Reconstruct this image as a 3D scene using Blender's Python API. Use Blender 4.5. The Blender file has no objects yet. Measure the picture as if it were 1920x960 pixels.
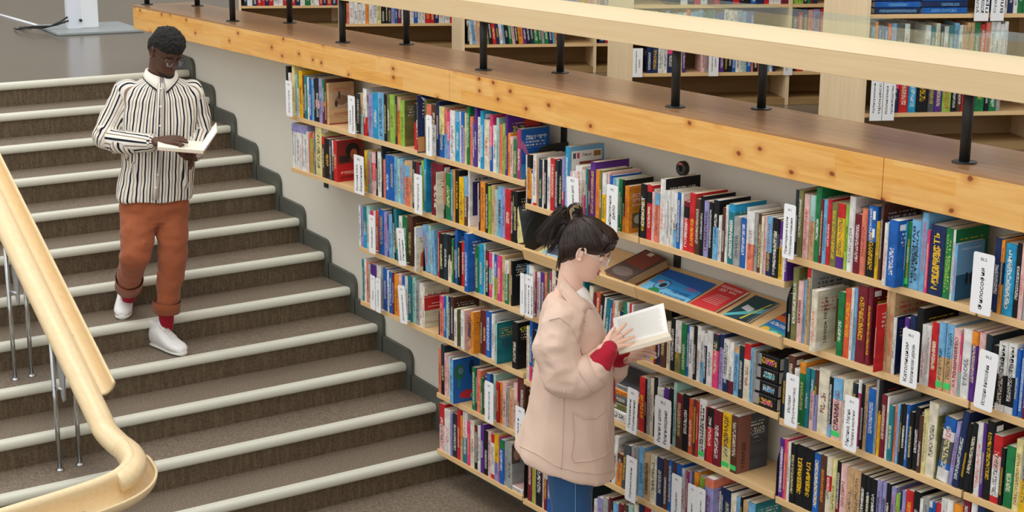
import bpy, bmesh, math, random
from mathutils import Vector, Matrix, noise
random.seed(7)
SC = bpy.context.scene
COL = SC.collection

# ------------------------------------------------------------------ camera
CAMLOC = Vector((10.5885, -4.4388, 1.2611))
YAW, PITCH, ROLL, FPX = -0.9644, 0.2425, 0.0061, 2993.8
_F = Vector((math.sin(YAW)*math.cos(PITCH), math.cos(YAW)*math.cos(PITCH), -math.sin(PITCH)))
_R0 = Vector((math.cos(YAW), -math.sin(YAW), 0)); _U0 = _R0.cross(_F)
CR = _R0*math.cos(ROLL) + _U0*math.sin(ROLL)
CU = _U0*math.cos(ROLL) - _R0*math.sin(ROLL)
cd = bpy.data.cameras.new('camera'); cam = bpy.data.objects.new('camera', cd); COL.objects.link(cam)
cd.sensor_width = 36; cd.lens = FPX/1920*36; cd.clip_end = 200; cd.clip_start = .05
cam.matrix_world = Matrix(((CR.x, CU.x, -_F.x, CAMLOC.x), (CR.y, CU.y, -_F.y, CAMLOC.y), (CR.z, CU.z, -_F.z, CAMLOC.z), (0, 0, 0, 1)))
SC.camera = cam

# ------------------------------------------------------------------ world, lamps, exposure
w = bpy.data.worlds.new('hall_daylight'); SC.world = w; w.use_nodes = True
bg = w.node_tree.nodes['Background']; bg.inputs[0].default_value = (.985, .99, .98, 1); bg.inputs[1].default_value = .95
def area(name, loc, aim, size, power, col=(1, .97, .92)):
    l = bpy.data.lights.new(name, 'AREA'); l.shape = 'RECTANGLE'; l.size, l.size_y = size; l.energy = power; l.color = col
    o = bpy.data.objects.new(name, l); COL.objects.link(o); o.location = loc
    o.rotation_euler = (Vector(aim)-Vector(loc)).to_track_quat('-Z', 'Y').to_euler(); return o
area('ceiling_light_panel', (4.5, -2.6, 4.6), (4.6, -1.0, -1), (6, 2.4), 140)
area('ceiling_light_panel', (-1.5, -2.5, 4.6), (-.5, -2.0, 0), (4, 3), 60)
area('ceiling_light_panel', (3.0, 4.0, 4.4), (3, 2.5, 0), (6, 2), 90)
SC.view_settings.view_transform = 'Standard'; SC.view_settings.look = 'None'
SC.view_settings.exposure = 0.1; SC.view_settings.gamma = 1; SC.view_settings.use_curve_mapping = False

# ------------------------------------------------------------------ helpers
def lin(c):
    if isinstance(c, str):
        c = c.lstrip('#'); c = [int(c[i:i+2], 16)/255 for i in (0, 2, 4)]
    return tuple((x/12.92 if x <= .04045 else ((x+.055)/1.055)**2.4) for x in c)
def nmat(name, rough=.6, spec=.5, metal=0.):
    m = bpy.data.materials.new(name); m.use_nodes = True
    b = m.node_tree.nodes['Principled BSDF']; b.inputs['Roughness'].default_value = rough; b.inputs['Metallic'].default_value = metal
    b.inputs['Specular IOR Level'].default_value = spec
    return m, m.node_tree, b
def N(nt, t, **kw):
    n = nt.nodes.new(t)
    for k, v in kw.items():
        if k.startswith('i_'):
            kk = k[2:]; n.inputs[int(kk) if kk.isdigit() else kk.replace('_', ' ')].default_value = v
        else: setattr(n, k, v)
    return n
def ramp(nt, fac, stops, interp='LINEAR'):
    r = N(nt, 'ShaderNodeValToRGB'); r.color_ramp.interpolation = interp
    el = r.color_ramp.elements
    while len(el) < len(stops): el.new(.5)
    for e, (p, c) in zip(el, stops): e.position = p; e.color = (*c, 1)
    nt.links.new(fac, r.inputs[0]); return r.outputs[0]
def mixc(nt, fac, a, b, mode='MIX'):
    m = N(nt, 'ShaderNodeMix', data_type='RGBA', blend_type=mode)
    for s, v in ((0, fac), (6, a), (7, b)):
        if hasattr(v, 'links') or isinstance(v, bpy.types.NodeSocket): nt.links.new(v, m.inputs[s])
        else: m.inputs[s].default_value = v if s == 0 else (*v, 1)[:4]
    return m.outputs[2]
def math_(nt, op, a, b=0., c=None):
    m = N(nt, 'ShaderNodeMath', operation=op)
    for i, v in enumerate([a, b] + ([c] if c is not None else [])):
        if isinstance(v, bpy.types.NodeSocket): nt.links.new(v, m.inputs[i])
        else: m.inputs[i].default_value = v
    return m.outputs[0]
def coords(nt, scale=(1, 1, 1), kind='Object'):
    t = N(nt, 'ShaderNodeTexCoord'); mp = N(nt, 'ShaderNodeMapping'); mp.inputs['Scale'].default_value = scale
    nt.links.new(t.outputs[kind], mp.inputs[0]); return mp.outputs[0]
def noi(nt, vec, scale, detail=3, rough=.5, dist=0.):
    n = N(nt, 'ShaderNodeTexNoise'); n.inputs['Scale'].default_value = scale; n.inputs['Detail'].default_value = detail
    n.inputs['Roughness'].default_value = rough; n.inputs['Distortion'].default_value = dist
    nt.links.new(vec, n.inputs['Vector']); return n.outputs[0]
def bump(nt, b, h, strength=.3, dist=.01):
    n = N(nt, 'ShaderNodeBump'); n.inputs['Strength'].default_value = strength; n.inputs['Distance'].default_value = dist
    nt.links.new(h, n.inputs['Height']); nt.links.new(n.outputs[0], b.inputs['Normal'])
def plain(name, col, rough=.6, metal=0., spec=.5, var=.06, scale=8, bmp=0):
    m, nt, b = nmat(name, rough, spec, metal); c = lin(col)
    v = coords(nt); f = noi(nt, v, scale, 4)
    o = mixc(nt, f, tuple(x*(1-var) for x in c), tuple(min(1, x*(1+var)) for x in c)); nt.links.new(o, b.inputs['Base Color'])
    if bmp: bump(nt, b, noi(nt, v, scale*20, 3), bmp, .002)
    return m
def wood(name, c1, c2, axis='x', rough=.45, stretch=12, scale=3.0, spec=.4):
    m, nt, b = nmat(name, rough, spec)
    s = [stretch]*3; s['xyz'.index(axis)] = 1
    v = coords(nt, tuple(s)); f = noi(nt, v, scale, 6, .6, .4); g = noi(nt, v, scale*6, 3)
    k = math_(nt, 'ADD', math_(nt, 'MULTIPLY', f, .8), math_(nt, 'MULTIPLY', g, .25))
    o = ramp(nt, k, [(.3, lin(c1)), (.7, lin(c2))]); nt.links.new(o, b.inputs['Base Color']); return m

M = {}
M['plaster'] = plain('painted_plaster', '#dad6ca', .85, var=.03, scale=2, bmp=.05)
M['shelf'] = wood('beech_laminate', '#dcb27a', '#e9c896', 'x', .4)
M['shelf_y'] = wood('beech_laminate_cross', '#d9ae76', '#e6c492', 'y', .4)
M['birch'] = wood('pale_birch', '#e2c79e', '#eed9b5', 'z', .4, 10, 3)
M['birch_x'] = wood('pale_birch_rail', '#d6b98c', '#dfc59b', 'x', .42, 30, 2.5)
M['rail'] = wood('steamed_beech', '#e8cb9a', '#f0dab0', 'x', .28, 14, 4, .5)
M['case_back'] = wood('dark_plywood_back', '#8d7048', '#a5875a', 'x', .6)
M['black'] = plain('black_powder_coat', '#1d1f1e', .45, var=.1)
M['chrome'] = plain('chromed_steel', '#c9ccce', .18, 1.0, var=.02)
M['greyplate'] = plain('grey_lacquered_steel', '#a7a8aa', .4, .3)
M['nosing'] = plain('cream_rubber_nosing', '#dcdccd', .5, var=.05, scale=5)
M['skirting'] = plain('grey_green_skirting', '#55574f', .5, var=.12, scale=9, bmp=.05)
M['pine_reflect'] = wood('brown_pine_painted_reflection', '#97704e', '#b48a63', 'x', .22, 16, 2.2, .6)  # beam top: the brown stands in for dark reflection on the wood
M['white'] = plain('white_enamel', '#e9edf2', .35, var=.01)
M['kgrey'] = plain('grey_base_enamel', '#98a0a2', .4, var=.03)
M['page'] = plain('paper_pages', '#efe6d2', .9, var=.04, scale=60)
M['pagew'] = plain('white_paper', '#f7f6f2', .8, var=.02, scale=30)
M['tag'] = plain('white_card', '#f2f3f5', .6, var=.01)
M['inkblack'] = plain('black_print', '#17171a', .8)
M['inkgrey'] = plain('grey_print', '#6b6d74', .8)
def inkmat(c, _c={}):
    if c not in _c: _c[c] = plain('print_'+c.strip('#'), c, .6, var=.01)
    return _c[c]
def speckle(name, c1, c2, c3, rough, sc=220, streak=None):
    m, nt, b = nmat(name, rough, .5)
    v = coords(nt); a = noi(nt, v, sc, 2, .7); big = noi(nt, v, 1.7, 4)
    vo = N(nt, 'ShaderNodeTexVoronoi'); vo.inputs['Scale'].default_value = sc*.9; nt.links.new(v, vo.inputs['Vector'])
    o = ramp(nt, a, [(.38, lin(c1)), (.62, lin(c2))])
    f = ramp(nt, vo.outputs[0], [(.12, (1, 1, 1)), (.22, (0, 0, 0))])
    o = mixc(nt, math_(nt, 'MULTIPLY', f, .35), o, lin(c3))
    o = mixc(nt, math_(nt, 'MULTIPLY', big, .35), o, tuple(x*.72 for x in lin(c1)))
    nt.links.new(o, b.inputs['Base Color'])
    if streak:
        s = noi(nt, coords(nt, streak), 1, 3); o2 = mixc(nt, ramp(nt, s, [(.45, (0, 0, 0)), (.7, (1, 1, 1))]), o, lin(c3)); 
        mm = mixc(nt, .25, o, o2); nt.links.new(mm, b.inputs['Base Color'])
    return m
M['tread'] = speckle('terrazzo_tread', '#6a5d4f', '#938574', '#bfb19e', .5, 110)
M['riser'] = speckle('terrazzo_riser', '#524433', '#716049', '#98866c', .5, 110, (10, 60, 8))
M['floor'] = speckle('polished_stone_floor', '#62594e', '#776d61', '#8d8275', .2, 90)

def pine():
    m, nt, b = nmat('knotty_pine', .38, .4)
    v = coords(nt, (1.2, 10, 14)); f = noi(nt, v, 2.2, 6, .6, 1.0)
    base = ramp(nt, f, [(.25, lin('#d4903f')), (.5, lin('#e6a852')), (.8, lin('#efbd70'))])
    lam = N(nt, 'ShaderNodeTexBrick'); lam.inputs['Scale'].default_value = 1; lam.inputs['Mortar Size'].default_value = 0.0
    lam.inputs['Brick Width'].default_value = .55; lam.inputs['Row Height'].default_value = .062
    lam.inputs['Color1'].default_value = (.0, .0, .0, 1); lam.inputs['Color2'].default_value = (1, 1, 1, 1)
    cx = N(nt, 'ShaderNodeCombineXYZ'); sp = N(nt, 'ShaderNodeSeparateXYZ'); t = N(nt, 'ShaderNodeTexCoord')
    nt.links.new(t.outputs['Object'], sp.inputs[0]); nt.links.new(sp.outputs[0], cx.inputs[0]); nt.links.new(sp.outputs[2], cx.inputs[1]); nt.links.new(cx.outputs[0], lam.inputs['Vector'])
    base = mixc(nt, math_(nt, 'MULTIPLY', lam.outputs[0], .3), base, lin('#f6d596'))
    vc = N(nt, 'ShaderNodeCombineXYZ'); nt.links.new(math_(nt, 'MULTIPLY', sp.outputs[0], 6.5), vc.inputs[0]); nt.links.new(math_(nt, 'MULTIPLY', sp.outputs[2], 9.), vc.inputs[1])
    vo = N(nt, 'ShaderNodeTexVoronoi'); vo.voronoi_dimensions = '2D'; vo.inputs['Scale'].default_value = 1; vo.inputs['Randomness'].default_value = 1
    dn = N(nt, 'ShaderNodeVectorMath', operation='ADD'); nz = N(nt, 'ShaderNodeTexNoise'); nz.inputs['Scale'].default_value = 3
    nt.links.new(vc.outputs[0], nz.inputs['Vector']); sc = N(nt, 'ShaderNodeVectorMath', operation='SCALE'); sc.inputs['Scale'].default_value = .10
    nt.links.new(nz.outputs['Color'], sc.inputs[0]); nt.links.new(vc.outputs[0], dn.inputs[0]); nt.links.new(sc.outputs[0], dn.inputs[1]); nt.links.new(dn.outputs[0], vo.inputs['Vector'])
    rnd = N(nt, 'ShaderNodeSeparateColor'); nt.links.new(vo.outputs['Color'], rnd.inputs[0])
    has = math_(nt, 'GREATER_THAN', rnd.outputs[0], .42)
    halo = math_(nt, 'MULTIPLY', ramp(nt, vo.outputs[0], [(.05, (1, 1, 1)), (.30, (0, 0, 0))]), has)
    core = math_(nt, 'MULTIPLY', ramp(nt, vo.outputs[0], [(.055, (1, 1, 1)), (.10, (0, 0, 0))]), has)
    base = mixc(nt, math_(nt, 'MULTIPLY', halo, .75), base, lin('#cc8038'))
    base = mixc(nt, core, base, lin('#8a4a22'))
    nt.links.new(base, b.inputs['Base Color']); return m
M['pine'] = pine()
def glass():
    m = bpy.data.materials.new('clear_glass'); m.use_nodes = True; nt = m.node_tree; nt.nodes.clear()
    o = N(nt, 'ShaderNodeOutputMaterial'); t = N(nt, 'ShaderNodeBsdfTransparent'); t.inputs[0].default_value = (.90, .96, .94, 1)
    g = N(nt, 'ShaderNodeBsdfGlossy'); g.inputs['Roughness'].default_value = .02; g.inputs[0].default_value = (.95, 1, .98, 1)
    lw = N(nt, 'ShaderNodeLayerWeight'); lw.inputs[0].default_value = .5; mx = N(nt, 'ShaderNodeMixShader')
    nt.links.new(math_(nt, 'MULTIPLY_ADD', math_(nt, 'POWER', lw.outputs['Facing'], 3.), .5, .10), mx.inputs[0]); nt.links.new(t.outputs[0], mx.inputs[1]); nt.links.new(g.outputs[0], mx.inputs[2]); nt.links.new(mx.outputs[0], o.inputs[0])
    return m
M['glass'] = glass()

def link(o, parent=None):
    COL.objects.link(o)
    if parent is not None:
        o.parent = parent
    return o
def mesh_obj(name, me, mat=None, parent=None, loc=None):
    o = bpy.data.objects.new(name, me)
    if mat is not None: me.materials.append(mat)
    if loc is not None: o.location = loc
    return link(o, parent)
def finish(bm, name, mat, parent=None, smooth=False, loc=None, rot=None):
    me = bpy.data.meshes.new(name); bmesh.ops.recalc_face_normals(bm, faces=bm.faces); bm.to_mesh(me); bm.free()
    if smooth:
        for p in me.polygons: p.use_smooth = True
    o = mesh_obj(name, me, mat, parent, loc)
    if rot is not None: o.rotation_euler = rot
    return o
def box(bm, x0, x1, y0, y1, z0, z1, bev=0):
    vs = [bm.verts.new((x, y, z)) for x in (x0, x1) for y in (y0, y1) for z in (z0, z1)]
    fs = [bm.faces.new([vs[i] for i in f]) for f in ((0, 1, 3, 2), (4, 6, 7, 5), (0, 4, 5, 1), (2, 3, 7, 6), (0, 2, 6, 4), (1, 5, 7, 3))]
    if bev:
        es = {e for f in fs for e in f.edges}; bmesh.ops.bevel(bm, geom=list(es), offset=bev, segments=2, affect='EDGES', profile=.6)
def boxo(name, x0, x1, y0, y1, z0, z1, mat, parent=None, bev=0, origin=None):
    bm = bmesh.new(); ox, oy, oz = origin or (0, 0, 0)
    box(bm, x0-ox, x1-ox, y0-oy, y1-oy, z0-oz, z1-oz, bev); return finish(bm, name, mat, parent)
def prism(name, poly, d0, d1, mat, parent=None, plane='xz', bev=0, smooth=False):
    """poly in the given plane, extruded along the third axis from d0 to d1"""
    bm = bmesh.new()
    def P(a, b, d): return {'xz': (a, d, b), 'yz': (d, a, b), 'xy': (a, b, d)}[plane]
    A = [bm.verts.new(P(a, b, d0)) for a, b in poly]; B = [bm.verts.new(P(a, b, d1)) for a, b in poly]
    bm.faces.new(A); bm.faces.new(B[::-1]); n = len(poly)
    for i in range(n): bm.faces.new((A[i], A[(i+1) % n], B[(i+1) % n], B[i]))
    if bev: bmesh.ops.bevel(bm, geom=[e for e in bm.edges], offset=bev, segments=2, affect='EDGES')
    return finish(bm, name, mat, parent, smooth)
def tube(bm, pts, rads, seg=12, cap=True, flat=1.0):
    pts = [Vector(p) for p in pts]; rings = []; up = None
    for i, p in enumerate(pts):
        t = (pts[min(i+1, len(pts)-1)]-pts[max(i-1, 0)]).normalized()
        if up is None:
            up = Vector((0, 0, 1)) if abs(t.z) < .9 else Vector((1, 0, 0))
        a = t.cross(up).normalized(); b = a.cross(t).normalized(); up = b
        r = rads[i] if isinstance(rads, (list, tuple)) else rads
        rings.append([bm.verts.new(p+a*math.cos(k*2*math.pi/seg)*r+b*math.sin(k*2*math.pi/seg)*r*flat) for k in range(seg)])
    for A, B in zip(rings, rings[1:]):
        for k in range(seg): bm.faces.new((A[k], A[(k+1) % seg], B[(k+1) % seg], B[k]))
    if cap: bm.faces.new(rings[0][::-1]); bm.faces.new(rings[-1])
def tubeo(name, pts, rads, mat, parent=None, seg=12, flat=1.0):
    bm = bmesh.new(); tube(bm, pts, rads, seg, True, flat); return finish(bm, name, mat, parent, True)
def tag(o, label, cat, group=None):
    o['label'] = label; o['category'] = cat
    if group: o['group'] = group
    return o
def struct(o): o['kind'] = 'structure'; return o
def thing(name, label, cat, loc=(0, 0, 0), group=None):
    o = bpy.data.objects.new(name, None); o.location = loc; o.empty_display_size = .05; COL.objects.link(o); return tag(o, label, cat, group)
def text_mesh(s, _c={}):
    if s in _c: return _c[s]
    cu = bpy.data.curves.new('lettering', 'FONT'); cu.body = s; cu.align_x = 'CENTER'; cu.align_y = 'CENTER'; cu.resolution_u = 2; cu.offset = .012
    o = bpy.data.objects.new('lettering', cu); COL.objects.link(o)
    dg = bpy.context.evaluated_depsgraph_get(); me = bpy.data.meshes.new_from_object(o.evaluated_get(dg))
    bpy.data.objects.remove(o); me.materials.clear()
    vs = [v.co for v in me.vertices]
    bb = (min(v.x for v in vs), max(v.x for v in vs), min(v.y for v in vs), max(v.y for v in vs)) if vs else (0, 1, 0, 1)
    _c[s] = (me, bb); return _c[s]
def lettering(s, centre, xdir, ydir, L, H, mat, parent=None, fit=False):
    """s as flat print, L long along xdir, H high along ydir, centred on centre (local to parent)"""
    me0, bb = text_mesh(s); me = me0.copy()
    bw = max(bb[1]-bb[0], 1e-3); bh = max(bb[3]-bb[2], 1e-3)
    sx = L/bw; sy = H/bh
    if not fit: sx = sy = min(sx, sy)
    x = Vector(xdir).normalized(); y = Vector(ydir).normalized(); z = x.cross(y); c = Vector(centre)
    cx = (bb[0]+bb[1])/2; cy = (bb[2]+bb[3])/2
    for v in me.vertices: v.co = c + x*(v.co.x-cx)*sx + y*(v.co.y-cy)*sy
    return mesh_obj('lettering', me, mat, parent)

# ------------------------------------------------------------------ setting: floors, stairs, wall
T, R_ = .318, .15
struct(boxo('floor_upper', -14, .27, -9, 12, -.35, -.151, M['floor']))
struct(boxo('floor_behind_parapet', .27, 14, .2, 12, -.35, -.151, M['floor']))
struct(boxo('floor_landing', 12*T-.05, 12, -9, .0, -2.1, -1.95, M['tread']))
struct(boxo('wall_left_added', -14.2, -14, -9, 12, -.35, 6.5, plain('added_hall_wall', '#bdb6aa', .8, var=.25, scale=.5)))  # unseen far wall, added to darken what the upper floor reflects
stairs = struct(bpy.data.objects.new('stairs', None)); COL.objects.link(stairs)
YS = -6.5
for n in range(1, 13):
    x, z = n*T, -n*R_
    if n > 1: boxo('tread', x-T-.04, x-.03, YS, -.022, z-.04, z, M['tread'], stairs)
    else: boxo('tread', x-.14, x-.03, YS, -.022, z-.04, z, M['floor'], stairs)
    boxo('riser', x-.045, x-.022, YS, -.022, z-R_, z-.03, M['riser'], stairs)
    prof = [(x-.055, z+.002)] + [(x-.014+.018*math.sin(a), z-.020+.024*math.cos(a)) for a in [i*math.pi/8 for i in range(0, 9)]] + [(x-.03, z-.046), (x-.055, z-.02)]
    o = prism('nosing', prof, YS, -.024, M['nosing'], stairs, smooth=False)
# stepped skirting along the wall
bm = bmesh.new()
for n in range(1, 13):
    x, z = n*T, -n*R_; xa, xb = x-T+.045, x+.052; top = z+.078; r = .06
    pl = [(xa, z-.22), (xa, top+.022)] + [(xb-r+r*math.sin(a), top-.012-r+.02+r*math.cos(a)) for a in [i*math.pi/10 for i in range(0, 6)]] + [(xb, z-.20)]
    A = [bm.verts.new((a, -.022, b)) for a, b in pl]; B = [bm.verts.new((a, -.001, b)) for a, b in pl]
    bm.faces.new(A); bm.faces.new(B[::-1])
    for i in range(len(pl)): bm.faces.new((A[i], A[(i+1) % len(pl)], B[(i+1) % len(pl)], B[i]))
box(bm, 12*T+.05, 11, -.022, -.001, -1.95, -1.872)
struct(finish(bm, 'baseboard_right', M['skirting']))
struct(boxo('wall_back', .02, 11, 0, .19, -2.1, .125, M['plaster']))

# parapet beam: four glued pine lengths butted end to end with a brown top, dark reflection put into its colour
bx = [-.055, 4.02, 6.83, 9.0, 11]
beam = struct(bpy.data.objects.new('parapet_beam', None)); COL.objects.link(beam)
for a, b in zip(bx, bx[1:]):
    boxo('beam_length', a+.0015, b-.0015, -.262, .19, .117, .268, M['pine'], beam, .002)
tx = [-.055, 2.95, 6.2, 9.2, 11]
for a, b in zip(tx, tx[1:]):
    boxo('top_board', a+.001, b-.001, -.262, .19, .268, .281, M['pine_reflect'], beam, .001)

# guard rail on the beam
rail = thing('guard_rail', 'long pale wooden guard rail with glass strip standing on black posts along the pine beam', 'railing', (0, 0, .281))
def rb(name, x0, x1, y0, y1, z0, z1, mat, bev=0): return boxo(name, x0, x1, y0, y1, z0, z1, mat, rail, bev, (0, 0, .281))
rb('rail_face', -.05, 11, -.262, -.236, .528, .612, M['birch_x'], .002)
rb('rail_top', -.05, 11, -.262, .150, .612, .616, M['birch_x'], .001)
rb('rail_underside', -.05, 11, -.236, .150, .560, .612, M['birch_x'])
rb('glass_pane', 0, 11, .135, .143, .612, .697, M['glass'])
posts = [(-.02, -.17), (.25, .085), (1.363, -.17), (1.64, .085), (2.779, -.17), (3.04, .085), (4.182, -.17), (4.46, .085), (5.60, -.165), (5.83, .1), (7.09, -.155), (7.35, .1), (8.5, -.16), (8.8, .1)]
for i, (x, y) in enumerate(posts):
    o = tubeo('post', [(x, y, 0), (x, y, .33)], .0185, M['black'], rail, 16)
    tubeo('base_flange', [(x, y, 0), (x, y, .004), (x, y, .006)], [.042, .042, .038], M['black'], o, 24)

# ------------------------------------------------------------------ wall shelves
YW, YFR = -.003, -.25
def kshelf(name, x0, x1, z, lab):
    t = thing(name, lab, 'shelf', ((x0+x1)/2, -.12, z)); o = (t.location.x, t.location.y, t.location.z)
    boxo('board', x0+.002, x1-.002, YFR, YW-.006, z-.026, z, M['shelf'], t, .0015, o)
    for xx in (x0+.02, x1-.02):
        prism('bracket', [(-.13+.13, -.028), (.125-.0, -.028), (.125, -.075), (.09, -.06)], xx-o[0]-.0015, xx-o[0]+.0015, M['black'], t, 'yz')
    return t
SH = {}
LV = ['top', 'second', 'third', 'fourth', 'fifth', 'sixth']
Lz = [-.180, -.49, -.807, -1.115, -1.43, -1.742]
joint_L = [2.265, 3.07, 3.865, 4.648]
for k, z in enumerate(Lz):
    for j in range(3):
        if j < (0, 0, 1, 1, 2, 2)[k]: continue
        side = ('left end', 'middle', 'right end')[j]
        kshelf('wall_shelf', joint_L[j], joint_L[j+1], z, f'beech board, {side} bay of the left shelving, {LV[k]} level from the beam')
for k, z in ((0, -.282), (2, -.812), (3, -1.14), (4, -1.443), (5, -1.752)):
    for j, (a, b) in enumerate(((4.652, 5.487), (5.492, 6.365))):
        side = ('left', 'right')[j]
        kshelf('wall_shelf', a, b, z, f'beech board, {side} half of the centre shelving, ' + {0: 'highest, above the sloping display tray', 2: 'first below the sloping display tray', 3: 'second below the sloping display tray', 4: 'third below the sloping display tray', 5: 'lowest, near the floor'}[k])
for k, z in enumerate((-.175, -.502, -.826, -1.151, -1.46)):
    for j, (a, b) in enumerate(((6.37, 7.262), (7.268, 8.15))):
        side = ('left', 'right')[j]
        kshelf('wall_shelf', a, b, z, f'beech board, {side} half of the right shelving, {LV[k]} level from the beam')
for i, x in enumerate((2.238, 3.07, 3.865, 4.62, 5.459, 6.36, 7.26)):
    z0 = (-.645, -1.25, -1.85, -1.85, -1.85, -1.85, -1.85)[i]
    tag(boxo('wall_upright', x-.018, x+.018, -.012, 0, z0, (.11, .11, .11, .11, -.30, .11, .11)[i], M['black']), ['short black steel upright carrying the far left shelf ends', 'black steel upright behind the left shelving, left joint', 'black steel upright behind the left shelving, right joint', 'black steel upright between left and centre shelving', 'black steel upright in the middle of the centre shelving', 'black steel upright between centre and right shelving', 'black steel upright in the middle of the right shelving'][i], 'bracket')
# sloping display tray
for j, (a, b) in enumerate(((4.652, 5.489), (5.492, 6.368))):
    t = thing('display_tray', ('sloping beech display tray, left half, beside the woman\'s head', 'sloping beech display tray, right half, with a red book on it')[j], 'shelf', ((a+b)/2, -.14, -.5))
    ox, oy, oz = t.location
    prism('board', [(-.232-oy, -.528-oz), (-.01-oy, -.452-oz), (-.015-oy, -.468-oz), (-.236-oy, -.543-oz)], a-ox, b-ox, M['shelf'], t, 'yz')
    prism('lip', [(-.268-oy, -.497-oz), (-.252-oy, -.492-oz), (-.232-oy, -.543-oz), (-.250-oy, -.552-oz)], a-ox, b-ox, M['shelf'], t, 'yz', .001)
    prism('end_support', [(-.235-oy, -.545-oz), (-.015-oy, -.47-oz), (-.015-oy, -.52-oz), (-.20-oy, -.553-oz)], b-ox-.004, b-ox-.001, M['shelf_y'], t, 'yz')
# black side panels with a rounded front corner
def bookend(x, z, h, d, lab, y0=-.245, t=.003):
    r = min(d, h)*.62; ys = y0
    pl = [(y0+d, z), (ys, z)] + [(ys+r-r*math.cos(a), z+h-r+r*math.sin(a)) for a in [i*math.pi/16 for i in range(9)]] + [(y0+d, z+h)]
    o = prism('bookend', pl, x-t/2, x+t/2, M['black'], None, 'yz'); return tag(o, lab, 'bookend')
bookend(4.650, -.282, .265, .242, 'tall black curved side panel at the left end of the centre top shelf')
bookend(4.650, -.53, .21, .235, 'black curved side panel at the left end of the sloping display tray')
bookend(5.481, -.281, .20, .16, 'black curved bookend in the middle of the centre top shelf, by the red book')
bookend(6.377, -.501, .24, .17, 'black curved bookend at the left end of the right second shelf')
bookend(6.3705, -.825, .24, .17, 'black curved bookend at the left end of the right third shelf')
bookend(3.8845, -1.114, .20, .15, 'black curved bookend before the pink spine on the left fourth level')
bookend(7.292, -.825, .25, .17, 'black curved bookend at the joint of the right third shelf')
bookend(4.656, -1.752, .27, .2, 'black bookend at the left end of the lowest centre shelf')
bookend(3.735, -.806, .17, .15, 'black curved bookend in the middle of the left third level')
bookend(6.367, -1.150, .24, .17, 'black bookend at the left end of the right fourth shelf')
# ------------------------------------------------------------------ books
PAL = {'K': '#1b1b1e', 'W': '#e9e8e4', 'w': '#e8dfc6', 'G': '#a3a4a1', 'g': '#54565b', 'R': '#cf2a2e', 'r': '#7a2330', 'O': '#ee9430', 'o': '#d85a36',
       'Y': '#edbd1e', 'y': '#e8dc98', 'N': '#20305a', 'B': '#2264b8', 'b': '#79b4dc', 'C': '#2a9fd0', 'T': '#23808a', 't': '#a9d2c9', 'E': '#237d47',
       'e': '#97c049', 'V': '#5c3088', 'v': '#9c98cc', 'P': '#e4487f', 'p': '#ecc0bb', 'M': '#b23a6c', 'n': '#5d3a2c', 'f': '#d3ad7f', 's': '#ea8467',
       'k': '#25333c', 'l': '#7b7a48'}
CN = {'K': 'black', 'W': 'white', 'w': 'cream', 'G': 'grey', 'g': 'dark grey', 'R': 'red', 'r': 'maroon', 'O': 'orange', 'o': 'rust', 'Y': 'yellow', 'y': 'pale yellow',
      'N': 'navy', 'B': 'blue', 'b': 'light blue', 'C': 'bright blue', 'T': 'teal', 't': 'pale green', 'E': 'green', 'e': 'lime', 'V': 'violet', 'v': 'lavender',
      'P': 'pink', 'p': 'pale pink', 'M': 'magenta', 'n': 'brown', 'f': 'tan', 's': 'salmon', 'k': 'charcoal', 'l': 'olive'}
LINP = {k: lin(v) for k, v in PAL.items()}
import re
def bands(spec):
    t = re.findall(r'([A-Za-z])(\d*)', spec); out = []; last = 0.
    for i, (c, n) in enumerate(t):
        e = float(n)/100 if n else 1.
        out.append((c, last, e)); last = e
    if out[-1][2] < 1: out[-1] = (out[-1][0], out[-1][1], 1.)
    return out                                  # fractions from the top
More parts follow.
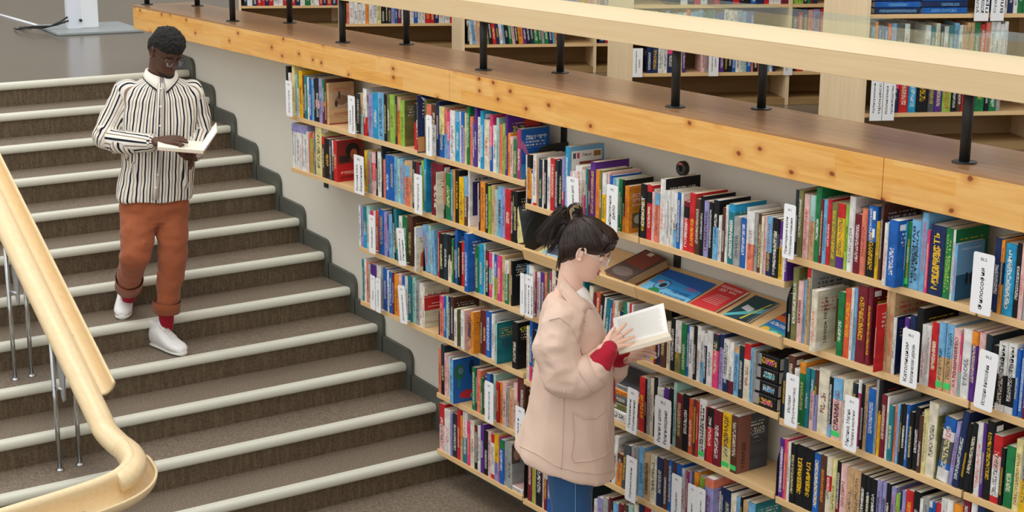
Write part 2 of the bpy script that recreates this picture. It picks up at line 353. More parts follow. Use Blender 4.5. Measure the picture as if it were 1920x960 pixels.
def bookmat():
    m, nt, b = nmat('printed_covers', .5, .22)
    col = N(nt, 'ShaderNodeVertexColor'); col.layer_name = 'col'; ink = N(nt, 'ShaderNodeVertexColor'); ink.layer_name = 'ink'
    uv = N(nt, 'ShaderNodeUVMap'); uv.uv_map = 'glyph'; fr = N(nt, 'ShaderNodeUVMap'); fr.uv_map = 'part'
    s1 = N(nt, 'ShaderNodeSeparateXYZ'); nt.links.new(uv.outputs[0], s1.inputs[0]); s2 = N(nt, 'ShaderNodeSeparateXYZ'); nt.links.new(fr.outputs[0], s2.inputs[0])
    U, V = s1.outputs[0], s1.outputs[1]; F, rnd = s2.outputs[0], s2.outputs[1]      # F height fraction, rnd per book; ink alpha = spine 1 / cover 0
    cv = N(nt, 'ShaderNodeCombineXYZ'); nt.links.new(math_(nt, 'MULTIPLY', U, 4.5), cv.inputs[0]); nt.links.new(math_(nt, 'MULTIPLY', V, 5.5), cv.inputs[1]); nt.links.new(math_(nt, 'MULTIPLY', rnd, 91.), cv.inputs[2])
    g = noi(nt, cv.outputs[0], 1.5, 2, .6)
    mark = math_(nt, 'GREATER_THAN', g, .5)
    lo = math_(nt, 'MULTIPLY_ADD', rnd, .25, .08); hi = math_(nt, 'SUBTRACT', .9, math_(nt, 'MULTIPLY', math_(nt, 'FRACT', math_(nt, 'MULTIPLY', rnd, 7.)), .35))
    mv = math_(nt, 'MULTIPLY', math_(nt, 'GREATER_THAN', F, lo), math_(nt, 'LESS_THAN', F, hi))
    mu = math_(nt, 'LESS_THAN', math_(nt, 'ABSOLUTE', math_(nt, 'SUBTRACT', U, .5)), .24)
    sp = math_(nt, 'MULTIPLY', math_(nt, 'MULTIPLY', mark, mv), math_(nt, 'MULTIPLY', mu, ink.outputs[1]))
    # cover: two blocks of short lines
    cl = N(nt, 'ShaderNodeCombineXYZ'); nt.links.new(math_(nt, 'MULTIPLY', U, 14.), cl.inputs[0]); nt.links.new(math_(nt, 'FLOOR', math_(nt, 'MULTIPLY', F, 16.)), cl.inputs[1]); nt.links.new(math_(nt, 'MULTIPLY', rnd, 31.), cl.inputs[2])
    g2 = math_(nt, 'GREATER_THAN', noi(nt, cl.outputs[0], 1.7, 1), .48)
    ln = math_(nt, 'GREATER_THAN', math_(nt, 'FRACT', math_(nt, 'MULTIPLY', F, 16.)), .5)
    mc = math_(nt, 'MULTIPLY', math_(nt, 'GREATER_THAN', F, .62), math_(nt, 'LESS_THAN', F, .86)); me_ = math_(nt, 'LESS_THAN', math_(nt, 'ABSOLUTE', math_(nt, 'SUBTRACT', U, .5)), .36)
    cm = math_(nt, 'MULTIPLY', math_(nt, 'MULTIPLY', g2, ln), math_(nt, 'MULTIPLY', math_(nt, 'MULTIPLY', mc, me_), math_(nt, 'SUBTRACT', 1., ink.outputs[1])))
    tot = math_(nt, 'MULTIPLY', math_(nt, 'ADD', sp, cm), .8)
    # printed picture mottling
    pv = N(nt, 'ShaderNodeCombineXYZ'); nt.links.new(U, pv.inputs[0]); nt.links.new(math_(nt, 'MULTIPLY', F, 6.), pv.inputs[1]); nt.links.new(math_(nt, 'MULTIPLY', rnd, 57.), pv.inputs[2])
    mot = ramp(nt, noi(nt, pv.outputs[0], 1.2, 3), [(.35, (.72, .72, .72)), (.65, (1.12, 1.12, 1.12))])
    base = mixc(nt, .8, mixc(nt, .06, col.outputs[0], (.02, .02, .02)), mot, 'MULTIPLY')
    nt.links.new(mixc(nt, tot, base, ink.outputs[0]), b.inputs['Base Color']); return m
M['book'] = bookmat()
def lum(c): return .3*c[0]+.6*c[1]+.1*c[2]
def ink_for(c, seed):
    if lum(LINP[c]) > .30: return LINP[('K', 'N', 'R', 'K', 'r')[seed % 5]]
    return LINP[('W', 'W', 'Y', 'w', 'W', 'y')[seed % 6]]
class BB:                                        # geometry of covers with their colours, one or many books
    def __init__(s): s.v = []; s.f = []; s.c = []; s.i = []; s.g = []; s.p = []; s.m = []
    def add(s, w, d, h, spec, cover, seed, X=None, pages=False, ink=None):
        X = X or Matrix.Identity(4); rnd = (seed*.61803) % 1
        tb = min(.0028, w*.16); c = min(.004, w*.3); ny = .0035 if w > .014 else .0012
        out = [(-w/2, d), (-w/2, ny), (-w/2+c, 0), (w/2-c, 0), (w/2, ny), (w/2, d), (w/2-tb, d), (w/2-tb, ny+tb), (-w/2+tb, ny+tb), (-w/2+tb, d)]
        bs = bands(spec)[::-1]; zs = [0]+[h*(1-b[1]) for b in bs]; n = len(out); b0 = len(s.v)
        for z in zs:
            for x, y in out: s.v.append(X @ Vector((x, y, z)))
        cov = cover or max(bs, key=lambda b: b[2]-b[1])[0]
        for k, (cc, a, e) in enumerate(bs):
            for i in range(n):
                j = (i+1) % n; q = [b0+k*n+i, b0+k*n+j, b0+(k+1)*n+j, b0+(k+1)*n+i]; s.f.append(q); s.m.append(0)
                spine = 1 <= i <= 3; colr = LINP[cc] if (spine or (i in (0, 4) and not cover)) else LINP[cov]
                if i in (6, 7, 8): colr = LINP['w']
                ik = LINP[ink] if ink else ink_for(cc if spine else cov, seed)
                for (vi, zz) in ((i, zs[k]), (j, zs[k]), (j, zs[k+1]), (i, zs[k+1])):
                    x, y = out[vi]; s.c.append((*colr, 1)); s.i.append((*ik, 1. if spine else 0.))
                    s.g.append(((x/w+.5) if spine else y/d, zz/max(w, .012))); s.p.append((zz/h, rnd))
        for k, rev in ((0, True), (len(zs)-1, False)):
            q = [b0+k*n+i for i in range(n)]; s.f.append(q[::-1] if rev else q); s.m.append(0)
            for _ in q: s.c.append((*LINP[cov], 1)); s.i.append((*LINP[cov], 1)); s.g.append((0, 0)); s.p.append((0, rnd))
        if pages: s.pages(w, d, h, X, 'w' if seed % 3 else 'W')
    def pages(s, w, d, h, X, c):
        tb = min(.0028, w*.16)+.0002; ov = .003 if w > .02 else .0012; b0 = len(s.v)
        for x in (-w/2+tb, w/2-tb):
            for y in (.0065, d-ov):
                for z in (ov, h-ov): s.v.append(X @ Vector((x, y, z)))
        for q in ((0, 1, 3, 2), (4, 6, 7, 5), (0, 4, 5, 1), (2, 3, 7, 6), (0, 2, 6, 4), (1, 5, 7, 3)):
            s.f.append([b0+i for i in q]); s.m.append(1)
            for _ in q: s.c.append((*LINP[c], 1)); s.i.append((*LINP[c], 1)); s.g.append((0, 0)); s.p.append((0, 0))
    def build(s, name):
        me = bpy.data.meshes.new(name); me.from_pydata([tuple(v) for v in s.v], [], s.f)
        a = me.color_attributes.new('col', 'FLOAT_COLOR', 'CORNER'); b = me.color_attributes.new('ink', 'FLOAT_COLOR', 'CORNER')
        a.data.foreach_set('color', [x for c in s.c for x in c]); b.data.foreach_set('color', [x for c in s.i for x in c])
        u = me.uv_layers.new(name='glyph'); u.data.foreach_set('uv', [x for c in s.g for x in c]); u = me.uv_layers.new(name='part'); u.data.foreach_set('uv', [x for c in s.p for x in c])
        me.materials.append(M['book']); me.materials.append(M['page']); me.polygons.foreach_set('material_index', s.m); me.update(); return me
def page_block(w, d, h, seed, parent):
    tb = min(.0028, w*.16)+.0002; ov = .003 if w > .02 else .0012
    return boxo('page_block', -w/2+tb, w/2-tb, .0065, d-ov, ov, h-ov, M['page'] if seed % 3 else M['pagew'], parent)
# cover prints: r = rectangle, e = ellipse, t = text, p = polygon; u to the right, v up, fractions of the cover
ART = {
 'art_tan': [('r', .15, .85, .38, .8, '#b79b83'), ('e', .5, .58, .25, .12, '#8d6c55'), ('e', .3, .5, .06, .08, '#3c2e28'), ('e', .42, .7, .04, .1, '#4a372e'), ('r', .2, .8, .26, .275, '#b2545a'), ('r', .2, .8, .22, .232, '#b2545a'), ('r', .0, 1, .0, .03, '#a93340')],
 'swoosh': [('p', [(.1, .97), (.35, .9), (.45, .6), (.4, .42), (.6, .3), (.75, .27), (.5, .2), (.25, .35), (.2, .6), (.3, .8)], '#e4e6ee'), ('r', .0, .8, .02, .28, '#c98a4e'), ('e', .5, .15, .2, .1, '#eecfae')],
 'fifty': [('t', '50', .35, .72, .36, .13, '#9bd030'), ('r', .5, .95, .78, .9, '#d4452c')],
 'rainbow': [('t', 'Радуга судьбы', .55, .84, .7, .07, '#dfe6f4'), ('p', [(.0, .8), (.12, .72), (.25, .55), (.3, .35), (.22, .35), (.16, .5), (.0, .66)], '#b46a9c'), ('r', 0, .5, 0, .3, '#2a86c0')],
 'russian': [('r', 0, 1, .42, .98, '#7e2320'), ('e', .62, .72, .28, .2, '#1a1718'), ('e', .66, .64, .14, .13, '#b4633c'), ('r', .1, .5, .46, .62, '#2a1c1b'), ('t', 'Я РУССКИЙ', .55, .22, .8, .08, '#f5e9e2'), ('r', .15, .9, .12, .135, '#3c1618'), ('r', .1, .85, .08, .095, '#3c1618')],
 'gold': [('t', 'ЗАСТУПНИЦА', .62, .45, .8, .2, '#cf9436')],
 'navy': [('r', .1, 1, .18, .76, '#262a63'), ('p', [(.2, .5), (.55, .42), (.8, .35), (.55, .39)], '#e5e5f0'), ('t', 'Теннис', .6, .9, .6, .08, '#3a3434'), ('t', 'ШАГИ К УСПЕХУ', .58, .81, .8, .045, '#3a3434')],
 'm': [('t', 'М', .6, .18, .25, .1, '#e6e6e4'), ('r', .4, .8, .06, .085, '#b9bd3a')],
 'cartoon': [('r', .05, .95, .78, .98, '#cfd6ea'), ('r', .35, .42, .78, .98, '#e5c84c'), ('r', .55, .6, .78, .98, '#2d5aa6'), ('r', .72, .78, .78, .98, '#7fc0de'), ('p', [(.15, .05), (.2, .4), (.4, .52), (.6, .45), (.8, .3), (.85, .08)], '#dd5533'), ('e', .42, .42, .16, .14, '#e4663c'), ('e', .75, .62, .14, .12, '#4a524a'), ('e', .78, .5, .1, .09, '#c9cdc8'), ('r', .45, .75, .2, .27, '#eee6e2'), ('r', .1, .9, .0, .1, '#e8cfa4')],
 'real': [('t', 'РЕАЛЬНЫЕ', .55, .87, .75, .075, '#b9bcc0'), ('t', 'УЛИЧНЫЕ', .52, .77, .65, .07, '#b9bcc0'), ('e', .5, .42, .2, .12, '#6b4a35'), ('p', [(.3, .62), (.34, .62), (.6, .4), (.56, .39)], '#b9b0a4'), ('t', 'БОИ', .8, .1, .2, .04, '#c9ccd0')],
 'redband': [('r', 0, 1, .42, .78, '#d02a26'), ('r', .15, .9, .5, .515, '#f0dcd6'), ('r', .3, .9, .57, .585, '#f0dcd6'), ('r', .0, 1, .74, .75, '#f0dcd6'), ('r', 0, .9, .12, .13, '#b9827a')],
 'olive': [('e', .5, .75, .3, .12, '#a5762a'), ('e', .45, .5, .25, .1, '#5a6a32'), ('e', .5, .3, .3, .12, '#b06a34'), ('e', .5, .1, .3, .07, '#5d5126')],
 'face': [('e', .55, .78, .2, .16, '#e9bfae'), ('p', [(.2, .7), (.3, .6), (.25, .35), (.45, .2), (.35, .2), (.15, .35)], '#6c6f86'), ('e', .5, .15, .35, .12, '#f2d6ca')],
 'bar': [('r', .35, .85, .08, .26, '#eadfd2'), ('r', .4, .45, .1, .24, '#3a3530'), ('r', .5, .54, .1, .24, '#3a3530'), ('r', .6, .66, .1, .24, '#3a3530'), ('r', .72, .75, .1, .24, '#3a3530')],
 'circle': [('e', .42, .5, .22, .125, '#255f6d')],
 'foot': [('t', 'ФУ', .4, .86, .6, .1, '#d8dc3c'), ('e', .6, .5, .25, .17, '#aac23a'), ('e', .78, .62, .12, .1, '#7d9a34'), ('r', .4, .7, .2, .21, '#d8dadc')],
 'sea': [('r', .02, .98, .02, .98, '#1d62b4'), ('e', .25, .7, .2, .18, '#2c6a58'), ('e', .3, .72, .1, .08, '#5f7f96'), ('e', .7, .75, .1, .18, '#1c2f66'), ('e', .55, .17, .3, .1, '#c52740'), ('e', .8, .12, .15, .08, '#4fb6c0'), ('p', [(.15, .4), (.22, .6), (.3, .5), (.28, .3)], '#2e7c7a')],
 'photo': [('r', 0, .3, .55, .96, '#5a4a44'), ('e', .2, .75, .13, .14, '#b98c74'), ('t', 'МОЗ', .75, .12, .45, .12, '#26282c')],
 'blue': [('r', .08, .93, .0, .93, '#e4e6e0'), ('r', .3, .93, .52, .77, '#8d3a30'), ('r', .12, .2, .82, .9, '#4b4f58'), ('r', .23, .3, .82, .9, '#c4405c'), ('r', .7, .9, .83, .91, '#9a6c34'), ('t', 'Лица', .5, .865, .25, .05, '#8a5560'), ('r', .12, .28, .3, .42, '#d03a56')],
 'exhib': [('t', 'ВЫСТАВОЧНАЯ', .55, .8, .8, .08, '#f7ead2'), ('t', 'ДЕЯТЕЛЬНОСТЬ', .55, .69, .8, .08, '#f7ead2'), ('t', 'В РОССИИ', .4, .59, .5, .05, '#f7ead2'), ('r', .15, .9, .1, .42, '#6a6048'), ('e', .4, .28, .18, .1, '#c9c2ae')],
 'clap': [('p', [(.35, .72), (.43, .72), (.5, .8), (.42, .8)], '#d8d9d8'), ('p', [(.52, .74), (.6, .74), (.67, .82), (.59, .82)], '#d8d9d8'), ('p', [(.69, .76), (.77, .76), (.84, .84), (.76, .84)], '#d8d9d8')],
 'marks': [('p', [(.3, .76), (.42, .76), (.5, .84), (.38, .84)], '#1d1d1f'), ('p', [(.52, .78), (.64, .78), (.72, .86), (.6, .86)], '#1d1d1f'), ('p', [(.74, .8), (.86, .8), (.94, .88), (.82, .88)], '#1d1d1f'), ('r', .06, .4, .9, .91, '#88898c')],
 'eliade': [('r', .0, .42, 0, 1, '#8a5444'), ('t90', 'ЭЛИАДЕ', .22, .3, .13, .48, '#17120f'), ('t', 'ИСТОРИЯ ВЕРЫ', .68, .7, .4, .03, '#d8d4ce'), ('t', 'И РЕЛИГИОЗНЫХ', .68, .64, .4, .03, '#d8d4ce'), ('t', 'ИДЕЙ', .6, .58, .16, .03, '#d8d4ce'), ('r', .45, .8, .5, .505, '#9a9a98')],
 'photo2': [('r', 0, 1, 0, .45, '#235a80'), ('r', 0, 1, .45, .98, '#6fa3cc'), ('e', .4, .36, .06, .12, '#16202c'), ('e', .58, .36, .06, .12, '#16202c'), ('t', 'НЕБЕСНЫЙ', .5, .9, .7, .04, '#d8e4ee')],
 'neron': [('t90', 'Цезарь НЕРОН', .3, .5, .14, .75, '#4a3c34'), ('r', .62, .98, .1, .82, '#a8702c'), ('e', .8, .6, .12, .2, '#6a4418'), ('e', .8, .22, .14, .08, '#e8a828'), ('r', .02, .15, .05, .16, '#e9e6e0')],
 'jug': [('e', .6, .62, .16, .25, '#cbb58a'), ('e', .5, .28, .28, .16, '#b49cae'), ('e', .5, .28, .16, .09, '#5c4a66'), ('r', .1, .3, .8, .95, '#3f3a80')],
}
def cover_print(key, w, d, h, parent, off=None):
    X0 = w/2+.0005
    cols = {}; bm = bmesh.new(); mats = []
    for k, it in enumerate(ART[key]):
        x = X0+.00015*k
        if it[0] in ('t', 't90'):
            _, s, u, v, W, H, c = it
            if it[0] == 't': lettering(s, (x+.0002, u*d, v*h), (0, 1, 0), (0, 0, 1), W*d, H*h, inkmat(c), parent, True)
            else: lettering(s, (x+.0002, u*d, v*h), (0, 0, 1), (0, -1, 0), H*h, W*d, inkmat(c), parent, True)
            continue
        if it[0] == 'r': _, u0, u1, v0, v1, c = it; pts = [(u0, v0), (u1, v0), (u1, v1), (u0, v1)]
        elif it[0] == 'e': _, u, v, a, b, c = it; pts = [(u+a*math.cos(t*math.pi/9), v+b*math.sin(t*math.pi/9)) for t in range(18)]
        else: _, pts, c = it
        pts = [(min(max(a, .005), .995), min(max(b, .005), .995)) for a, b in pts]
        f = bm.faces.new([bm.verts.new((x, u*d, v*h)) for u, v in pts])
        if c not in mats: mats.append(c)
        f.material_index = mats.index(c)
    if mats:
        me = bpy.data.meshes.new('cover_print'); bm.to_mesh(me)
        for c in mats: me.materials.append(inkmat(c))
        mesh_obj('cover_print', me, None, parent)
    bm.free()
def sticker(w, d, h, parent):
    boxo('shelf_mark', w/2+.0003, w/2+.0011, .012, .045, h-.034, h-.014, M['tag'], parent)
BOOKS = [['L0', 2.218, 0.032, 0.277, 0.0, 0, 'K', {}, 390],
['L0', 2.25, 0.0265, 0.242, 0.0, 0, 'W', {}, 283],
['L0', 2.277, 0.0211, 0.239, 0.0, 0, 'p', {}, 224],
['L0', 2.298, 0.0316, 0.288, 0.0, 0, 'y', {}, 405],
['L0', 2.33, 0.023, 0.24, 0.0, 0, 't', {}, 248],
['L0', 2.353, 0.0292, 0.16, 0.0, 0, 'W', {}, 209],
['L0', 2.382, 0.0414, 0.27, 0.0, 0, 'Y', {}, 505],
['L0', 2.423, 0.0227, 0.246, 0.0, 0, 'r', {}, 254],
['L0', 2.446, 0.0338, 0.245, 0.0, 0, 'T', {}, 379],
['L0', 2.48, 0.0255, 0.241, 0.0, 0, 'W', {}, 282],
['L0', 2.505, 0.0304, 0.239, 0.0, 0, 'B', {}, 337],
['L0', 2.536, 0.0222, 0.239, 0.0, 0, 'b', {}, 247],
['L0', 2.558, 0.0161, 0.241, 0.0, 0, 'k', {}, 181],
['L0', 2.574, 0.049, 0.249, 0.0, 0, 'K50p68K', {}, 572],
['L0', 2.623, 0.0377, 0.251, 0.0, 0, 'v', {}, 447],
['L0', 2.661, 0.0247, 0.249, 0.0, 0, 'E50O60r', {}, 292],
['L0', 2.686, 0.0197, 0.254, 0.0, 0, 'n', {}, 238],
['L0', 2.705, 0.0245, 0.233, 0.0, 0, 'f', {'c': 'f', 'face': 'art_tan'}, 273],
['L0', 3.043, 0.0506, 0.217, 0.0, 0, 'k', {}, 559],
['L0', 3.119, 0.006, 0.227, 0.0, 0, 'y', {}, 319],
['L0', 3.094, 0.0255, 0.226, 0.0, 0, 'f50t', {}, 318],
['L0', 3.126, 0.0394, 0.254, 0.0, 0, 'W60R', {}, 595],
['L0', 3.165, 0.0162, 0.22, 0.0, 0, 'n', {}, 186],
['L0', 3.181, 0.0466, 0.232, 0.0, 0, 'v', {}, 566],
['L0', 3.228, 0.0577, 0.246, 0.0, 0, 'C', {}, 750],
['L0', 3.285, 0.0615, 0.253, 0.0, 0, 'b', {}, 831],
['L0', 3.347, 0.0261, 0.248, 0.0, 0, 'K', {}, 348],
['L0', 3.373, 0.0346, 0.252, 0.0, 0, 'l', {}, 472],
['L0', 3.408, 0.0515, 0.256, 0.0, 0, 'e', {}, 720],
['L0', 3.459, 0.0213, 0.252, 0.0, 0, 'k', {}, 295],
['L0', 3.481, 0.0339, 0.252, 0.0, 0, 'f30O', {}, 472],
['L0', 3.514, 0.0421, 0.24, 0.0, 0, 'e', {'c': 'l'}, 562],
['L0', 3.75, 0.006, 0.294, 0.0, 0.035, 'N', {'c': 'N', 'face': 'swoosh'}, 482],
['L0', 3.648, 0.102, 0.238, 0.0, 0, 'K40R', {}, 1397],
['L0', 3.756, 0.0182, 0.271, 0.0, 0, 'l', {}, 381],
['L0', 3.774, 0.044, 0.251, 0.0, 0, 's30W', {}, 648],
['L0', 3.818, 0.0437, 0.257, 0.0, 0, 'n40W', {}, 662],
['L0', 3.862, 0.0315, 0.277, 0.0, 0, 'N', {}, 520],
['L0', 3.893, 0.0449, 0.255, 0.0, 0, 'y55B', {}, 745],
['L0', 3.938, 0.0261, 0.251, 0.0, 0, 's50b', {}, 395],
['L0', 3.964, 0.0278, 0.237, 0.0, 0, 'P60v', {}, 400],
['L0', 3.992, 0.046, 0.248, 0.0, 0, 'W', {}, 697],
['L0', 4.038, 0.041, 0.248, 0.0, 0, 'b20C', {}, 628],
['L0', 4.079, 0.0136, 0.25, 0.0, 0, 'W', {}, 211],
['L0', 4.093, 0.0316, 0.254, 0.0, 0, 'B30v', {}, 500],
['L0', 4.124, 0.018, 0.251, 0.0, 0, 'y', {}, 283],
['L0', 4.142, 0.0268, 0.284, 0.0, 0, 'E', {}, 479],
['L0', 4.169, 0.0267, 0.239, 0.0, 0, 's', {}, 403],
['L0', 4.196, 0.0177, 0.205, 0.0, 0, 'B', {}, 230],
['L0', 4.213, 0.022, 0.29, 0.0, 0, 'V', {}, 408],
['L0', 4.236, 0.0307, 0.246, 0.0, 0, 'W', {}, 484],
['L0', 4.266, 0.0305, 0.281, 0.0, 0, 'C', {}, 554],
['L0', 4.297, 0.0415, 0.243, 0.0, 0, 'w', {}, 657],
['L0', 4.338, 0.0103, 0.245, 0.0, 0, 'p', {}, 165],
['L0', 4.348, 0.024, 0.272, 0.0, 0, 'P55B', {}, 428],
['L0', 4.372, 0.0315, 0.224, 0.0, 0, 'W', {}, 465],
['L0', 4.404, 0.0212, 0.265, 0.0, 0, 't', {}, 372],
['L0', 4.425, 0.0253, 0.237, 0.0, 0, 's', {}, 400],
['L0', 4.45, 0.0235, 0.245, 0.0, 0, 'e', {}, 386],
['L0', 4.474, 0.02, 0.288, 0.0, 0, 'V', {'face': 'fifty'}, 389],
['L0', 4.494, 0.0233, 0.204, 0.0, 0, 'O', {}, 321],
['L0', 4.517, 0.0248, 0.191, 0.0, 0, 'p', {}, 322],
['L0', 4.542, 0.0288, 0.181, 0.0, 0, 'E', {}, 356],
['L0', 4.571, 0.0327, 0.235, 0.0, 0, 'M', {'c': 'B', 'face': 'rainbow'}, 528],
['L1', 2.269, 0.0319, 0.261, 0.0, 0, 'v18W', {}, 367],
['L1', 2.301, 0.0265, 0.26, 0.0, 0, 'v18W', {}, 304],
['L1', 2.328, 0.0316, 0.261, 0.0, 0, 'v18W', {}, 366],
['L1', 2.359, 0.0314, 0.262, 0.0, 0, 'v18W', {}, 368],
['L1', 2.39, 0.0344, 0.264, 0.0, 0, 'v18W', {}, 408],
['L1', 2.425, 0.0331, 0.265, 0.0, 0, 'v18W', {}, 398],
['L1', 2.458, 0.0206, 0.234, 0.0, 0, 'W', {}, 220],
['L1', 2.479, 0.0205, 0.233, 0.0, 0, 's', {}, 218],
['L1', 2.499, 0.0256, 0.2, 0.0, 0, 'e', {}, 152],
['L1', 2.525, 0.0204, 0.234, 0.0, 0, 's', {}, 220],
['L1', 2.545, 0.0203, 0.235, 0.0, 0, 'T', {}, 220],
['L1', 2.566, 0.0755, 0.288, 0.0, 0, 'y', {}, 1013],
['L1', 2.641, 0.0299, 0.233, 0.0, 0, 'R18n', {}, 328],
['L1', 2.671, 0.0594, 0.227, 0.0, 0, 'K', {}, 639],
['L1', 2.73, 0.0295, 0.222, 0.0, 0, 'g', {}, 312],
['L1', 2.76, 0.0196, 0.23, 0.0, 0, 'W40K', {}, 215],
['L1', 2.779, 0.0438, 0.234, 0.0, 0, 'R', {'c': 'R', 'face': 'russian'}, 493],
['L1', 3.131, 0.032, 0.228, 0.0, 0, 'Y', {}, 374],
['L1', 3.163, 0.0408, 0.225, 0.0, 0, 'G', {}, 475],
['L1', 3.204, 0.0495, 0.23, 0.0, 0, 'p25P65p', {}, 594],
['L1', 3.253, 0.0179, 0.24, 0.0, 0, 'K', {}, 225],
['L1', 3.271, 0.04, 0.239, 0.0, 0, 'W', {}, 504],
['L1', 3.311, 0.0133, 0.284, 0.0, 0, 'k', {}, 199],
['L1', 3.325, 0.0308, 0.208, 0.0, 0, 's', {}, 341],
['L1', 3.356, 0.0438, 0.239, 0.0, 0, 'B', {}, 560],
['L1', 3.399, 0.0434, 0.241, 0.0, 0, 'B', {}, 565],
['L1', 3.443, 0.0302, 0.241, 0.0, 0, 'b', {}, 396],
['L1', 3.473, 0.0257, 0.234, 0.0, 0, 't', {}, 330],
['L1', 3.498, 0.0299, 0.239, 0.0, 0, 'b', {}, 392],
['L1', 3.528, 0.0255, 0.225, 0.0, 0, 'G', {}, 317],
['L1', 3.554, 0.0505, 0.238, 0.0, 0, 'f10b35s', {}, 668],
['L1', 3.604, 0.0251, 0.239, 0.0, 0, 'f', {}, 337],
['L1', 3.629, 0.0291, 0.246, 0.0, 0, 'k', {}, 404],
['L1', 3.659, 0.0372, 0.247, 0.0, 0, 'r', {}, 522],
['L1', 3.696, 0.0246, 0.234, 0.0, 0, 'b', {}, 329],
['L1', 3.72, 0.0245, 0.264, 0.0, 0, 'e', {}, 371],
['L1', 3.745, 0.0244, 0.283, 0.0, 0, 'C', {}, 398],
['L1', 3.925, 0.006, 0.239, 0.0, 0.035, 'w', {'c': 'w', 'face': 'gold'}, 617],
['L1', 3.814, 0.1114, 0.271, 0.0, 0, 'r', {}, 1777],
['L1', 3.931, 0.0145, 0.236, 0.0, 0, 's70K', {}, 387],
['L1', 3.946, 0.0546, 0.236, 0.0, 0, 'E', {}, 776],
['L1', 4.0, 0.0194, 0.261, 0.0, 0, 'C', {}, 305],
['L1', 4.02, 0.0193, 0.264, 0.0, 0, 'O', {}, 309],
['L1', 4.039, 0.0345, 0.265, 0.0, 0, 'K', {}, 559],
['L1', 4.073, 0.0457, 0.237, 0.0, 0, 'Y', {}, 666],
['L1', 4.119, 0.0302, 0.248, 0.0, 0, 'b40n', {}, 465],
['L1', 4.149, 0.015, 0.292, 0.0, 0, 'W', {'c': 'W', 'face': 'navy'}, 274],
['L1', 4.239, 0.0111, 0.232, 0.0, 0, 'p', {}, 163],
['L1', 4.25, 0.0125, 0.236, 0.0, 0, 'K', {}, 188],
['L1', 4.262, 0.0425, 0.245, 0.0, 0, 'O', {}, 666],
['L1', 4.305, 0.0291, 0.242, 0.0, 0, 'K', {}, 453],
['L1', 4.334, 0.0217, 0.233, 0.0, 0, 'e', {}, 328],
['L1', 4.356, 0.0288, 0.242, 0.0, 0, 'f', {}, 454],
['L1', 4.385, 0.025, 0.226, 0.0, 0, 't', {}, 371],
['L1', 4.41, 0.0391, 0.247, 0.0, 0, 'b', {'t': 'АГУАРО'}, 637],
['L1', 4.449, 0.0282, 0.246, 0.0, 0, 'v', {}, 461],
['L1', 4.477, 0.049, 0.246, 0.0, 0, 'R', {}, 808],
['L1', 4.526, 0.0208, 0.242, 0.0, 0, 'K', {}, 340],
['L1', 4.547, 0.0345, 0.246, 0.0, 0, 'K', {'face': 'm'}, 576],
['L1', 4.581, 0.0479, 0.224, -0.28, 0, 'y', {'c': 'g'}, 736],
['L2', 3.056, 0.0233, 0.229, 0.0, 0, 'W', {}, 268],
['L2', 3.079, 0.0279, 0.227, 0.0, 0, 'v', {}, 319],
['L2', 3.107, 0.037, 0.231, 0.0, 0, 'T60C', {}, 434],
['L2', 3.144, 0.0367, 0.243, 0.0, 0, 't', {}, 455],
['L2', 3.18, 0.041, 0.22, 0.0, 0, 'P', {}, 464],
['L2', 3.222, 0.0227, 0.227, 0.0, 0, 'W', {}, 265],
['L2', 3.244, 0.0316, 0.235, 0.0, 0, 'o', {}, 385],
['L2', 3.276, 0.0581, 0.247, 0.0, 0, 'B', {}, 754],
['L2', 3.334, 0.031, 0.242, 0.0, 0, 'v', {}, 397],
['L2', 3.365, 0.0177, 0.227, 0.0, 0, 'V', {}, 213],
['L2', 3.383, 0.0351, 0.238, 0.0, 0, 'b', {}, 446],
['L2', 3.418, 0.0175, 0.223, 0.0, 0, 't', {}, 209],
['L2', 3.435, 0.0261, 0.275, -0.1, 0, 'K', {}, 387],
['L2', 3.461, 0.026, 0.276, -0.1, 0, 'T', {}, 387],
['L2', 3.487, 0.0345, 0.248, 0.0, 0, 'W', {}, 465],
['L2', 3.522, 0.0513, 0.253, 0.0, 0, 'E', {}, 712],
['L2', 3.573, 0.0508, 0.267, 0.0, 0, 'n', {}, 751],
['L2', 3.709, 0.0166, 0.234, 0.0, 0.035, 'W', {'c': 'w', 'face': 'cartoon'}, 219],
['L2', 3.749, 0.0491, 0.247, -0.1, 0, 'b', {}, 695],
['L2', 3.798, 0.0244, 0.252, -0.1, 0, 't', {}, 354],
['L2', 3.822, 0.0323, 0.232, -0.1, 0, 'b', {}, 434],
['L2', 3.874, 0.0132, 0.238, 0.0, 0, 'R', {}, 184],
['L2', 3.887, 0.0438, 0.232, 0.0, 0, 'K', {}, 598],
['L2', 3.931, 0.0391, 0.239, 0.0, 0, 'k', {}, 556],
['L2', 3.97, 0.0345, 0.241, 0.0, 0, 'K55w', {}, 498],
['L2', 4.005, 0.0172, 0.226, 0.0, 0, 'E', {}, 233],
['L2', 4.022, 0.0171, 0.239, 0.0, 0, 'N', {}, 246],
['L2', 4.039, 0.0213, 0.281, 0.0, 0, 'B', {}, 362],
['L2', 4.06, 0.0297, 0.221, 0.0, 0, 'K', {}, 398],
['L2', 4.09, 0.0295, 0.227, 0.0, 0, 'R', {}, 409],
['L2', 4.182, 0.0349, 0.295, 0.0, 0.035, 'B', {}, 684],
['L2', 4.157, 0.025, 0.23, 0.0, 0, 'b', {}, 356],
['L2', 4.217, 0.006, 0.24, 0.0, 0, 'R', {}, 556],
['L2', 4.223, 0.0293, 0.237, 0.0, 0, 'E', {}, 489],
['L2', 4.252, 0.0367, 0.251, 0.0, 0, 'C', {}, 583],
['L2', 4.289, 0.0162, 0.259, 0.0, 0, 't', {'c': 'G'}, 267],
['L2', 4.305, 0.0323, 0.227, 0.0, 0, 'r30K', {}, 468],
['L2', 4.338, 0.0321, 0.224, 0.0, 0, 'P35t70P', {}, 462],
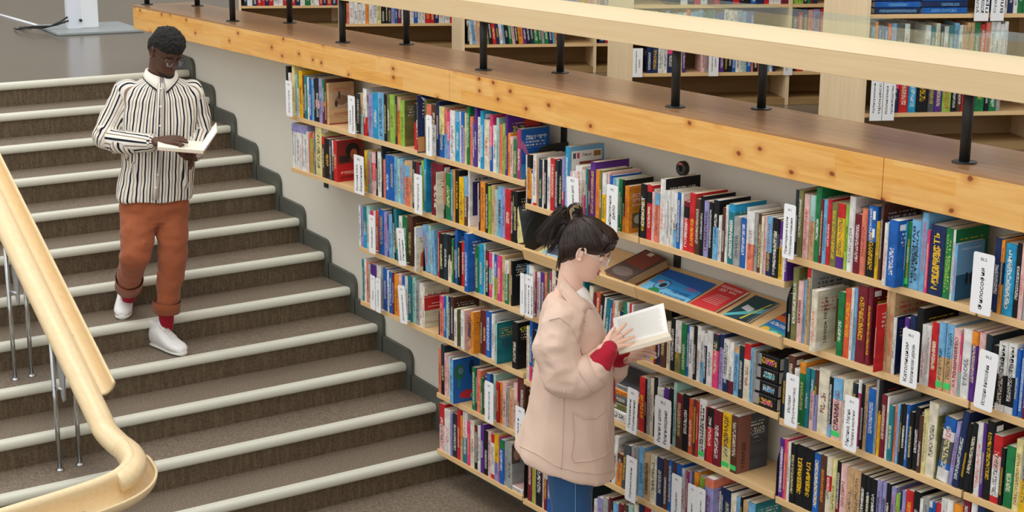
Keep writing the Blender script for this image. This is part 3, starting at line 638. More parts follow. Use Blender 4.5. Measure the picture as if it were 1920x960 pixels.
['L2', 4.37, 0.016, 0.225, 0.0, 0, 'W', {}, 232],
['L2', 4.386, 0.0278, 0.226, 0.0, 0, 'B50e', {}, 408],
['L2', 4.413, 0.0355, 0.225, 0.0, 0, 'P', {}, 521],
['L2', 4.449, 0.0275, 0.233, 0.0, 0, 'f', {}, 420],
['L2', 4.476, 0.0335, 0.217, 0.0, 0, 'W30E', {}, 481],
['L2', 4.51, 0.0209, 0.215, 0.0, 0, 'f', {}, 299],
['L2', 4.531, 0.0131, 0.222, 0.0, 0, 'K', {'c': 'K', 'face': 'real'}, 194],
['M2', 4.657, 0.0188, 0.232, 0.0, 0, 'b', {}, 300],
['M2', 4.676, 0.0374, 0.236, 0.0, 0, 'W', {}, 608],
['M2', 4.713, 0.0149, 0.221, 0.0, 0, 'w', {}, 228],
['M2', 4.728, 0.0148, 0.216, 0.0, 0, 'M', {}, 223],
['M2', 4.743, 0.0258, 0.217, 0.0, 0, 'W', {}, 392],
['M2', 4.768, 0.0366, 0.221, 0.0, 0, 'V', {}, 568],
['M2', 4.805, 0.0182, 0.229, 0.0, 0, 's', {}, 295],
['M2', 4.823, 0.0145, 0.236, 0.0, 0, 'E', {}, 244],
['M2', 4.838, 0.0253, 0.237, 0.0, 0, 'M', {}, 429],
['M2', 4.863, 0.0287, 0.257, 0.0, 0, 'w', {}, 529],
['M2', 4.892, 0.0214, 0.261, 0.0, 0, 'k', {}, 404],
['M2', 4.913, 0.0213, 0.27, 0.0, 0, 'b', {}, 418],
['M2', 4.935, 0.0212, 0.275, 0.0, 0, 'W', {}, 425],
['M2', 4.956, 0.0211, 0.275, 0.0, 0, 'r', {}, 425],
['M2', 4.977, 0.028, 0.285, 0.0, 0, 'n', {}, 588],
['M2', 5.005, 0.0244, 0.29, 0.0, 0, 'G', {}, 524],
['M2', 5.029, 0.0243, 0.291, 0.0, 0, 'B', {}, 526],
['M2', 5.054, 0.0276, 0.297, 0.0, 0, 'w', {}, 613],
['M2', 5.081, 0.0274, 0.303, 0.0, 0, 'T', {}, 625],
['L3', 3.082, 0.0187, 0.236, 0.0, 0, 'T', {}, 221],
['L3', 3.1, 0.0233, 0.241, 0.0, 0, 'W', {}, 282],
['L3', 3.124, 0.0279, 0.228, 0.0, 0, 's', {}, 320],
['L3', 3.152, 0.0185, 0.222, 0.0, 0, 't', {}, 208],
['L3', 3.17, 0.0276, 0.228, 0.0, 0, 'V', {}, 321],
['L3', 3.198, 0.0412, 0.228, 0.0, 0, 'V', {}, 480],
['L3', 3.239, 0.0545, 0.234, 0.0, 0, 'W', {}, 659],
['L3', 3.293, 0.018, 0.238, 0.0, 0, 'G', {}, 223],
['L3', 3.311, 0.0448, 0.236, 0.0, 0, 'B', {}, 554],
['L3', 3.356, 0.0223, 0.232, 0.0, 0, 'W', {}, 272],
['L3', 3.378, 0.0354, 0.228, 0.0, 0, 'B', {}, 427],
['L3', 3.414, 0.0176, 0.232, 0.0, 0, 'r', {}, 217],
['L3', 3.432, 0.0482, 0.228, 0.0, 0, 'O', {}, 589],
['L3', 3.48, 0.0305, 0.242, 0.0, 0, 'p', {}, 397],
['L3', 3.51, 0.026, 0.232, 0.0, 0, 'B', {}, 326],
['L3', 3.536, 0.0344, 0.239, 0.0, 0, 'W', {}, 448],
['L3', 3.571, 0.0427, 0.248, 0.0, 0, 'T', {}, 582],
['L3', 3.613, 0.0339, 0.251, 0.0, 0, 't', {}, 471],
['L3', 3.647, 0.0379, 0.242, 0.0, 0, 'G', {}, 510],
['L3', 3.685, 0.0335, 0.235, 0.0, 0, 'W', {}, 442],
['L3', 3.719, 0.0208, 0.222, 0.0, 0, 'w', {'c': 'w', 'face': 'redband'}, 260],
['L3', 3.888, 0.0402, 0.213, 0.0, 0, 'P30s', {}, 500],
['L3', 3.928, 0.024, 0.219, 0.0, 0, 'B', {}, 308],
['L3', 3.952, 0.0199, 0.221, 0.0, 0, 't', {}, 259],
['L3', 3.972, 0.0198, 0.226, 0.0, 0, 'N', {}, 265],
['L3', 3.992, 0.0237, 0.229, 0.0, 0, 'n', {}, 322],
['L3', 4.08, 0.0272, 0.193, 0.0, 0.035, 'W', {'c': 'l', 'face': 'olive'}, 317],
['L3', 4.142, 0.0346, 0.203, 0.0, 0.035, 'W', {'c': 'p', 'face': 'face'}, 429],
['L3', 4.238, 0.0226, 0.215, 0.0, 0.035, 'O', {'c': 'O', 'face': 'bar'}, 302],
['L3', 4.265, 0.0187, 0.223, 0.0, 0, 'n', {}, 261],
['L3', 4.284, 0.0335, 0.226, 0.0, 0, 'r', {}, 477],
['L3', 4.317, 0.0443, 0.233, 0.0, 0, 'B', {}, 654],
['L3', 4.362, 0.0293, 0.227, 0.0, 0, 'W', {}, 425],
['L3', 4.449, 0.0145, 0.209, 0.0, 0.035, 't', {'c': 'T', 'face': 'circle'}, 196],
['L3', 4.538, 0.0459, 0.232, 0.0, 0, 'K', {'c': 'K', 'face': 'foot'}, 706],
['M3', 4.665, 0.0241, 0.266, 0.0, 0, 'w', {}, 436],
['M3', 4.689, 0.024, 0.305, 0.0, 0, 'B75P', {}, 500],
['M3', 4.713, 0.0239, 0.257, 0.0, 0, 'K', {}, 422],
['M3', 4.737, 0.0339, 0.262, 0.0, 0, 'C', {}, 614],
['M3', 4.771, 0.0337, 0.27, 0.0, 0, 'r', {}, 633],
['M3', 4.804, 0.0268, 0.277, 0.0, 0, 'K', {}, 519],
['M3', 4.831, 0.0266, 0.283, 0.0, 0, 'W', {}, 531],
['M3', 4.858, 0.0265, 0.286, 0.0, 0, 'n', {}, 536],
['M3', 4.884, 0.0263, 0.297, 0.0, 0, 'N', {}, 556],
['M3', 4.91, 0.0327, 0.309, 0.0, 0, 'w', {}, 724],
['M3', 4.943, 0.026, 0.31, 0.0, 0, 'O', {}, 581],
['M3', 4.969, 0.0258, 0.31, 0.0, 0, 'k', {}, 581],
['L4', 3.868, 0.0285, 0.239, 0.0, 0, 's', {}, 392],
['L4', 3.897, 0.0365, 0.267, 0.0, 0, 'k60K', {}, 562],
['L4', 3.933, 0.0322, 0.23, 0.0, 0, 'p', {}, 432],
['L4', 3.966, 0.016, 0.221, 0.0, 0, 'W', {}, 207],
['L4', 4.043, 0.0316, 0.235, 0.0, 0.035, 'b', {'c': 'B', 'face': 'sea'}, 440],
['L4', 4.186, 0.0345, 0.223, 0.0, 0, 'E', {}, 469],
['L4', 4.22, 0.0152, 0.227, 0.0, 0, 'N', {}, 212],
['L4', 4.235, 0.0341, 0.223, 0.0, 0, 's', {}, 470],
['L4', 4.269, 0.0189, 0.189, 0.0, 0, 'E', {}, 221],
['L4', 4.288, 0.03, 0.201, 0.0, 0, 'n', {}, 378],
['L4', 4.318, 0.0373, 0.229, 0.0, 0, 'B20W', {}, 537],
['L4', 4.356, 0.0296, 0.233, 0.0, 0, 'N', {}, 436],
['L4', 4.385, 0.0221, 0.239, 0.0, 0, 't', {}, 336],
['L4', 4.407, 0.0293, 0.208, 0.0, 0, 'R', {}, 390],
['L4', 4.437, 0.0219, 0.21, 0.0, 0, 'O', {}, 295],
['L4', 4.459, 0.0363, 0.224, 0.0, 0, 'p', {}, 526],
['L4', 4.495, 0.0216, 0.205, 0.0, 0, 'G', {}, 288],
['L4', 4.516, 0.0358, 0.202, 0.0, 0, 'f', {}, 474],
['L4', 4.552, 0.032, 0.241, 0.0, 0, 'p', {}, 508],
['L4', 4.588, 0.0212, 0.277, 0.0, 0, 'r', {}, 390],
['L4', 4.609, 0.0422, 0.28, 0.0, 0, 'n', {}, 788],
['L5', 3.878, 0.0532, 0.258, 0.0, 0, 'R45p', {}, 787],
['L5', 3.931, 0.0567, 0.241, 0.0, 0, 'W', {}, 790],
['L5', 3.988, 0.0161, 0.232, 0.0, 0, 'v', {}, 217],
['L5', 4.004, 0.044, 0.236, 0.0, 0, 'k', {}, 608],
['L5', 4.048, 0.0318, 0.268, 0.0, 0, 'R', {}, 502],
['L5', 4.08, 0.0198, 0.244, 0.0, 0, 'O50f', {}, 286],
['L5', 4.099, 0.0432, 0.277, 0.0, 0, 'W50T', {}, 715],
['L5', 4.143, 0.0273, 0.236, 0.0, 0, 'P', {}, 388],
['L5', 4.17, 0.0388, 0.248, 0.0, 0, 'w', {}, 581],
['L5', 4.209, 0.0346, 0.232, 0.0, 0, 'r50K', {}, 489],
['L5', 4.243, 0.0268, 0.24, 0.0, 0, 'W', {}, 393],
['L5', 4.27, 0.0304, 0.258, 0.0, 0, 'V', {}, 484],
['L5', 4.301, 0.0378, 0.234, 0.0, 0, 'K', {}, 549],
['L5', 4.338, 0.0263, 0.242, 0.0, 0, 'p', {}, 397],
['L5', 4.364, 0.0299, 0.238, 0.0, 0, 'R20W90R', {}, 446],
['L5', 4.394, 0.0371, 0.245, 0.0, 0, 'Y60v', {}, 575],
['L5', 4.431, 0.0074, 0.239, 0.0, 0, 'P', {}, 112],
['L5', 4.439, 0.0404, 0.23, 0.0, 0, 'E20B', {}, 592],
['L5', 4.479, 0.0256, 0.229, 0.0, 0, 'G', {}, 375],
['L5', 4.505, 0.0435, 0.238, 0.0, 0, 'G', {'c': 'G', 'face': 'photo'}, 669],
['M5', 4.677, 0.0403, 0.275, 0.0, 0, 'r', {}, 744],
['M5', 4.717, 0.0209, 0.221, 0.0, 0, 'e', {}, 311],
['M5', 4.738, 0.0083, 0.224, 0.0, 0, 'f', {}, 126],
['M5', 4.747, 0.0538, 0.236, 0.0, 0, 'K', {}, 862],
['M5', 4.8, 0.0181, 0.257, 0.0, 0, 'p', {}, 318],
['M5', 4.818, 0.027, 0.266, 0.0, 0, 'w40r', {}, 493],
['M5', 4.845, 0.0325, 0.241, 0.0, 0, 'B', {}, 542],
['M5', 4.878, 0.0218, 0.188, 0.0, 0, 'G', {}, 285],
['M5', 4.9, 0.0225, 0.225, 0.0, 0, 'K', {}, 355],
['M5', 4.922, 0.032, 0.266, 0.0, 0, 'n', {}, 598],
['M5', 4.954, 0.0318, 0.276, 0.0, 0, 'N', {}, 621],
['M5', 4.986, 0.0315, 0.286, 0.0, 0, 'w', {}, 644],
['M5', 5.017, 0.0313, 0.296, 0.0, 0, 'R', {}, 667],
['M5', 5.049, 0.0311, 0.306, 0.0, 0, 'k', {}, 690],
['M0', 4.645, 0.0101, 0.225, 0.0, 0, 'W', {}, 158],
['M0', 4.655, 0.0302, 0.23, 0.0, 0, 'K28O90K', {}, 484],
['M0', 4.686, 0.0167, 0.162, 0.0, 0, 'B10W', {}, 190],
['M0', 4.702, 0.0266, 0.236, 0.0, 0, 'W95R', {}, 443],
['M0', 4.729, 0.0099, 0.222, 0.0, 0, 'O', {}, 156],
['M0', 4.739, 0.0099, 0.228, 0.0, 0, 'G', {}, 160],
['M0', 4.749, 0.0263, 0.22, 0.0, 0, 'k', {}, 413],
['M0', 4.775, 0.0164, 0.219, 0.0, 0, 'W', {}, 256],
['M0', 4.791, 0.0228, 0.226, 0.0, 0, 'K', {}, 371],
['M0', 4.814, 0.0259, 0.238, 0.0, 0, 'W', {}, 446],
['M0', 4.84, 0.0354, 0.24, 0.0, 0, 'R', {}, 618],
['M0', 4.876, 0.0256, 0.236, 0.0, 0, 'k', {}, 442],
['M0', 4.901, 0.0254, 0.244, 0.0, 0, 'K', {}, 457],
['M0', 4.927, 0.0221, 0.259, 0.0, 0, 'v60M', {}, 424],
['M0', 4.949, 0.0283, 0.31, 0.0, 0, 'C', {'c': 'b', 'face': 'blue'}, 654],
['M0', 4.983, 0.0187, 0.203, 0.0, 0, 'p', {}, 285],
['M0', 5.002, 0.0249, 0.207, 0.0, 0, 'W', {}, 388],
['M0', 5.027, 0.0493, 0.237, 0.0, 0, 'W', {}, 889],
['M0', 5.076, 0.0245, 0.226, 0.0, 0, 'w50P', {}, 424],
['M0', 5.101, 0.0183, 0.233, 0.0, 0, 'T', {}, 327],
['M0', 5.119, 0.0182, 0.232, 0.0, 0, 'r', {}, 326],
['M0', 5.137, 0.0362, 0.271, 0.0, 0, 'V', {}, 762],
['M0', 5.173, 0.0299, 0.241, 0.0, 0, 'O', {}, 564],
['M0', 5.203, 0.0178, 0.242, 0.0, 0, 'l', {}, 340],
['M0', 5.221, 0.0296, 0.236, 0.0, 0, 'W40Y', {}, 552],
['M0', 5.254, 0.0181, 0.244, 0.0, 0, 'p', {}, 353],
['M0', 5.272, 0.0193, 0.231, 0.0, 0, 'B', {}, 358],
['M0', 5.292, 0.0192, 0.223, 0.0, 0, 'b', {}, 344],
['M0', 5.311, 0.0223, 0.226, 0.0, 0, 't', {}, 408],
['M0', 5.333, 0.0159, 0.225, 0.0, 0, 'E', {}, 290],
['M0', 5.349, 0.0127, 0.227, 0.0, 0, 'E', {}, 234],
['M0', 5.362, 0.0158, 0.226, 0.0, 0, 'K70O', {}, 291],
['M0', 5.378, 0.0282, 0.203, 0.0, 0, 'O', {'c': 'O', 'face': 'exhib'}, 470],
['M0', 5.483, 0.041, 0.231, 0.0, 0, 'K', {'t': 'СЕКРЕТ'}, 796],
['M0', 5.524, 0.0351, 0.233, 0.0, 0, 'R12K33R', {}, 695],
['M0', 5.559, 0.0181, 0.208, 0.0, 0, 'p', {}, 322],
['M0', 5.577, 0.0329, 0.21, 0.0, 0, 'b25s', {}, 596],
['M0', 5.611, 0.0327, 0.274, 0.0, 0, 'W', {'c': 'K', 'face': 'clap'}, 776],
['M0', 5.643, 0.0118, 0.229, 0.0, 0, 'W', {}, 237],
['M0', 5.655, 0.0206, 0.231, 0.0, 0, 'W', {}, 417],
['M0', 5.676, 0.0205, 0.231, 0.0, 0, 'W', {}, 416],
['M0', 5.696, 0.0262, 0.23, 0.0, 0, 'W55g68b', {}, 533],
['M0', 5.722, 0.0231, 0.234, 0.0, 0, 'B', {}, 482],
['M0', 5.745, 0.0144, 0.234, 0.0, 0, 'W', {}, 302],
['M0', 5.76, 0.0344, 0.204, 0.0, 0, 'r10K33R', {'t': 'ПОБЕДА'}, 631],
['M0', 5.794, 0.0397, 0.245, 0.0, 0, 'R', {}, 885],
['M0', 5.834, 0.0309, 0.228, 0.0, 0, 'n', {}, 646],
['M0', 5.865, 0.0216, 0.244, 0.0, 0, 'K', {}, 592],
['M0', 5.886, 0.0322, 0.229, 0.0, 0, 'v', {'t': 'НАШЕСТВИЕ'}, 686],
['M0', 5.918, 0.0232, 0.228, 0.0, 0, 'K', {}, 494],
['M0', 5.942, 0.0339, 0.243, 0.0, 0, 'K45b', {}, 778],
['M0', 5.976, 0.0179, 0.185, 0.0, 0, 'W', {}, 315],
['M0', 5.994, 0.0179, 0.22, 0.0, 0, 'n', {}, 375],
['M0', 6.011, 0.0162, 0.232, 0.0, 0, 'W', {}, 359],
['M0', 6.028, 0.0359, 0.242, 0.0, 0, 'C13T', {'t': 'РАЗЛАНОВ'}, 837],
['M0', 6.064, 0.0398, 0.198, 0.0, 0, 'G', {}, 767],
['M0', 6.103, 0.0315, 0.199, 0.0, 0, 'B', {}, 615],
['M0', 6.135, 0.0078, 0.246, 0.0, 0, 'W', {}, 190],
['M0', 6.143, 0.0364, 0.234, 0.0, 0, 'W55s', {}, 845],
['M0', 6.179, 0.0181, 0.234, 0.0, 0, 'G', {}, 422],
['M0', 6.197, 0.0231, 0.231, 0.0, 0, 'n', {}, 536],
['M0', 6.22, 0.0128, 0.228, 0.0, 0, 'w', {}, 294],
['M0', 6.233, 0.0153, 0.229, 0.0, 0, 'p', {}, 354],
['M0', 6.248, 0.0294, 0.231, 0.0, 0, 'b60N', {}, 691],
['M0', 6.278, 0.0362, 0.231, 0.0, 0, 'K25g50K', {'t': 'О Мэрилин Монро'}, 856],
['M0', 6.314, 0.0249, 0.228, 0.0, 0, 'V45Y', {'t': 'ИГРА В ПОДДАЙ'}, 588],
['M0', 6.339, 0.0124, 0.227, 0.0, 0, 'W', {}, 292],
['M0', 6.351, 0.0148, 0.223, 0.0, 0, 'V', {}, 344],
['M2', 5.123, 0.0296, 0.24, 0.1, 0, 'w', {}, 541],
['M2', 5.152, 0.0257, 0.214, 0.1, 0, 'r', {}, 421],
['M2', 5.178, 0.0292, 0.225, 0.1, 0, 'o', {}, 507],
['M2', 5.207, 0.0291, 0.218, 0.1, 0, 'K', {}, 491],
['M2', 5.237, 0.0123, 0.212, 0.1, 0, 'W', {}, 202],
['M2', 5.249, 0.0273, 0.209, 0.1, 0, 'T', {}, 447],
['M2', 5.276, 0.0179, 0.206, 0.1, 0, 'B', {}, 290],
['M2', 5.294, 0.0178, 0.206, 0.1, 0, 's', {}, 289],
['M2', 5.312, 0.0248, 0.214, 0.08, 0, 'w', {'c': 'w'}, 421],
['M2', 5.337, 0.0247, 0.17, 0.0, 0, 'W', {}, 335],
['M2', 5.361, 0.0211, 0.175, 0.0, 0, 'N', {}, 295],
['M2', 5.383, 0.021, 0.221, 0.0, 0, 'E', {}, 372],
['M2', 5.403, 0.0139, 0.224, 0.0, 0, 'T', {}, 252],
['M2', 5.417, 0.0139, 0.225, 0.0, 0, 'W', {}, 253],
['M2', 5.431, 0.0138, 0.226, 0.0, 0, 'R', {}, 254],
['M2', 5.445, 0.0138, 0.224, 0.0, 0, 'W', {}, 252],
['M2b', 5.485, 0.0406, 0.135, 0.0, 0, 'M', {}, 454],
['M2b', 5.525, 0.0217, 0.141, 0.0, 0, 'N', {}, 254],
['M2b', 5.547, 0.0247, 0.159, 0.0, 0, 'b', {}, 328],
['M2b', 5.572, 0.0276, 0.166, 0.0, 0, 'W40Y', {}, 385],
['M2b', 5.599, 0.0183, 0.17, 0.0, 0, 'r', {}, 263],
['M2b', 5.617, 0.0243, 0.176, 0.0, 0, 'N', {}, 363],
['M2b', 5.642, 0.0361, 0.185, 0.0, 0, 'n', {}, 573],
['M2b', 5.678, 0.0269, 0.204, 0.0, 0, 'w', {}, 472],
['M2b', 5.705, 0.0297, 0.227, 0.0, 0, 'K', {}, 585],
['M2b', 5.734, 0.0383, 0.224, 0.0, 0, 'W60l', {}, 751],
['M2b', 5.773, 0.0321, 0.22, 0.0, 0, 'E', {}, 624],
['M2b', 5.805, 0.0174, 0.217, 0.0, 0, 'B', {}, 335],
['M2b', 5.822, 0.0289, 0.216, 0.0, 0, 'W', {}, 557],
['M2b', 5.851, 0.0201, 0.229, 0.0, 0, 'K', {}, 413],
['M2b', 5.871, 0.0228, 0.234, 0.0, 0, 'W', {}, 483],
['M2b', 5.894, 0.0227, 0.22, 0.0, 0, 'W60b', {}, 455],
['M2b', 5.917, 0.0169, 0.217, 0.0, 0, 'W25N', {'t': 'ИСТОРИЯ'}, 336],
['M2b', 5.934, 0.0365, 0.23, 0.0, 0, 'W', {}, 770],
['M2b', 5.97, 0.0362, 0.227, 0.0, 0, 'k30P', {}, 762],
['M2b', 6.009, 0.0241, 0.235, 0.0, 0, 'N25v', {}, 530],
['M2b', 6.033, 0.0324, 0.219, 0.0, 0, 'W75N', {'t': 'Жанна Маркова'}, 668],
['M2b', 6.066, 0.0272, 0.216, 0.0, 0, 'W75r', {}, 556],
['M2b', 6.093, 0.0319, 0.21, 0.0, 0, 'f15b', {}, 640],
['M2b', 6.125, 0.0268, 0.214, 0.0, 0, 'k', {}, 551],
['M2b', 6.151, 0.0387, 0.234, 0.0, 0, 'R28w', {}, 877],
['M2b', 6.19, 0.0168, 0.221, 0.0, 0, 'b', {}, 363],
['M2b', 6.207, 0.0129, 0.218, 0.0, 0, 'G', {}, 275],
['M3b', 5.506, 0.044, 0.245, 0.0, 0, 'R', {}, 886],
['M3b', 5.55, 0.0094, 0.244, 0.0, 0, 'K', {}, 189],
['M3b', 5.56, 0.0218, 0.25, 0.0, 0, 'G', {}, 451],
['M3b', 5.582, 0.0217, 0.256, 0.0, 0, 'w', {}, 462],
['M3b', 5.603, 0.0259, 0.271, 0.0, 0, 'K50W60K', {'c': 'W', 'face': 'marks'}, 587],
['M3b', 5.629, 0.0416, 0.23, 0.0, 0, 'W', {}, 805],
['M3b', 5.671, 0.0364, 0.24, 0.0, 0, 'V', {}, 742],
['M3b', 5.707, 0.0271, 0.247, 0.0, 0, 'K', {}, 574],
['M3b', 5.734, 0.0209, 0.282, 0.0, 0, 't', {'c': 't'}, 508],
['M3b', 5.755, 0.0416, 0.241, 0.0, 0, 'r45n', {}, 870],
['M3b', 5.797, 0.0412, 0.249, 0.0, 0, 'K', {}, 898],
['M3b', 5.838, 0.0262, 0.24, 0.0, 0, 'o', {}, 557],
['M3b', 5.864, 0.0232, 0.243, 0.0, 0, 'n', {}, 501],
['M3b', 5.887, 0.0098, 0.242, 0.0, 0, 'R', {}, 212],
['M3b', 5.897, 0.0447, 0.255, 0.0, 0, 'W', {'t': 'Свобода религии', 'g': 1}, 1024],
['M3b', 5.942, 0.0103, 0.234, 0.0, 0, 'r', {}, 217],
['M3b', 5.952, 0.038, 0.237, 0.0, 0, 'K35R', {}, 819],
['M3b', 5.99, 0.0488, 0.236, 0.0, 0, 'r', {}, 1057],
['M3b', 6.039, 0.0542, 0.241, 0.0, 0, 'Y60y', {'t': 'ЭЛИАДЕ', 'g': 1}, 1309],
['M3b', 6.093, 0.0401, 0.242, 0.0, 0, 'n', {'c': 'g', 'face': 'eliade', 'g': 1}, 917],
['M4', 5.235, 0.0406, 0.2, 0.0, 0, 'r', {}, 402],
['M4', 5.276, 0.0548, 0.2, 0.0, 0, 'k', {}, 548],
['M4', 5.331, 0.029, 0.23, 0.09, 0, 'W', {'t': 'МАИС'}, 583],
['M4', 5.36, 0.0431, 0.154, 0.06, 0, 'n25O', {}, 521],
['M4', 5.403, 0.0285, 0.206, 0.06, 0, 'g', {}, 463],
['M4', 5.431, 0.0353, 0.212, 0.0, 0, 'g', {}, 597],
['M4', 5.466, 0.0281, 0.216, 0.0, 0, 'G', {}, 487],
['M4', 5.495, 0.0209, 0.223, 0.0, 0, 'G', {}, 376],
['M4', 5.516, 0.0381, 0.23, 0.0, 0, 'b', {}, 712],
['M4', 5.554, 0.0412, 0.216, 0.0, 0, 'f', {'t': 'БИБЛИЯ'}, 728],
['M4', 5.595, 0.0442, 0.221, 0.0, 0, 'w', {}, 807],
['M4', 5.639, 0.0438, 0.221, 0.0, 0, 'N', {}, 808],
['M4', 5.683, 0.03, 0.226, 0.0, 0, 'n', {}, 573],
['M4', 5.713, 0.0278, 0.231, 0.0, 0, 'B', {}, 545],
['M4', 5.746, 0.0231, 0.232, 0.0, 0, 'n', {}, 456],
['M4', 5.769, 0.0356, 0.233, 0.0, 0, 'B', {}, 713],
['M4', 5.804, 0.0303, 0.222, -0.08, 0, 'W', {}, 582],
['M4', 5.835, 0.0151, 0.22, 0.0, 0, 'M', {}, 289],
['M4', 5.85, 0.015, 0.221, 0.0, 0, 'v', {}, 291],
['M4', 5.865, 0.0199, 0.231, 0.0, 0, 'g', {}, 405],
['M4', 5.885, 0.0297, 0.238, 0.0, 0, 'O30B', {}, 624],
['M4', 5.915, 0.0295, 0.22, 0.0, 0, 'e', {}, 577],
['M4', 5.989, 0.0531, 0.254, 0.0, 0.035, 's15v', {}, 1224],
['M4', 6.042, 0.006, 0.199, 0.0, 0, 'w', {}, 479],
['M4', 6.048, 0.0195, 0.22, 0.0, 0, 'N', {}, 867],
['M4', 6.067, 0.045, 0.219, 0.0, 0, 'N', {}, 909],
['M4', 6.112, 0.0328, 0.213, 0.0, 0, 'w', {}, 652],
['M4', 6.145, 0.0233, 0.211, 0.0, 0, 'b', {}, 461],
['M4', 6.168, 0.0116, 0.218, 0.0, 0, 'K', {}, 239],
['M4', 6.18, 0.03, 0.208, 0.0, 0, 'f', {}, 593],
['M4', 6.21, 0.0411, 0.213, 0.0, 0, 'b', {'c': 'T'}, 838],
['M5', 5.204, 0.0263, 0.186, 0.0, 0, 'W', {}, 366],
['M5', 5.23, 0.0448, 0.206, 0.0, 0, 'v', {}, 695],
['M5', 5.275, 0.037, 0.221, 0.0, 0, 'G', {}, 622],
['M5', 5.312, 0.0184, 0.23, 0.0, 0, 'r', {}, 323],
['M5', 5.33, 0.0147, 0.216, 0.0, 0, 'k', {}, 243],
['M5', 5.345, 0.0401, 0.22, 0.0, 0, 'b', {}, 681],
['M5', 5.385, 0.0325, 0.227, 0.0, 0, 'r', {}, 574],
['M5', 5.417, 0.0394, 0.236, 0.0, 0, 'n', {}, 729],
['M5', 5.457, 0.0355, 0.248, 0.0, 0, 't', {}, 698],
['M5', 5.492, 0.0353, 0.265, 0.0, 0, 'w', {}, 746],
['M5', 5.528, 0.042, 0.28, 0.0, 0, 'N', {}, 944],
['M5', 5.569, 0.0416, 0.29, 0.0, 0, 'R', {}, 978],
['M5', 5.611, 0.0412, 0.309, 0.0, 0, 'W', {}, 1042],
['R0', 6.39, 0.0202, 0.252, 0.0, 0, 'k', {}, 539],
['R0', 6.41, 0.0253, 0.255, 0.0, 0, 'l', {}, 687],
['R0', 6.436, 0.0298, 0.245, 0.0, 0, 'p', {}, 784],
['R0', 6.466, 0.0311, 0.246, 0.0, 0, 't40f', {}, 831],
['R0', 6.497, 0.0283, 0.283, 0.0, 0, 'E', {}, 875],
['R0', 6.525, 0.0128, 0.24, 0.0, 0, 'r', {}, 338],
['R0', 6.538, 0.0204, 0.242, 0.0, 0, 'b', {}, 545],
['R0', 6.558, 0.0188, 0.245, 0.0, 0, 'R', {}, 511],
['R0', 6.577, 0.0317, 0.238, 0.0, 0, 'l', {}, 844],
['R0', 6.609, 0.0374, 0.241, 0.0, 0, 'R22Y82V', {}, 1017],
['R0', 6.646, 0.0198, 0.243, 0.0, 0, 'e', {}, 546],
['R0', 6.666, 0.0295, 0.277, 0.0, 0, 'W', {}, 936],
['R0', 6.696, 0.0317, 0.217, 0.0, 0, 'r', {}, 795],
['R0', 6.727, 0.0266, 0.242, 0.0, 0, 's', {}, 749],
['R0', 6.754, 0.044, 0.259, 0.0, 0, 'B50K', {'t': 'АЛЕКСИЙ II'}, 1341],
['R0', 6.798, 0.0171, 0.208, 0.0, 0, 'Y', {}, 422],
['R0', 6.815, 0.0128, 0.279, 0.0, 0, 'n', {}, 424],
['R0', 6.872, 0.0188, 0.223, 0.0, 0.035, 'W', {'c': 'B'}, 506],
['R0', 6.891, 0.0423, 0.237, 0.0, 0.035, 'B', {}, 1224],
['R0', 6.933, 0.006, 0.231, 0.0, 0, 'C35T', {}, 795],
['R0', 6.939, 0.0174, 0.233, 0.0, 0, 'E', {'t': 'РОССИИ', 'g': 1}, 880],
['R0', 6.956, 0.0442, 0.245, 0.0, 0, 'b', {'t': 'НЕБЕСНАЯ СТРАЖА'}, 1349],
['R0', 7.0, 0.029, 0.278, 0.0, 0, 'b', {}, 1015],
['R0', 7.029, 0.012, 0.221, 0.0, 0, 'P', {}, 334],
['R0', 7.042, 0.0656, 0.244, 0.0, 0, 'N', {'t': 'МУДРОСТЬ', 'ink': 'Y'}, 2048],
['R0', 7.107, 0.0334, 0.244, 0.0, 0, 'E', {'t': 'НЕБЕСНЫЙ ОГОНЬ', 'ink': 'e'}, 1058],
['R0', 7.14, 0.0105, 0.244, 0.0, 0, 'W', {'c': 'E'}, 336],
['R0', 7.151, 0.0131, 0.198, 0.0, 0, 'b', {'c': 'b', 'face': 'photo2'}, 341],
['R0', 7.31, 0.0299, 0.25, 0.0, 0, 'N', {}, 1032],
['R0', 7.34, 0.0124, 0.248, 0.0, 0, 'O30N60O', {}, 427],
['R0', 7.352, 0.0442, 0.241, 0.0, 0, 'C', {'t': 'Философия'}, 1491],
['R0', 7.397, 0.0243, 0.248, 0.0, 0, 'K', {}, 852],
['R0', 7.421, 0.0169, 0.253, 0.0, 0, 'p', {}, 610],
['R0', 7.438, 0.0168, 0.251, 0.0, 0, 'G', {}, 603],
['R0', 7.455, 0.0191, 0.254, 0.0, 0, 'k', {}, 700],
['R0', 7.474, 0.019, 0.262, 0.0, 0, 'W', {}, 721],
['R1', 6.381, 0.0189, 0.177, 0.0, 0, 'K', {}, 349],
['R1', 6.4, 0.0313, 0.284, 0.0, 0, 'l', {}, 932],
['R1', 6.431, 0.028, 0.238, 0.0, 0, 'p', {'t': 'ЦЕРКВИ', 'ink': 'r'}, 704],
['R1', 6.459, 0.0154, 0.246, 0.0, 0, 'b', {}, 404],
['R1', 6.474, 0.0184, 0.297, 0.0, 0, 'R12f', {}, 585],
['R1', 6.493, 0.0061, 0.296, 0.0, 0, 'G', {}, 195],
['R1', 6.54, 0.032, 0.233, 0.0, 0.035, 'w', {'c': 'w', 'face': 'neron'}, 811],
['R1', 6.635, 0.0318, 0.242, 0.0, 0, 'E', {}, 859],
['R1', 6.667, 0.035, 0.261, 0.0, 0, 'o', {}, 1029],
['R1', 6.702, 0.0127, 0.271, 0.0, 0, 'W', {}, 391],
['R1', 6.714, 0.015, 0.272, 0.0, 0, 'b', {}, 464],
['R1', 6.729, 0.0469, 0.287, 0.0, 0, 'r', {'ink': 'Y'}, 1544],
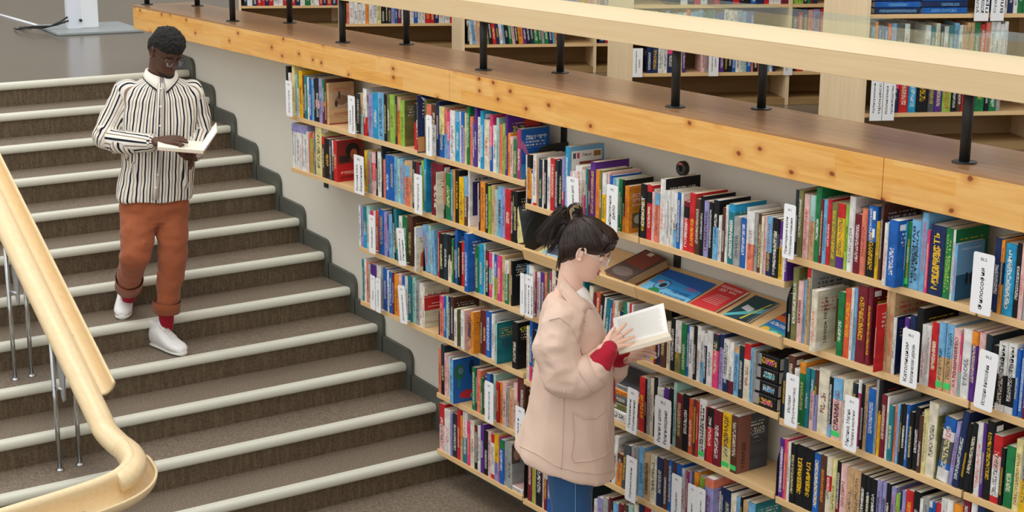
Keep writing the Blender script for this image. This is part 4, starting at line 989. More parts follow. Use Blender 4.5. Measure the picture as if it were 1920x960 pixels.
['R1', 6.776, 0.0227, 0.29, 0.0, 0, 'r', {'ink': 'Y'}, 761],
['R1', 6.859, 0.006, 0.25, 0.0, 0.035, 'R', {'c': 'R'}, 788],
['R1', 6.826, 0.0335, 0.235, 0.0, 0, 'n', {'t': 'ТИХИЕ ОБИТЕЛИ'}, 925],
['R1', 6.865, 0.0133, 0.299, 0.0, 0, 'f', {}, 687],
['R1', 6.879, 0.0259, 0.301, 0.0, 0, 'f', {}, 928],
['R1', 6.905, 0.0164, 0.211, 0.0, 0, 'W', {'c': 'N', 'face': 'jug'}, 415],
['R1', 6.956, 0.0225, 0.22, 0.0, 0, 'V', {}, 602],
['R1', 6.978, 0.0273, 0.236, 0.0, 0, 'N', {}, 791],
['R1', 7.006, 0.0296, 0.268, 0.0, 0, 'K', {}, 981],
['R1', 7.035, 0.0205, 0.215, 0.0, 0, 'W', {}, 550],
['R1', 7.056, 0.0209, 0.216, 0.0, 0, 'W', {}, 567],
['R1', 7.077, 0.0314, 0.234, 0.0, 0, 'R', {'t': 'УЧЕНИЕ'}, 925],
['R1', 7.108, 0.0297, 0.243, 0.0, 0, 'b50f', {'g': 'R'}, 917],
['R1', 7.138, 0.036, 0.244, 0.0, 0, 'b50f', {'g': 'R'}, 1130],
['R1', 7.174, 0.0291, 0.236, 0.0, 0, 'p', {'t': 'КАТОЛИЧЕСТВО', 'ink': 'r'}, 891],
['R1', 7.203, 0.007, 0.219, 0.0, 0, 'P60t', {}, 200],
['R1', 7.21, 0.0403, 0.244, 0.0, 0, 'W', {}, 1293],
['R1', 7.25, 0.0257, 0.246, 0.0, 0, 'O20V', {}, 841],
['R1', 7.276, 0.0282, 0.246, 0.0, 0, 'p40P', {}, 929],
['R1', 7.304, 0.0271, 0.245, 0.0, 0, 'k', {}, 897],
['R1', 7.331, 0.0291, 0.215, 0.0, 0, 'K', {}, 853],
['R1', 7.36, 0.0377, 0.236, 0.0, 0, 'W47K90W', {'t': 'Тайны'}, 1223],
['R1', 7.398, 0.0351, 0.241, 0.0, 0, 'W47K90W', {'t': 'Тайны'}, 1177],
['R1', 7.433, 0.0165, 0.227, 0.0, 0, 'B', {}, 526],
['R1', 7.45, 0.0203, 0.244, 0.0, 0, 'B', {}, 698],
['R1', 7.47, 0.0194, 0.23, 0.0, 0, 'r', {}, 631],
['R2', 6.372, 0.022, 0.242, 0.0, 0, 'k', {}, 544],
['R2', 6.394, 0.0382, 0.26, 0.0, 0, 'n', {}, 1022],
['R2', 6.433, 0.0297, 0.218, 0.0, 0, 'W', {}, 674],
['R2', 6.462, 0.0322, 0.254, 0.0, 0, 'O18E', {}, 858],
['R2', 6.494, 0.0213, 0.236, 0.0, 0, 'T', {'ink': 'e'}, 531],
['R2', 6.516, 0.0238, 0.237, 0.0, 0, 'T35p', {}, 599],
['R2', 6.54, 0.0174, 0.241, 0.0, 0, 'n40v', {}, 448],
['R2', 6.557, 0.0584, 0.253, 0.0, 0, 'w', {'ink': 'r'}, 1596],
['R2', 6.615, 0.0206, 0.232, 0.0, 0, 'K78b', {}, 521],
['R2', 6.636, 0.0485, 0.241, 0.0, 0, 'b35p', {'t': 'ИСЛАМА', 'g': 1}, 1289],
['R2', 6.684, 0.0253, 0.242, 0.0, 0, 'w', {}, 682],
['R2', 6.71, 0.0226, 0.249, 0.0, 0, 'w', {}, 629],
['R2', 6.732, 0.0225, 0.241, 0.0, 0, 'k', {}, 611],
['R2', 6.755, 0.0174, 0.262, 0.0, 0, 'W20M', {}, 515],
['R2', 6.772, 0.0173, 0.247, 0.0, 0, 'K', {}, 487],
['R2', 6.79, 0.0172, 0.248, 0.0, 0, 'f', {}, 489],
['R2', 6.807, 0.0367, 0.243, 0.0, 0, 'B', {}, 1027],
['R2', 6.843, 0.0121, 0.285, 0.0, 0, 'G', {}, 400],
['R2', 6.856, 0.0169, 0.289, 0.0, 0, 'K45Y', {}, 570],
['R2', 6.872, 0.0274, 0.237, 0.0, 0, 'r', {}, 759],
['R2', 6.9, 0.0096, 0.236, 0.0, 0, 'W', {'c': 'W'}, 265],
['R2', 6.912, 0.0232, 0.208, 0.0, 0, 'T', {}, 571],
['R2', 6.935, 0.0154, 0.213, 0.0, 0, 's', {}, 389],
['R2', 6.95, 0.0117, 0.224, 0.0, 0, 'b', {}, 314],
['R2', 6.962, 0.0087, 0.227, 0.0, 0, 'k', {}, 235],
['R2', 6.971, 0.0203, 0.229, 0.0, 0, 'K', {'t': 'ГУМИЛЁВ'}, 558],
['R2', 6.991, 0.0151, 0.233, 0.0, 0, 'B', {}, 426],
['R2', 7.006, 0.0201, 0.211, 0.0, 0, 'K', {}, 514],
['R2', 7.026, 0.0249, 0.234, 0.0, 0, 'K', {}, 714],
['R2', 7.051, 0.0174, 0.211, 0.0, 0, 'n', {'ink': 'O'}, 451],
['R2', 7.068, 0.0207, 0.237, 0.0, 0, 'y', {}, 608],
['R2', 7.089, 0.042, 0.273, 0.0, 0, 'w', {}, 1433],
['R2', 7.131, 0.006, 0.232, 0.0, 0, 'l', {}, 169],
['R2', 7.137, 0.0506, 0.239, 0.1, 0, 'B20W35g70B80W', {}, 1528],
['R2', 7.188, 0.0214, 0.234, 0.1, 0, 'v', {}, 640],
['R2', 7.209, 0.0284, 0.281, 0.1, 0, 'N', {}, 1027],
['R2', 7.237, 0.0188, 0.244, 0.1, 0, 'K', {}, 594],
['R2', 7.256, 0.028, 0.252, 0.1, 0, 'K', {}, 922],
['R2', 7.3, 0.0254, 0.261, 0.0, 0, 'W', {}, 874],
['R2', 7.326, 0.0138, 0.265, 0.0, 0, 'V', {}, 484],
['R2', 7.34, 0.0319, 0.278, 0.0, 0, 'K', {'ink': 'Y'}, 1188],
['R2', 7.371, 0.0361, 0.24, 0.0, 0, 'R30p50W90R', {}, 1169],
['R2', 7.407, 0.0143, 0.202, 0.0, 0, 'K', {}, 395],
['R2', 7.422, 0.0391, 0.215, 0.0, 0, 'E', {}, 1151],
['R2', 7.461, 0.0286, 0.25, 0.0, 0, 'y', {}, 991],
['R2', 7.489, 0.0326, 0.238, 0.0, 0, 'G50Y', {}, 1087],
['R2', 7.522, 0.0216, 0.248, 0.0, 0, 'W', {}, 756],
['R3', 6.369, 0.0293, 0.24, 0.0, 0, 'V', {'t': 'ТАЙНЫ ЧИСЛА'}, 710],
['R3', 6.398, 0.0162, 0.245, 0.0, 0, 'P', {}, 403],
['R3', 6.414, 0.0092, 0.238, 0.0, 0, 's', {}, 223],
['R3', 6.423, 0.0138, 0.242, 0.0, 0, 'W', {}, 341],
['R3', 6.437, 0.0274, 0.241, 0.0, 0, 'K', {'ink': 'y'}, 677],
['R3', 6.465, 0.0489, 0.246, 0.0, 0, 'K', {'t': 'ЗЕЛАНД', 'ink': 'Y'}, 1245],
['R3', 6.513, 0.0465, 0.247, 0.0, 0, 'K', {'t': 'ЗЕЛАНД', 'ink': 'Y'}, 1205],
['R3', 6.56, 0.0345, 0.241, 0.0, 0, 'B', {'t': 'АПОКАЛИПСИС'}, 883],
['R3', 6.594, 0.0298, 0.244, 0.0, 0, 'n', {'ink': 'O'}, 779],
['R3', 6.624, 0.027, 0.246, 0.0, 0, 'w30R55w', {}, 716],
['R3', 6.651, 0.0251, 0.246, 0.0, 0, 'y', {}, 669],
['R3', 6.676, 0.0215, 0.243, 0.0, 0, 'K65r', {}, 570],
['R3', 6.698, 0.0341, 0.241, 0.0, 0, 'p', {}, 904],
['R3', 6.732, 0.0326, 0.238, 0.0, 0, 'f', {}, 861],
['R3', 6.764, 0.0335, 0.241, 0.0, 0, 'f', {}, 905],
['R3', 6.798, 0.027, 0.234, 0.0, 0, 'K', {'t': 'КАСТАНЕДА'}, 713],
['R3', 6.825, 0.0256, 0.233, 0.0, 0, 'K', {'t': 'КАСТАНЕДА'}, 676],
['R3', 6.851, 0.027, 0.232, 0.0, 0, 'K', {'t': 'КАСТАНЕДА'}, 718],
['R3', 6.878, 0.0232, 0.237, 0.0, 0, 'v', {'t': 'КАСТАНЕДА'}, 632],
['R3', 6.901, 0.0231, 0.236, 0.0, 0, 'v', {'t': 'КАСТАНЕДА'}, 631],
['R3', 6.924, 0.0213, 0.239, 0.0, 0, 'K', {'t': 'КАСТАНЕДА'}, 593],
['R3', 6.945, 0.022, 0.233, 0.0, 0, 'v', {'t': 'КАСТАНЕДА'}, 601],
['R3', 6.967, 0.0199, 0.214, 0.0, 0, 'e', {}, 503],
['R3', 6.987, 0.0111, 0.231, 0.0, 0, 'N', {}, 689],
['R3', 6.998, 0.0165, 0.237, 0.0, 0, 'v', {}, 466],
['R3', 7.015, 0.0352, 0.245, 0.0, 0, 'R', {}, 1033],
['R3', 7.05, 0.0302, 0.252, 0.0, 0, 'K', {}, 919],
['R3', 7.08, 0.0139, 0.234, 0.0, 0, 'W', {}, 394],
['R3', 7.094, 0.0253, 0.246, 0.0, 0, 'G', {}, 761],
['R3', 7.119, 0.0137, 0.239, 0.0, 0, 'W10B', {}, 404],
['R3', 7.133, 0.0159, 0.238, 0.0, 0, 'B', {}, 468],
['R3', 7.149, 0.0249, 0.242, 0.0, 0, 'R', {}, 750],
['R3', 7.174, 0.0247, 0.27, 0.0, 0, 'W', {}, 834],
['R3', 7.199, 0.0268, 0.272, 0.0, 0, 'W', {}, 916],
['R3', 7.225, 0.0398, 0.267, 0.0, 0, 'O', {}, 1351],
['R3', 7.265, 0.0284, 0.306, 0.0, 0, 'r', {}, 1119],
['R3', 7.3, 0.026, 0.299, 0.0, 0, 'W', {}, 1009],
['R3', 7.326, 0.0344, 0.304, 0.0, 0, 'N', {}, 1367],
['R3', 7.36, 0.0298, 0.31, 0.0, 0, 'K', {}, 1220],
['R3', 7.39, 0.0253, 0.31, 0.0, 0, 'T', {}, 1046]]
SHELFNAME = {'L0': 'top shelf left of the gap', 'L1': 'second left shelf', 'L2': 'third left shelf', 'L3': 'fourth left shelf', 'L4': 'fifth left shelf', 'L5': 'lowest left shelf',
             'M0': 'centre shelf above the display tray', 'M2': 'centre shelf behind the woman', 'M2b': 'centre shelf just below the display tray', 'M3': 'centre shelf left of the woman', 'M3b': 'centre shelf ending in the empty corner',
             'M4': 'third centre shelf under the tray', 'M5': 'lowest centre shelf', 'R0': 'right top shelf under the beam', 'R1': 'right second shelf', 'R2': 'right third shelf', 'R3': 'right fourth shelf'}
SZ = {'L0': -.180, 'L1': -.49, 'L2': -.807, 'L3': -1.115, 'L4': -1.43, 'L5': -1.742, 'M0': -.282, 'M2': -.812, 'M2b': -.812, 'M3': -1.14, 'M3b': -1.14, 'M4': -1.443, 'M5': -1.752, 'R0': -.175, 'R1': -.502, 'R2': -.826, 'R3': -1.151}
stuff = BB()
_r = random.Random(5); _x = 4.68
while _x < 5.22: _w = _r.uniform(.014, .034); BOOKS.append(['M4', round(_x, 3), _w, _r.uniform(.19, .235), 0, 0, _r.choice('KWRNGnBpfE'), {}, 1]); _x += _w
ranked = sorted(range(len(BOOKS)), key=lambda i: -BOOKS[i][8]); must = [i for i in ranked if 'face' in BOOKS[i][7] or 't' in BOOKS[i][7]]; single = set((must+[i for i in ranked if i not in set(must)])[:294])
used_labels = {}
rowidx = {}
for i, b in enumerate(BOOKS): rowidx.setdefault(b[0], []).append(i)
for r in rowidx.values(): r.sort(key=lambda i: BOOKS[i][1])
place = {}
for key, r in rowidx.items():
    for p, i in enumerate(r): place[i] = (p, len(r), BOOKS[r[p-1]] if p else None, BOOKS[r[p+1]] if p < len(r)-1 else None)
def maincol(b): return max(bands(b[6]), key=lambda t: t[2]-t[1])[0]
def book_label(i):
    key, x0, wd, h, lean, pull, spec, opt, a = BOOKS[i]; p, n, L, Rr = place[i]
    cs = [CN[c] for c, _, _ in bands(spec)]
    cs2 = []
    for c in cs:
        if c not in cs2: cs2.append(c)
    s = ('thin ' if wd < .013 else 'thick ' if wd > .034 else '') + ' and '.join(cs2[:2]) + ' book'
    if 't' in opt: s += ' titled '+opt['t'].split()[0].capitalize()
    if lean: s += ' leaning'
    if pull: s += ' pulled forward'
    if L and Rr: s += f' between {CN[maincol(L)]} and {CN[maincol(Rr)]} ones,'
    elif L: s += f' right after a {CN[maincol(L)]} one,'
    elif Rr: s += f' first before a {CN[maincol(Rr)]} one,'
    s += ' ' + SHELFNAME[key]
    return s
ORD = ['', 'second', 'third', 'fourth', 'fifth', 'sixth', 'seventh', 'eighth']
order = sorted(range(len(BOOKS)), key=lambda i: (BOOKS[i][0], BOOKS[i][1]))
for i in order:
    key, x0, wd, h, lean, pull, spec, opt, a = BOOKS[i]
    z = SZ[key]; y = -.25-pull if pull else -.246
    d = min(.2, max(.125, h*.7)); d = min(d, .235+pull)
    w_ = wd*.97; cover = opt.get('c'); ang = math.atan(lean); zz = z+.0006+abs(math.sin(ang))*w_/2
    loc = Vector((x0+wd/2, y+random.uniform(0, .006), zz))
    if i in single:
        bb = BB(); bb.add(w_, d, h, spec, cover, i*7+3, ink=opt.get('ink'))
        me = bb.build('book'); o = bpy.data.objects.new('book', me); link(o); o.location = loc; o.rotation_euler = (0, ang, 0)
        page_block(w_, d, h, i, o)
        lab = book_label(i); c = used_labels.get(lab, 0); used_labels[lab] = c+1
        if c: lab = ORD[min(c, 7)] + ' such ' + lab
        tag(o, ' '.join(lab.replace(' ones,', ',').split()[:16]), 'book', 'books on the ' + ('left' if key[0] == 'L' else 'centre' if key[0] == 'M' else 'right') + ' wall shelves')
        if 't' in opt:
            c0 = max(bands(spec), key=lambda t: t[2]-t[1])[0]; im = inkmat(PAL[opt['ink']] if 'ink' in opt else (PAL['W'] if lum(LINP[c0]) < .3 else PAL['K']))
            bz = max(bands(spec), key=lambda t: t[2]-t[1]); zc = h*(1-(bz[1]+bz[2])/2); L = h*(bz[2]-bz[1])*.82
            t = opt['t'].split(' ')
            if len(t) == 2 and w_ > .03:
                lettering(t[0], (-w_*.18, -.0004, zc), (0, 0, 1), (-1, 0, 0), L, w_*.28, im, o, True); lettering(t[1], (w_*.2, -.0004, zc), (0, 0, 1), (-1, 0, 0), L*.9, w_*.28, im, o, True)
            else: lettering(opt['t'], (0, -.0004, zc), (0, 0, 1), (-1, 0, 0), min(L, w_*.55*len(opt['t'])*.95), w_*.5, im, o, True)
        if 'face' in opt: cover_print(opt['face'], w_, d, h, o)
        elif i % 3 == 0 and h > .19: sticker(w_, d, h, o)
        if 'g' in opt: boxo('green_tape', -w_*.42, w_*.42, -.001, .0005, .012, .032, inkmat('#3fd06a'), o)
    else:
        X = Matrix.Translation(loc) @ Matrix.Rotation(ang, 4, 'Y'); stuff.add(w_, d, h, spec, cover, i*7+3, X, True)

# lying stacks on the centre shelves: spine towards the aisle
def lying(x0, x1, y0, y1, z, th, spec, label, group, text=None, tcol=None, cover=None, tilt=0):
    """book lying flat; its spine faces the aisle, its length runs along the shelf"""
    w_, h, d = th, x1-x0, y1-y0
    bb = BB(); bb.add(w_, d, h, spec, cover, int(z*1000) % 97, ink=None); me = bb.build('book')
    o = bpy.data.objects.new('book', me); link(o)
    # local x (thickness) -> world z ; local z (height) -> world -x... right-handed: x->z, y->y, z->-x
    o.matrix_world = Matrix.Translation((x1, y0, z+th/2)) @ Matrix.Rotation(tilt, 4, 'Y') @ Matrix(((0, 0, -1, 0), (0, 1, 0, 0), (1, 0, 0, 0), (0, 0, 0, 1)))
    page_block(w_, d, h, 1, o); tag(o, label, 'book', group)
    if text: lettering(text, (-w_*.05, -.0006, h*.36), (0, 0, -1), (1, 0, 0), h*.42, w_*.5, inkmat(tcol), o, True)
    return o
zz = -.812+.0006
for k, (tx_, c, lab) in enumerate((('Брижит', '#d84aa0', 'black paperback with pink lettering, bottom of the stack of four'), ('Софи', '#3aa0e0', 'black paperback with blue lettering, second from bottom in the stack'), ('Грейс', '#35b6c0', 'black paperback with turquoise lettering, third in the stack of four'), ('Кирин', '#d84aa0', 'black paperback with magenta lettering, top of the stack of four'))):
    o = lying(6.215-.006*k, 6.345-.004*k, -.245+.006*k, -.08, zz, .052, 'K', lab, 'black paperbacks lying in a stack', tx_, c)
    boxo('portrait_photo', -.02, .024, -.0016, -.0006, .095, .128, M['greyplate'], o); zz += .0525
zz = -1.14+.0006
for k, (c, th, cv, lab) in enumerate((('W', .05, 'W', 'white album lying lowest in the stack beside the holiday sign'), ('l', .03, 'l', 'dark green album lying in the stack beside the holiday sign'), ('g', .034, 'l', 'album with photo spine lying in the stack by the holiday sign'), ('O', .026, 'W', 'orange album lying in the stack by the holiday sign'), ('G', .022, 'g', 'grey photo album lying on top of the stack by the holiday sign'))):
    lying(5.05+.008*k, 5.50, -.245+.004*k, -.03, zz, th, c, lab, 'albums lying behind the holiday sign', cover=cv); zz += th+.0005
lying(4.44, 4.64, -.24, -.10, -1.742+.0006, .022, 'W', 'white book lying flat at the right end of the lowest left shelf', None, cover='p')

# ------------------------------------------------------------------ card signs hung over the shelf edges
TAGS = [(2.349, -0.292, -0.176, 0.079, 0.205, 0, ['Культура'], 'white Culture sign at the far left of the top left shelf'),
(3.086, -0.292, -0.174, 0.076, 0.206, 0, ['Наука', 'Науковедение'], 'white Science sign on the top left shelf beside the tan cover'),
(3.876, -0.292, -0.174, 0.056, 0.205, 0, ['Образование'], 'white sign in the middle of the top left shelf'),
(3.156, -0.292, -0.494, 0.108, 0.212, 0, ['Русский язык', 'Языкознание'], 'broad white sign hanging from the second left shelf after the red cover'),
(3.768, -0.292, -0.491, 0.078, 0.205, 0, ['Литература'], 'white sign on the second left shelf before the cream gold lettered book'),
(3.287, -0.292, -0.798, 0.07, 0.211, 0, ['Медицина'], 'white sign near the left end of the third left shelf'),
(3.606, -0.292, -0.798, 0.076, 0.198, -0.12, ['Здоровье', 'Питание'], 'tilted white sign on the third left shelf before the brown spine'),
(3.286, -0.292, -1.112, 0.052, 0.191, 0, ['Семья'], 'left of two white signs on the fourth left shelf'),
(3.344, -0.292, -1.116, 0.052, 0.192, 0, ['Кулинария'], 'right of two white signs on the fourth left shelf'),
(3.613, -0.292, -1.113, 0.072, 0.205, -0.12, ['Домоводство'], 'tilted white sign on the fourth left shelf under the pink spine'),
(4.696, -0.292, -0.804, 0.035, 0.201, 0, ['Искусство'], 'narrow white sign just left of the Art and architecture sign'),
(4.75, -0.292, -0.804, 0.065, 0.202, 0, ['Изобразительное', 'искусство и', 'архитектура'], 'white Art and architecture sign left of the woman'),
(4.42, -0.292, -1.424, 0.075, 0.212, 0, ['Философские науки'], 'white sign on the fifth left shelf between pink spines'),
(4.685, -0.292, -1.475, 0.076, 0.21, 0, ['Музыка и', 'танец'], 'white Music sign beside the back of the jacket'),
(5.082, -0.292, -0.242, 0.086, 0.157, -0.06, ['Книжное дело'], 'white sign on the centre top shelf above the hair bun'),
(5.356, -0.292, -0.276, 0.077, 0.203, 0, ['Библиотечное', 'дело'], 'white Librarianship sign on the centre top shelf'),
(6.417, -0.292, -0.175, 0.061, 0.207, 0, ['Прикладные науки', 'Популярная медицина'], 'tall white sign at the right end of the centre top shelf'),
(7.312, -0.292, -0.177, 0.085, 0.206, 0, ['Философия'], 'large white Philosophy sign on the right top shelf'),
(7.031, -0.292, -0.506, 0.076, 0.206, 0, ['Католицизм', 'Католическая церковь'], 'white Catholicism sign on the right second shelf'),
(7.353, -0.292, -0.496, 0.077, 0.204, 0.05, ['История философии'], 'white History of philosophy sign at the right edge'),
(6.475, -0.292, -0.822, 0.068, 0.209, 0, ['Ислам', '(Мусульманство)'], 'white Islam sign at the left end of the right third shelf'),
(6.778, -0.292, -0.823, 0.067, 0.209, 0, ['Мистика. Магия.', 'Эзотерика и оккультизм'], 'white Mysticism sign in the middle of the right third shelf'),
(5.521, -0.292, -1.14, 0.072, 0.204, 0.04, ['Праздники', '(сценарии)'], 'white Holidays sign before the lying albums'),
(5.729, -0.292, -1.138, 0.104, 0.218, 0, ['Религия в целом.', 'Религиоведение'], 'white Religion in general sign on the second shelf under the tray'),
(5.526, -0.292, -1.455, 0.073, 0.208, 0.03, ['Отдельные религии'], 'white Separate religions sign on the third shelf under the tray'),
(5.832, -0.292, -1.445, 0.064, 0.215, 0, ['Буддизм'], 'white Buddhism sign at the bottom of the picture'),
(5.932, -0.292, -1.453, 0.056, 0.213, 0, ['Иудаизм'], 'white Judaism sign, left of the joined pair at the bottom'),
(5.987, -0.292, -1.449, 0.052, 0.211, 0, ['Конфуцианство'], 'white Confucianism sign, right of the joined pair at the bottom')]
for (x, y, z, wd, hh, lean, lines, lab) in TAGS:
    r = .008; n = 5
    pts = []
    for (cx, cz, a0) in ((wd/2-r, hh-r, 0), (-wd/2+r, hh-r, 90), (-wd/2+r, r, 180), (wd/2-r, r, 270)):
        for k in range(n): a = math.radians(a0+90*k/(n-1)); pts.append((cx+r*math.cos(a), cz+r*math.sin(a)))
    o = prism('shelf_sign', pts, -.0006, .0006, M['tag']); o.location = (x, y, z); o.rotation_euler = (0, lean, 0)
    tag(o, lab, 'sign', 'white card shelf signs')
    m = len(lines)
    for k, s in enumerate(lines):
        xx = (k-(m-1)/2)*wd*.38
        lettering(s, (xx, -.0009, hh*.42), (0, 0, 1), (-1, 0, 0), min(hh*.68, len(s)*wd*.20), wd*(.26 if m < 3 else .2), M['inkblack'], o, True)
    lettering('86.2', (0, -.0009, hh*.9), (1, 0, 0), (0, 0, 1), wd*.3, wd*.13, M['inkgrey'], o, True)
    boxo('hanging_strip', -wd*.3, wd*.3, .0007, .03, .012, .0135, M['tag'], o)

# ------------------------------------------------------------------ things on the sloping tray
TA = math.atan2(.076, .222)
def traybox(name, x, up, wd, ln, th, mat, label, cat='book', rot=0):
    t = thing(name, label, cat, (x, -.236+math.cos(TA)*up, -.527+math.sin(TA)*up+.0015)); t.rotation_euler = (TA, 0, 0)
    t.rotation_euler = (Matrix.Rotation(TA, 3, 'X') @ Matrix.Rotation(rot, 3, 'Z')).to_euler()
    return t
def flat_art(t, wd, ln, z, items):
    for it in items:
        if it[0] == 't': _, s, u, v, W, H, c = it; lettering(s, (u*wd, v*ln, z+.0012), (1, 0, 0), (0, 1, 0), W*wd, H*ln, inkmat(c), t, True); continue
        if it[0] == 'e': _, u, v, a, b, c, k = it; pts = [((u+a*math.cos(q*math.pi/9))*wd, (v+b*math.sin(q*math.pi/9))*ln) for q in range(18)]
        else: _, pts, c, k = it; pts = [(a*wd, b*ln) for a, b in pts]
        prism('cover_print', pts, z+.0002+.0001*k, z+.0004+.0001*k, inkmat(c), t, 'xy')
t = traybox('poster', 5.60, .0, .30, .20, .002, None, 'blue science year poster lying on the sloping tray', 'poster', .0)
boxo('sheet', -.155, .155, .0, .205, 0, .0012, inkmat('#2f8fd0'), t)
flat_art(t, .31, .205, .001, [('p', [(-.5, 0), (.5, 0), (.5, .3), (-.5, .45)], '#7ac4ea', 0), ('p', [(-.5, .75), (.5, .6), (.5, 1), (-.5, 1)], '#1d5fae', 0), ('e', -.22, .45, .13, .2, '#1f4a9a', 1), ('e', -.22, .45, .115, .17, '#6fb8e4', 2), ('p', [(-.3, .1), (-.12, .08), (-.1, .2), (-.16, .3), (-.26, .32), (-.33, .22)], '#1f8a52', 3), ('e', -.2, .45, .06, .09, '#26303c', 4), ('p', [(-.36, .5), (-.3, .5), (-.28, .6), (-.33, .62)], '#d86a4a', 4),
   ('t', 'ГОД НАУКИ', .22, .36, .34, .12, '#1c4f96'), ('t', 'И ТЕХНОЛОГИЙ', .18, .2, .5, .12, '#1c4f96'), ('t', '2021', .3, .58, .22, .12, '#c0508e')])
t = traybox('book', 5.865, .0, .15, .21, .02, None, 'red paperback about inventions lying on the sloping tray', 'book', -.05)
boxo('cover', -.075, .075, 0, .215, .012, .0145, inkmat('#cf2f33'), t); boxo('page_block', -.074, .073, .001, .214, .002, .012, M['page'], t); boxo('back_cover', -.075, .075, 0, .215, 0, .002, inkmat('#a82630'), t)
flat_art(t, .15, .215, .0145, [('t', 'ИЗОБРЕТЕНИЯ', 0, .88, .82, .075, '#f5e6e2'), ('t', 'XXI', -.2, .77, .26, .09, '#f5e6e2'), ('t', 'ВЕКА', .2, .78, .3, .06, '#f5e6e2')] + [('p', [(-.2-.02*k, .6-.05*k), (.35, .6-.05*k), (.35, .612-.05*k), (-.2-.02*k, .612-.05*k)], '#eab6b0', k) for k in range(7)])
t = traybox('notebook', 6.055, .0, .16, .2, .01, None, 'teal spiral notebook lying on the sloping tray', 'notebook', -.04)
boxo('cover', -.07, .07, 0, .205, .006, .0085, inkmat('#17454c'), t); boxo('page_block', -.07, .07, .001, .204, .001, .006, M['pagew'], t)
flat_art(t, .14, .205, .0085, [('p', [(-.5, .1), (.5, .55), (.5, .75), (-.5, .2)], '#5cc0c8', 0), ('p', [(-.5, 0), (.3, .0), (.5, .2), (.5, .3)], '#1b2a30', 1), ('p', [(-.3, .5), (.1, .45), (.12, .6), (-.28, .66)], '#cfd8da', 2), ('p', [(.1, .2), (.35, .9), (.4, .9), (.18, .2)], '#d8d24a', 3)])
bm = bmesh.new()
for k in range(26):
    yy = .006+k*.0078; tube(bm, [(.066+.007*math.cos(a), yy, .005+.007*math.sin(a)) for a in [j*math.pi/4 for j in range(0, 8)]], .0007, 5)
finish(bm, 'wire_spiral', M['chrome'], t, True)
t = traybox('booklet', 6.27, .0, .16, .2, .006, None, 'orange and blue almanac booklet lying on the sloping tray', 'book', -.12)
boxo('cover', -.08, .08, 0, .2, .004, .006, inkmat('#1b6fb4'), t); boxo('page_block', -.079, .079, .001, .199, 0, .004, M['pagew'], t)
flat_art(t, .16, .2, .006, [('p', [(-.5, .5), (.5, .5), (.5, .72), (-.5, .66)], '#e4702c', 0), ('p', [(-.5, .66), (.5, .72), (.5, .85), (-.5, .85)], '#4a3f6a', 0), ('p', [(-.5, 0), (.5, 0), (.5, .25), (-.5, .25)], '#2d8f8c', 0), ('e', -.3, .12, .15, .1, '#e8b23a', 1), ('e', .05, .1, .2, .1, '#6fd0c4', 2), ('t', 'АЛЬМАНАХ', 0, .38, .85, .1, '#f4f6f8')])
t = traybox('book', 5.33, .0, .17, .23, .045, None, 'thick worn reddish brown leather album on the sloping tray behind the woman\'s face', 'book', -.12)
boxo('cover', -.085, .085, 0, .225, .042, .046, inkmat('#4c3a34'), t, .001); boxo('page_block', -.084, .082, .003, .222, .004, .042, wood('old_page_edges', '#a87c50', '#c49a6a', 'y'), t); boxo('back_cover', -.085, .085, 0, .225, 0, .004, inkmat('#5a2a22'), t)
flat_art(t, .17, .225, .046, [('p', [(-.42, .45), (.42, .45), (.42, .95), (-.42, .95)], '#7c3a2c', 0), ('e', 0, .2, .4, .15, '#6a5c56', 1), ('p', [(-.2, .86), (.0, .86), (.0, .97), (-.2, .97)], '#d8cfc0', 2)])
t = traybox('book', 4.80, .0, .16, .2, .008, None, 'pale yellow and blue picture book on the sloping tray behind the ponytail', 'book', .05)
boxo('cover', -.09, .09, 0, .215, .006, .008, inkmat('#dde0a0'), t); boxo('page_block', -.089, .089, .001, .214, 0, .006, M['pagew'], t)
flat_art(t, .18, .215, .008, [('p', [(-.36, .06), (.42, .06), (.42, .9), (-.36, .9)], '#a8c8d4', 0), ('p', [(-.2, .2), (.3, .2), (.3, .6), (-.2, .6)], '#4c5a6c', 1)])
# tape roll and ring over the clapperboard book
t = thing('tape_roll', 'round black ring with a red mark standing on the black book against the wall', 'tape', (5.60, -.115, -.011))
bm = bmesh.new()
seg = 28
for ro, yy in ((0, 0),):
    rings = []
    for k in range(seg):
        a = 2*math.pi*k/seg
        rings.append([bm.verts.new(((rr)*math.cos(a), y_, .03+rr*math.sin(a))) for rr, y_ in ((.012, -.012), (.028, -.012), (.031, -.008), (.031, .012), (.028, .014), (.012, .014))])
    for k in range(seg):
        A, B = rings[k], rings[(k+1) % seg]
        for j in range(6): bm.faces.new((A[j], A[(j+1) % 6], B[(j+1) % 6], B[j]))
finish(bm, 'ring', M['black'], t, True)
boxo('red_mark', -.012, .012, -.0135, -.0122, .046, .055, inkmat('#c04a50'), t)

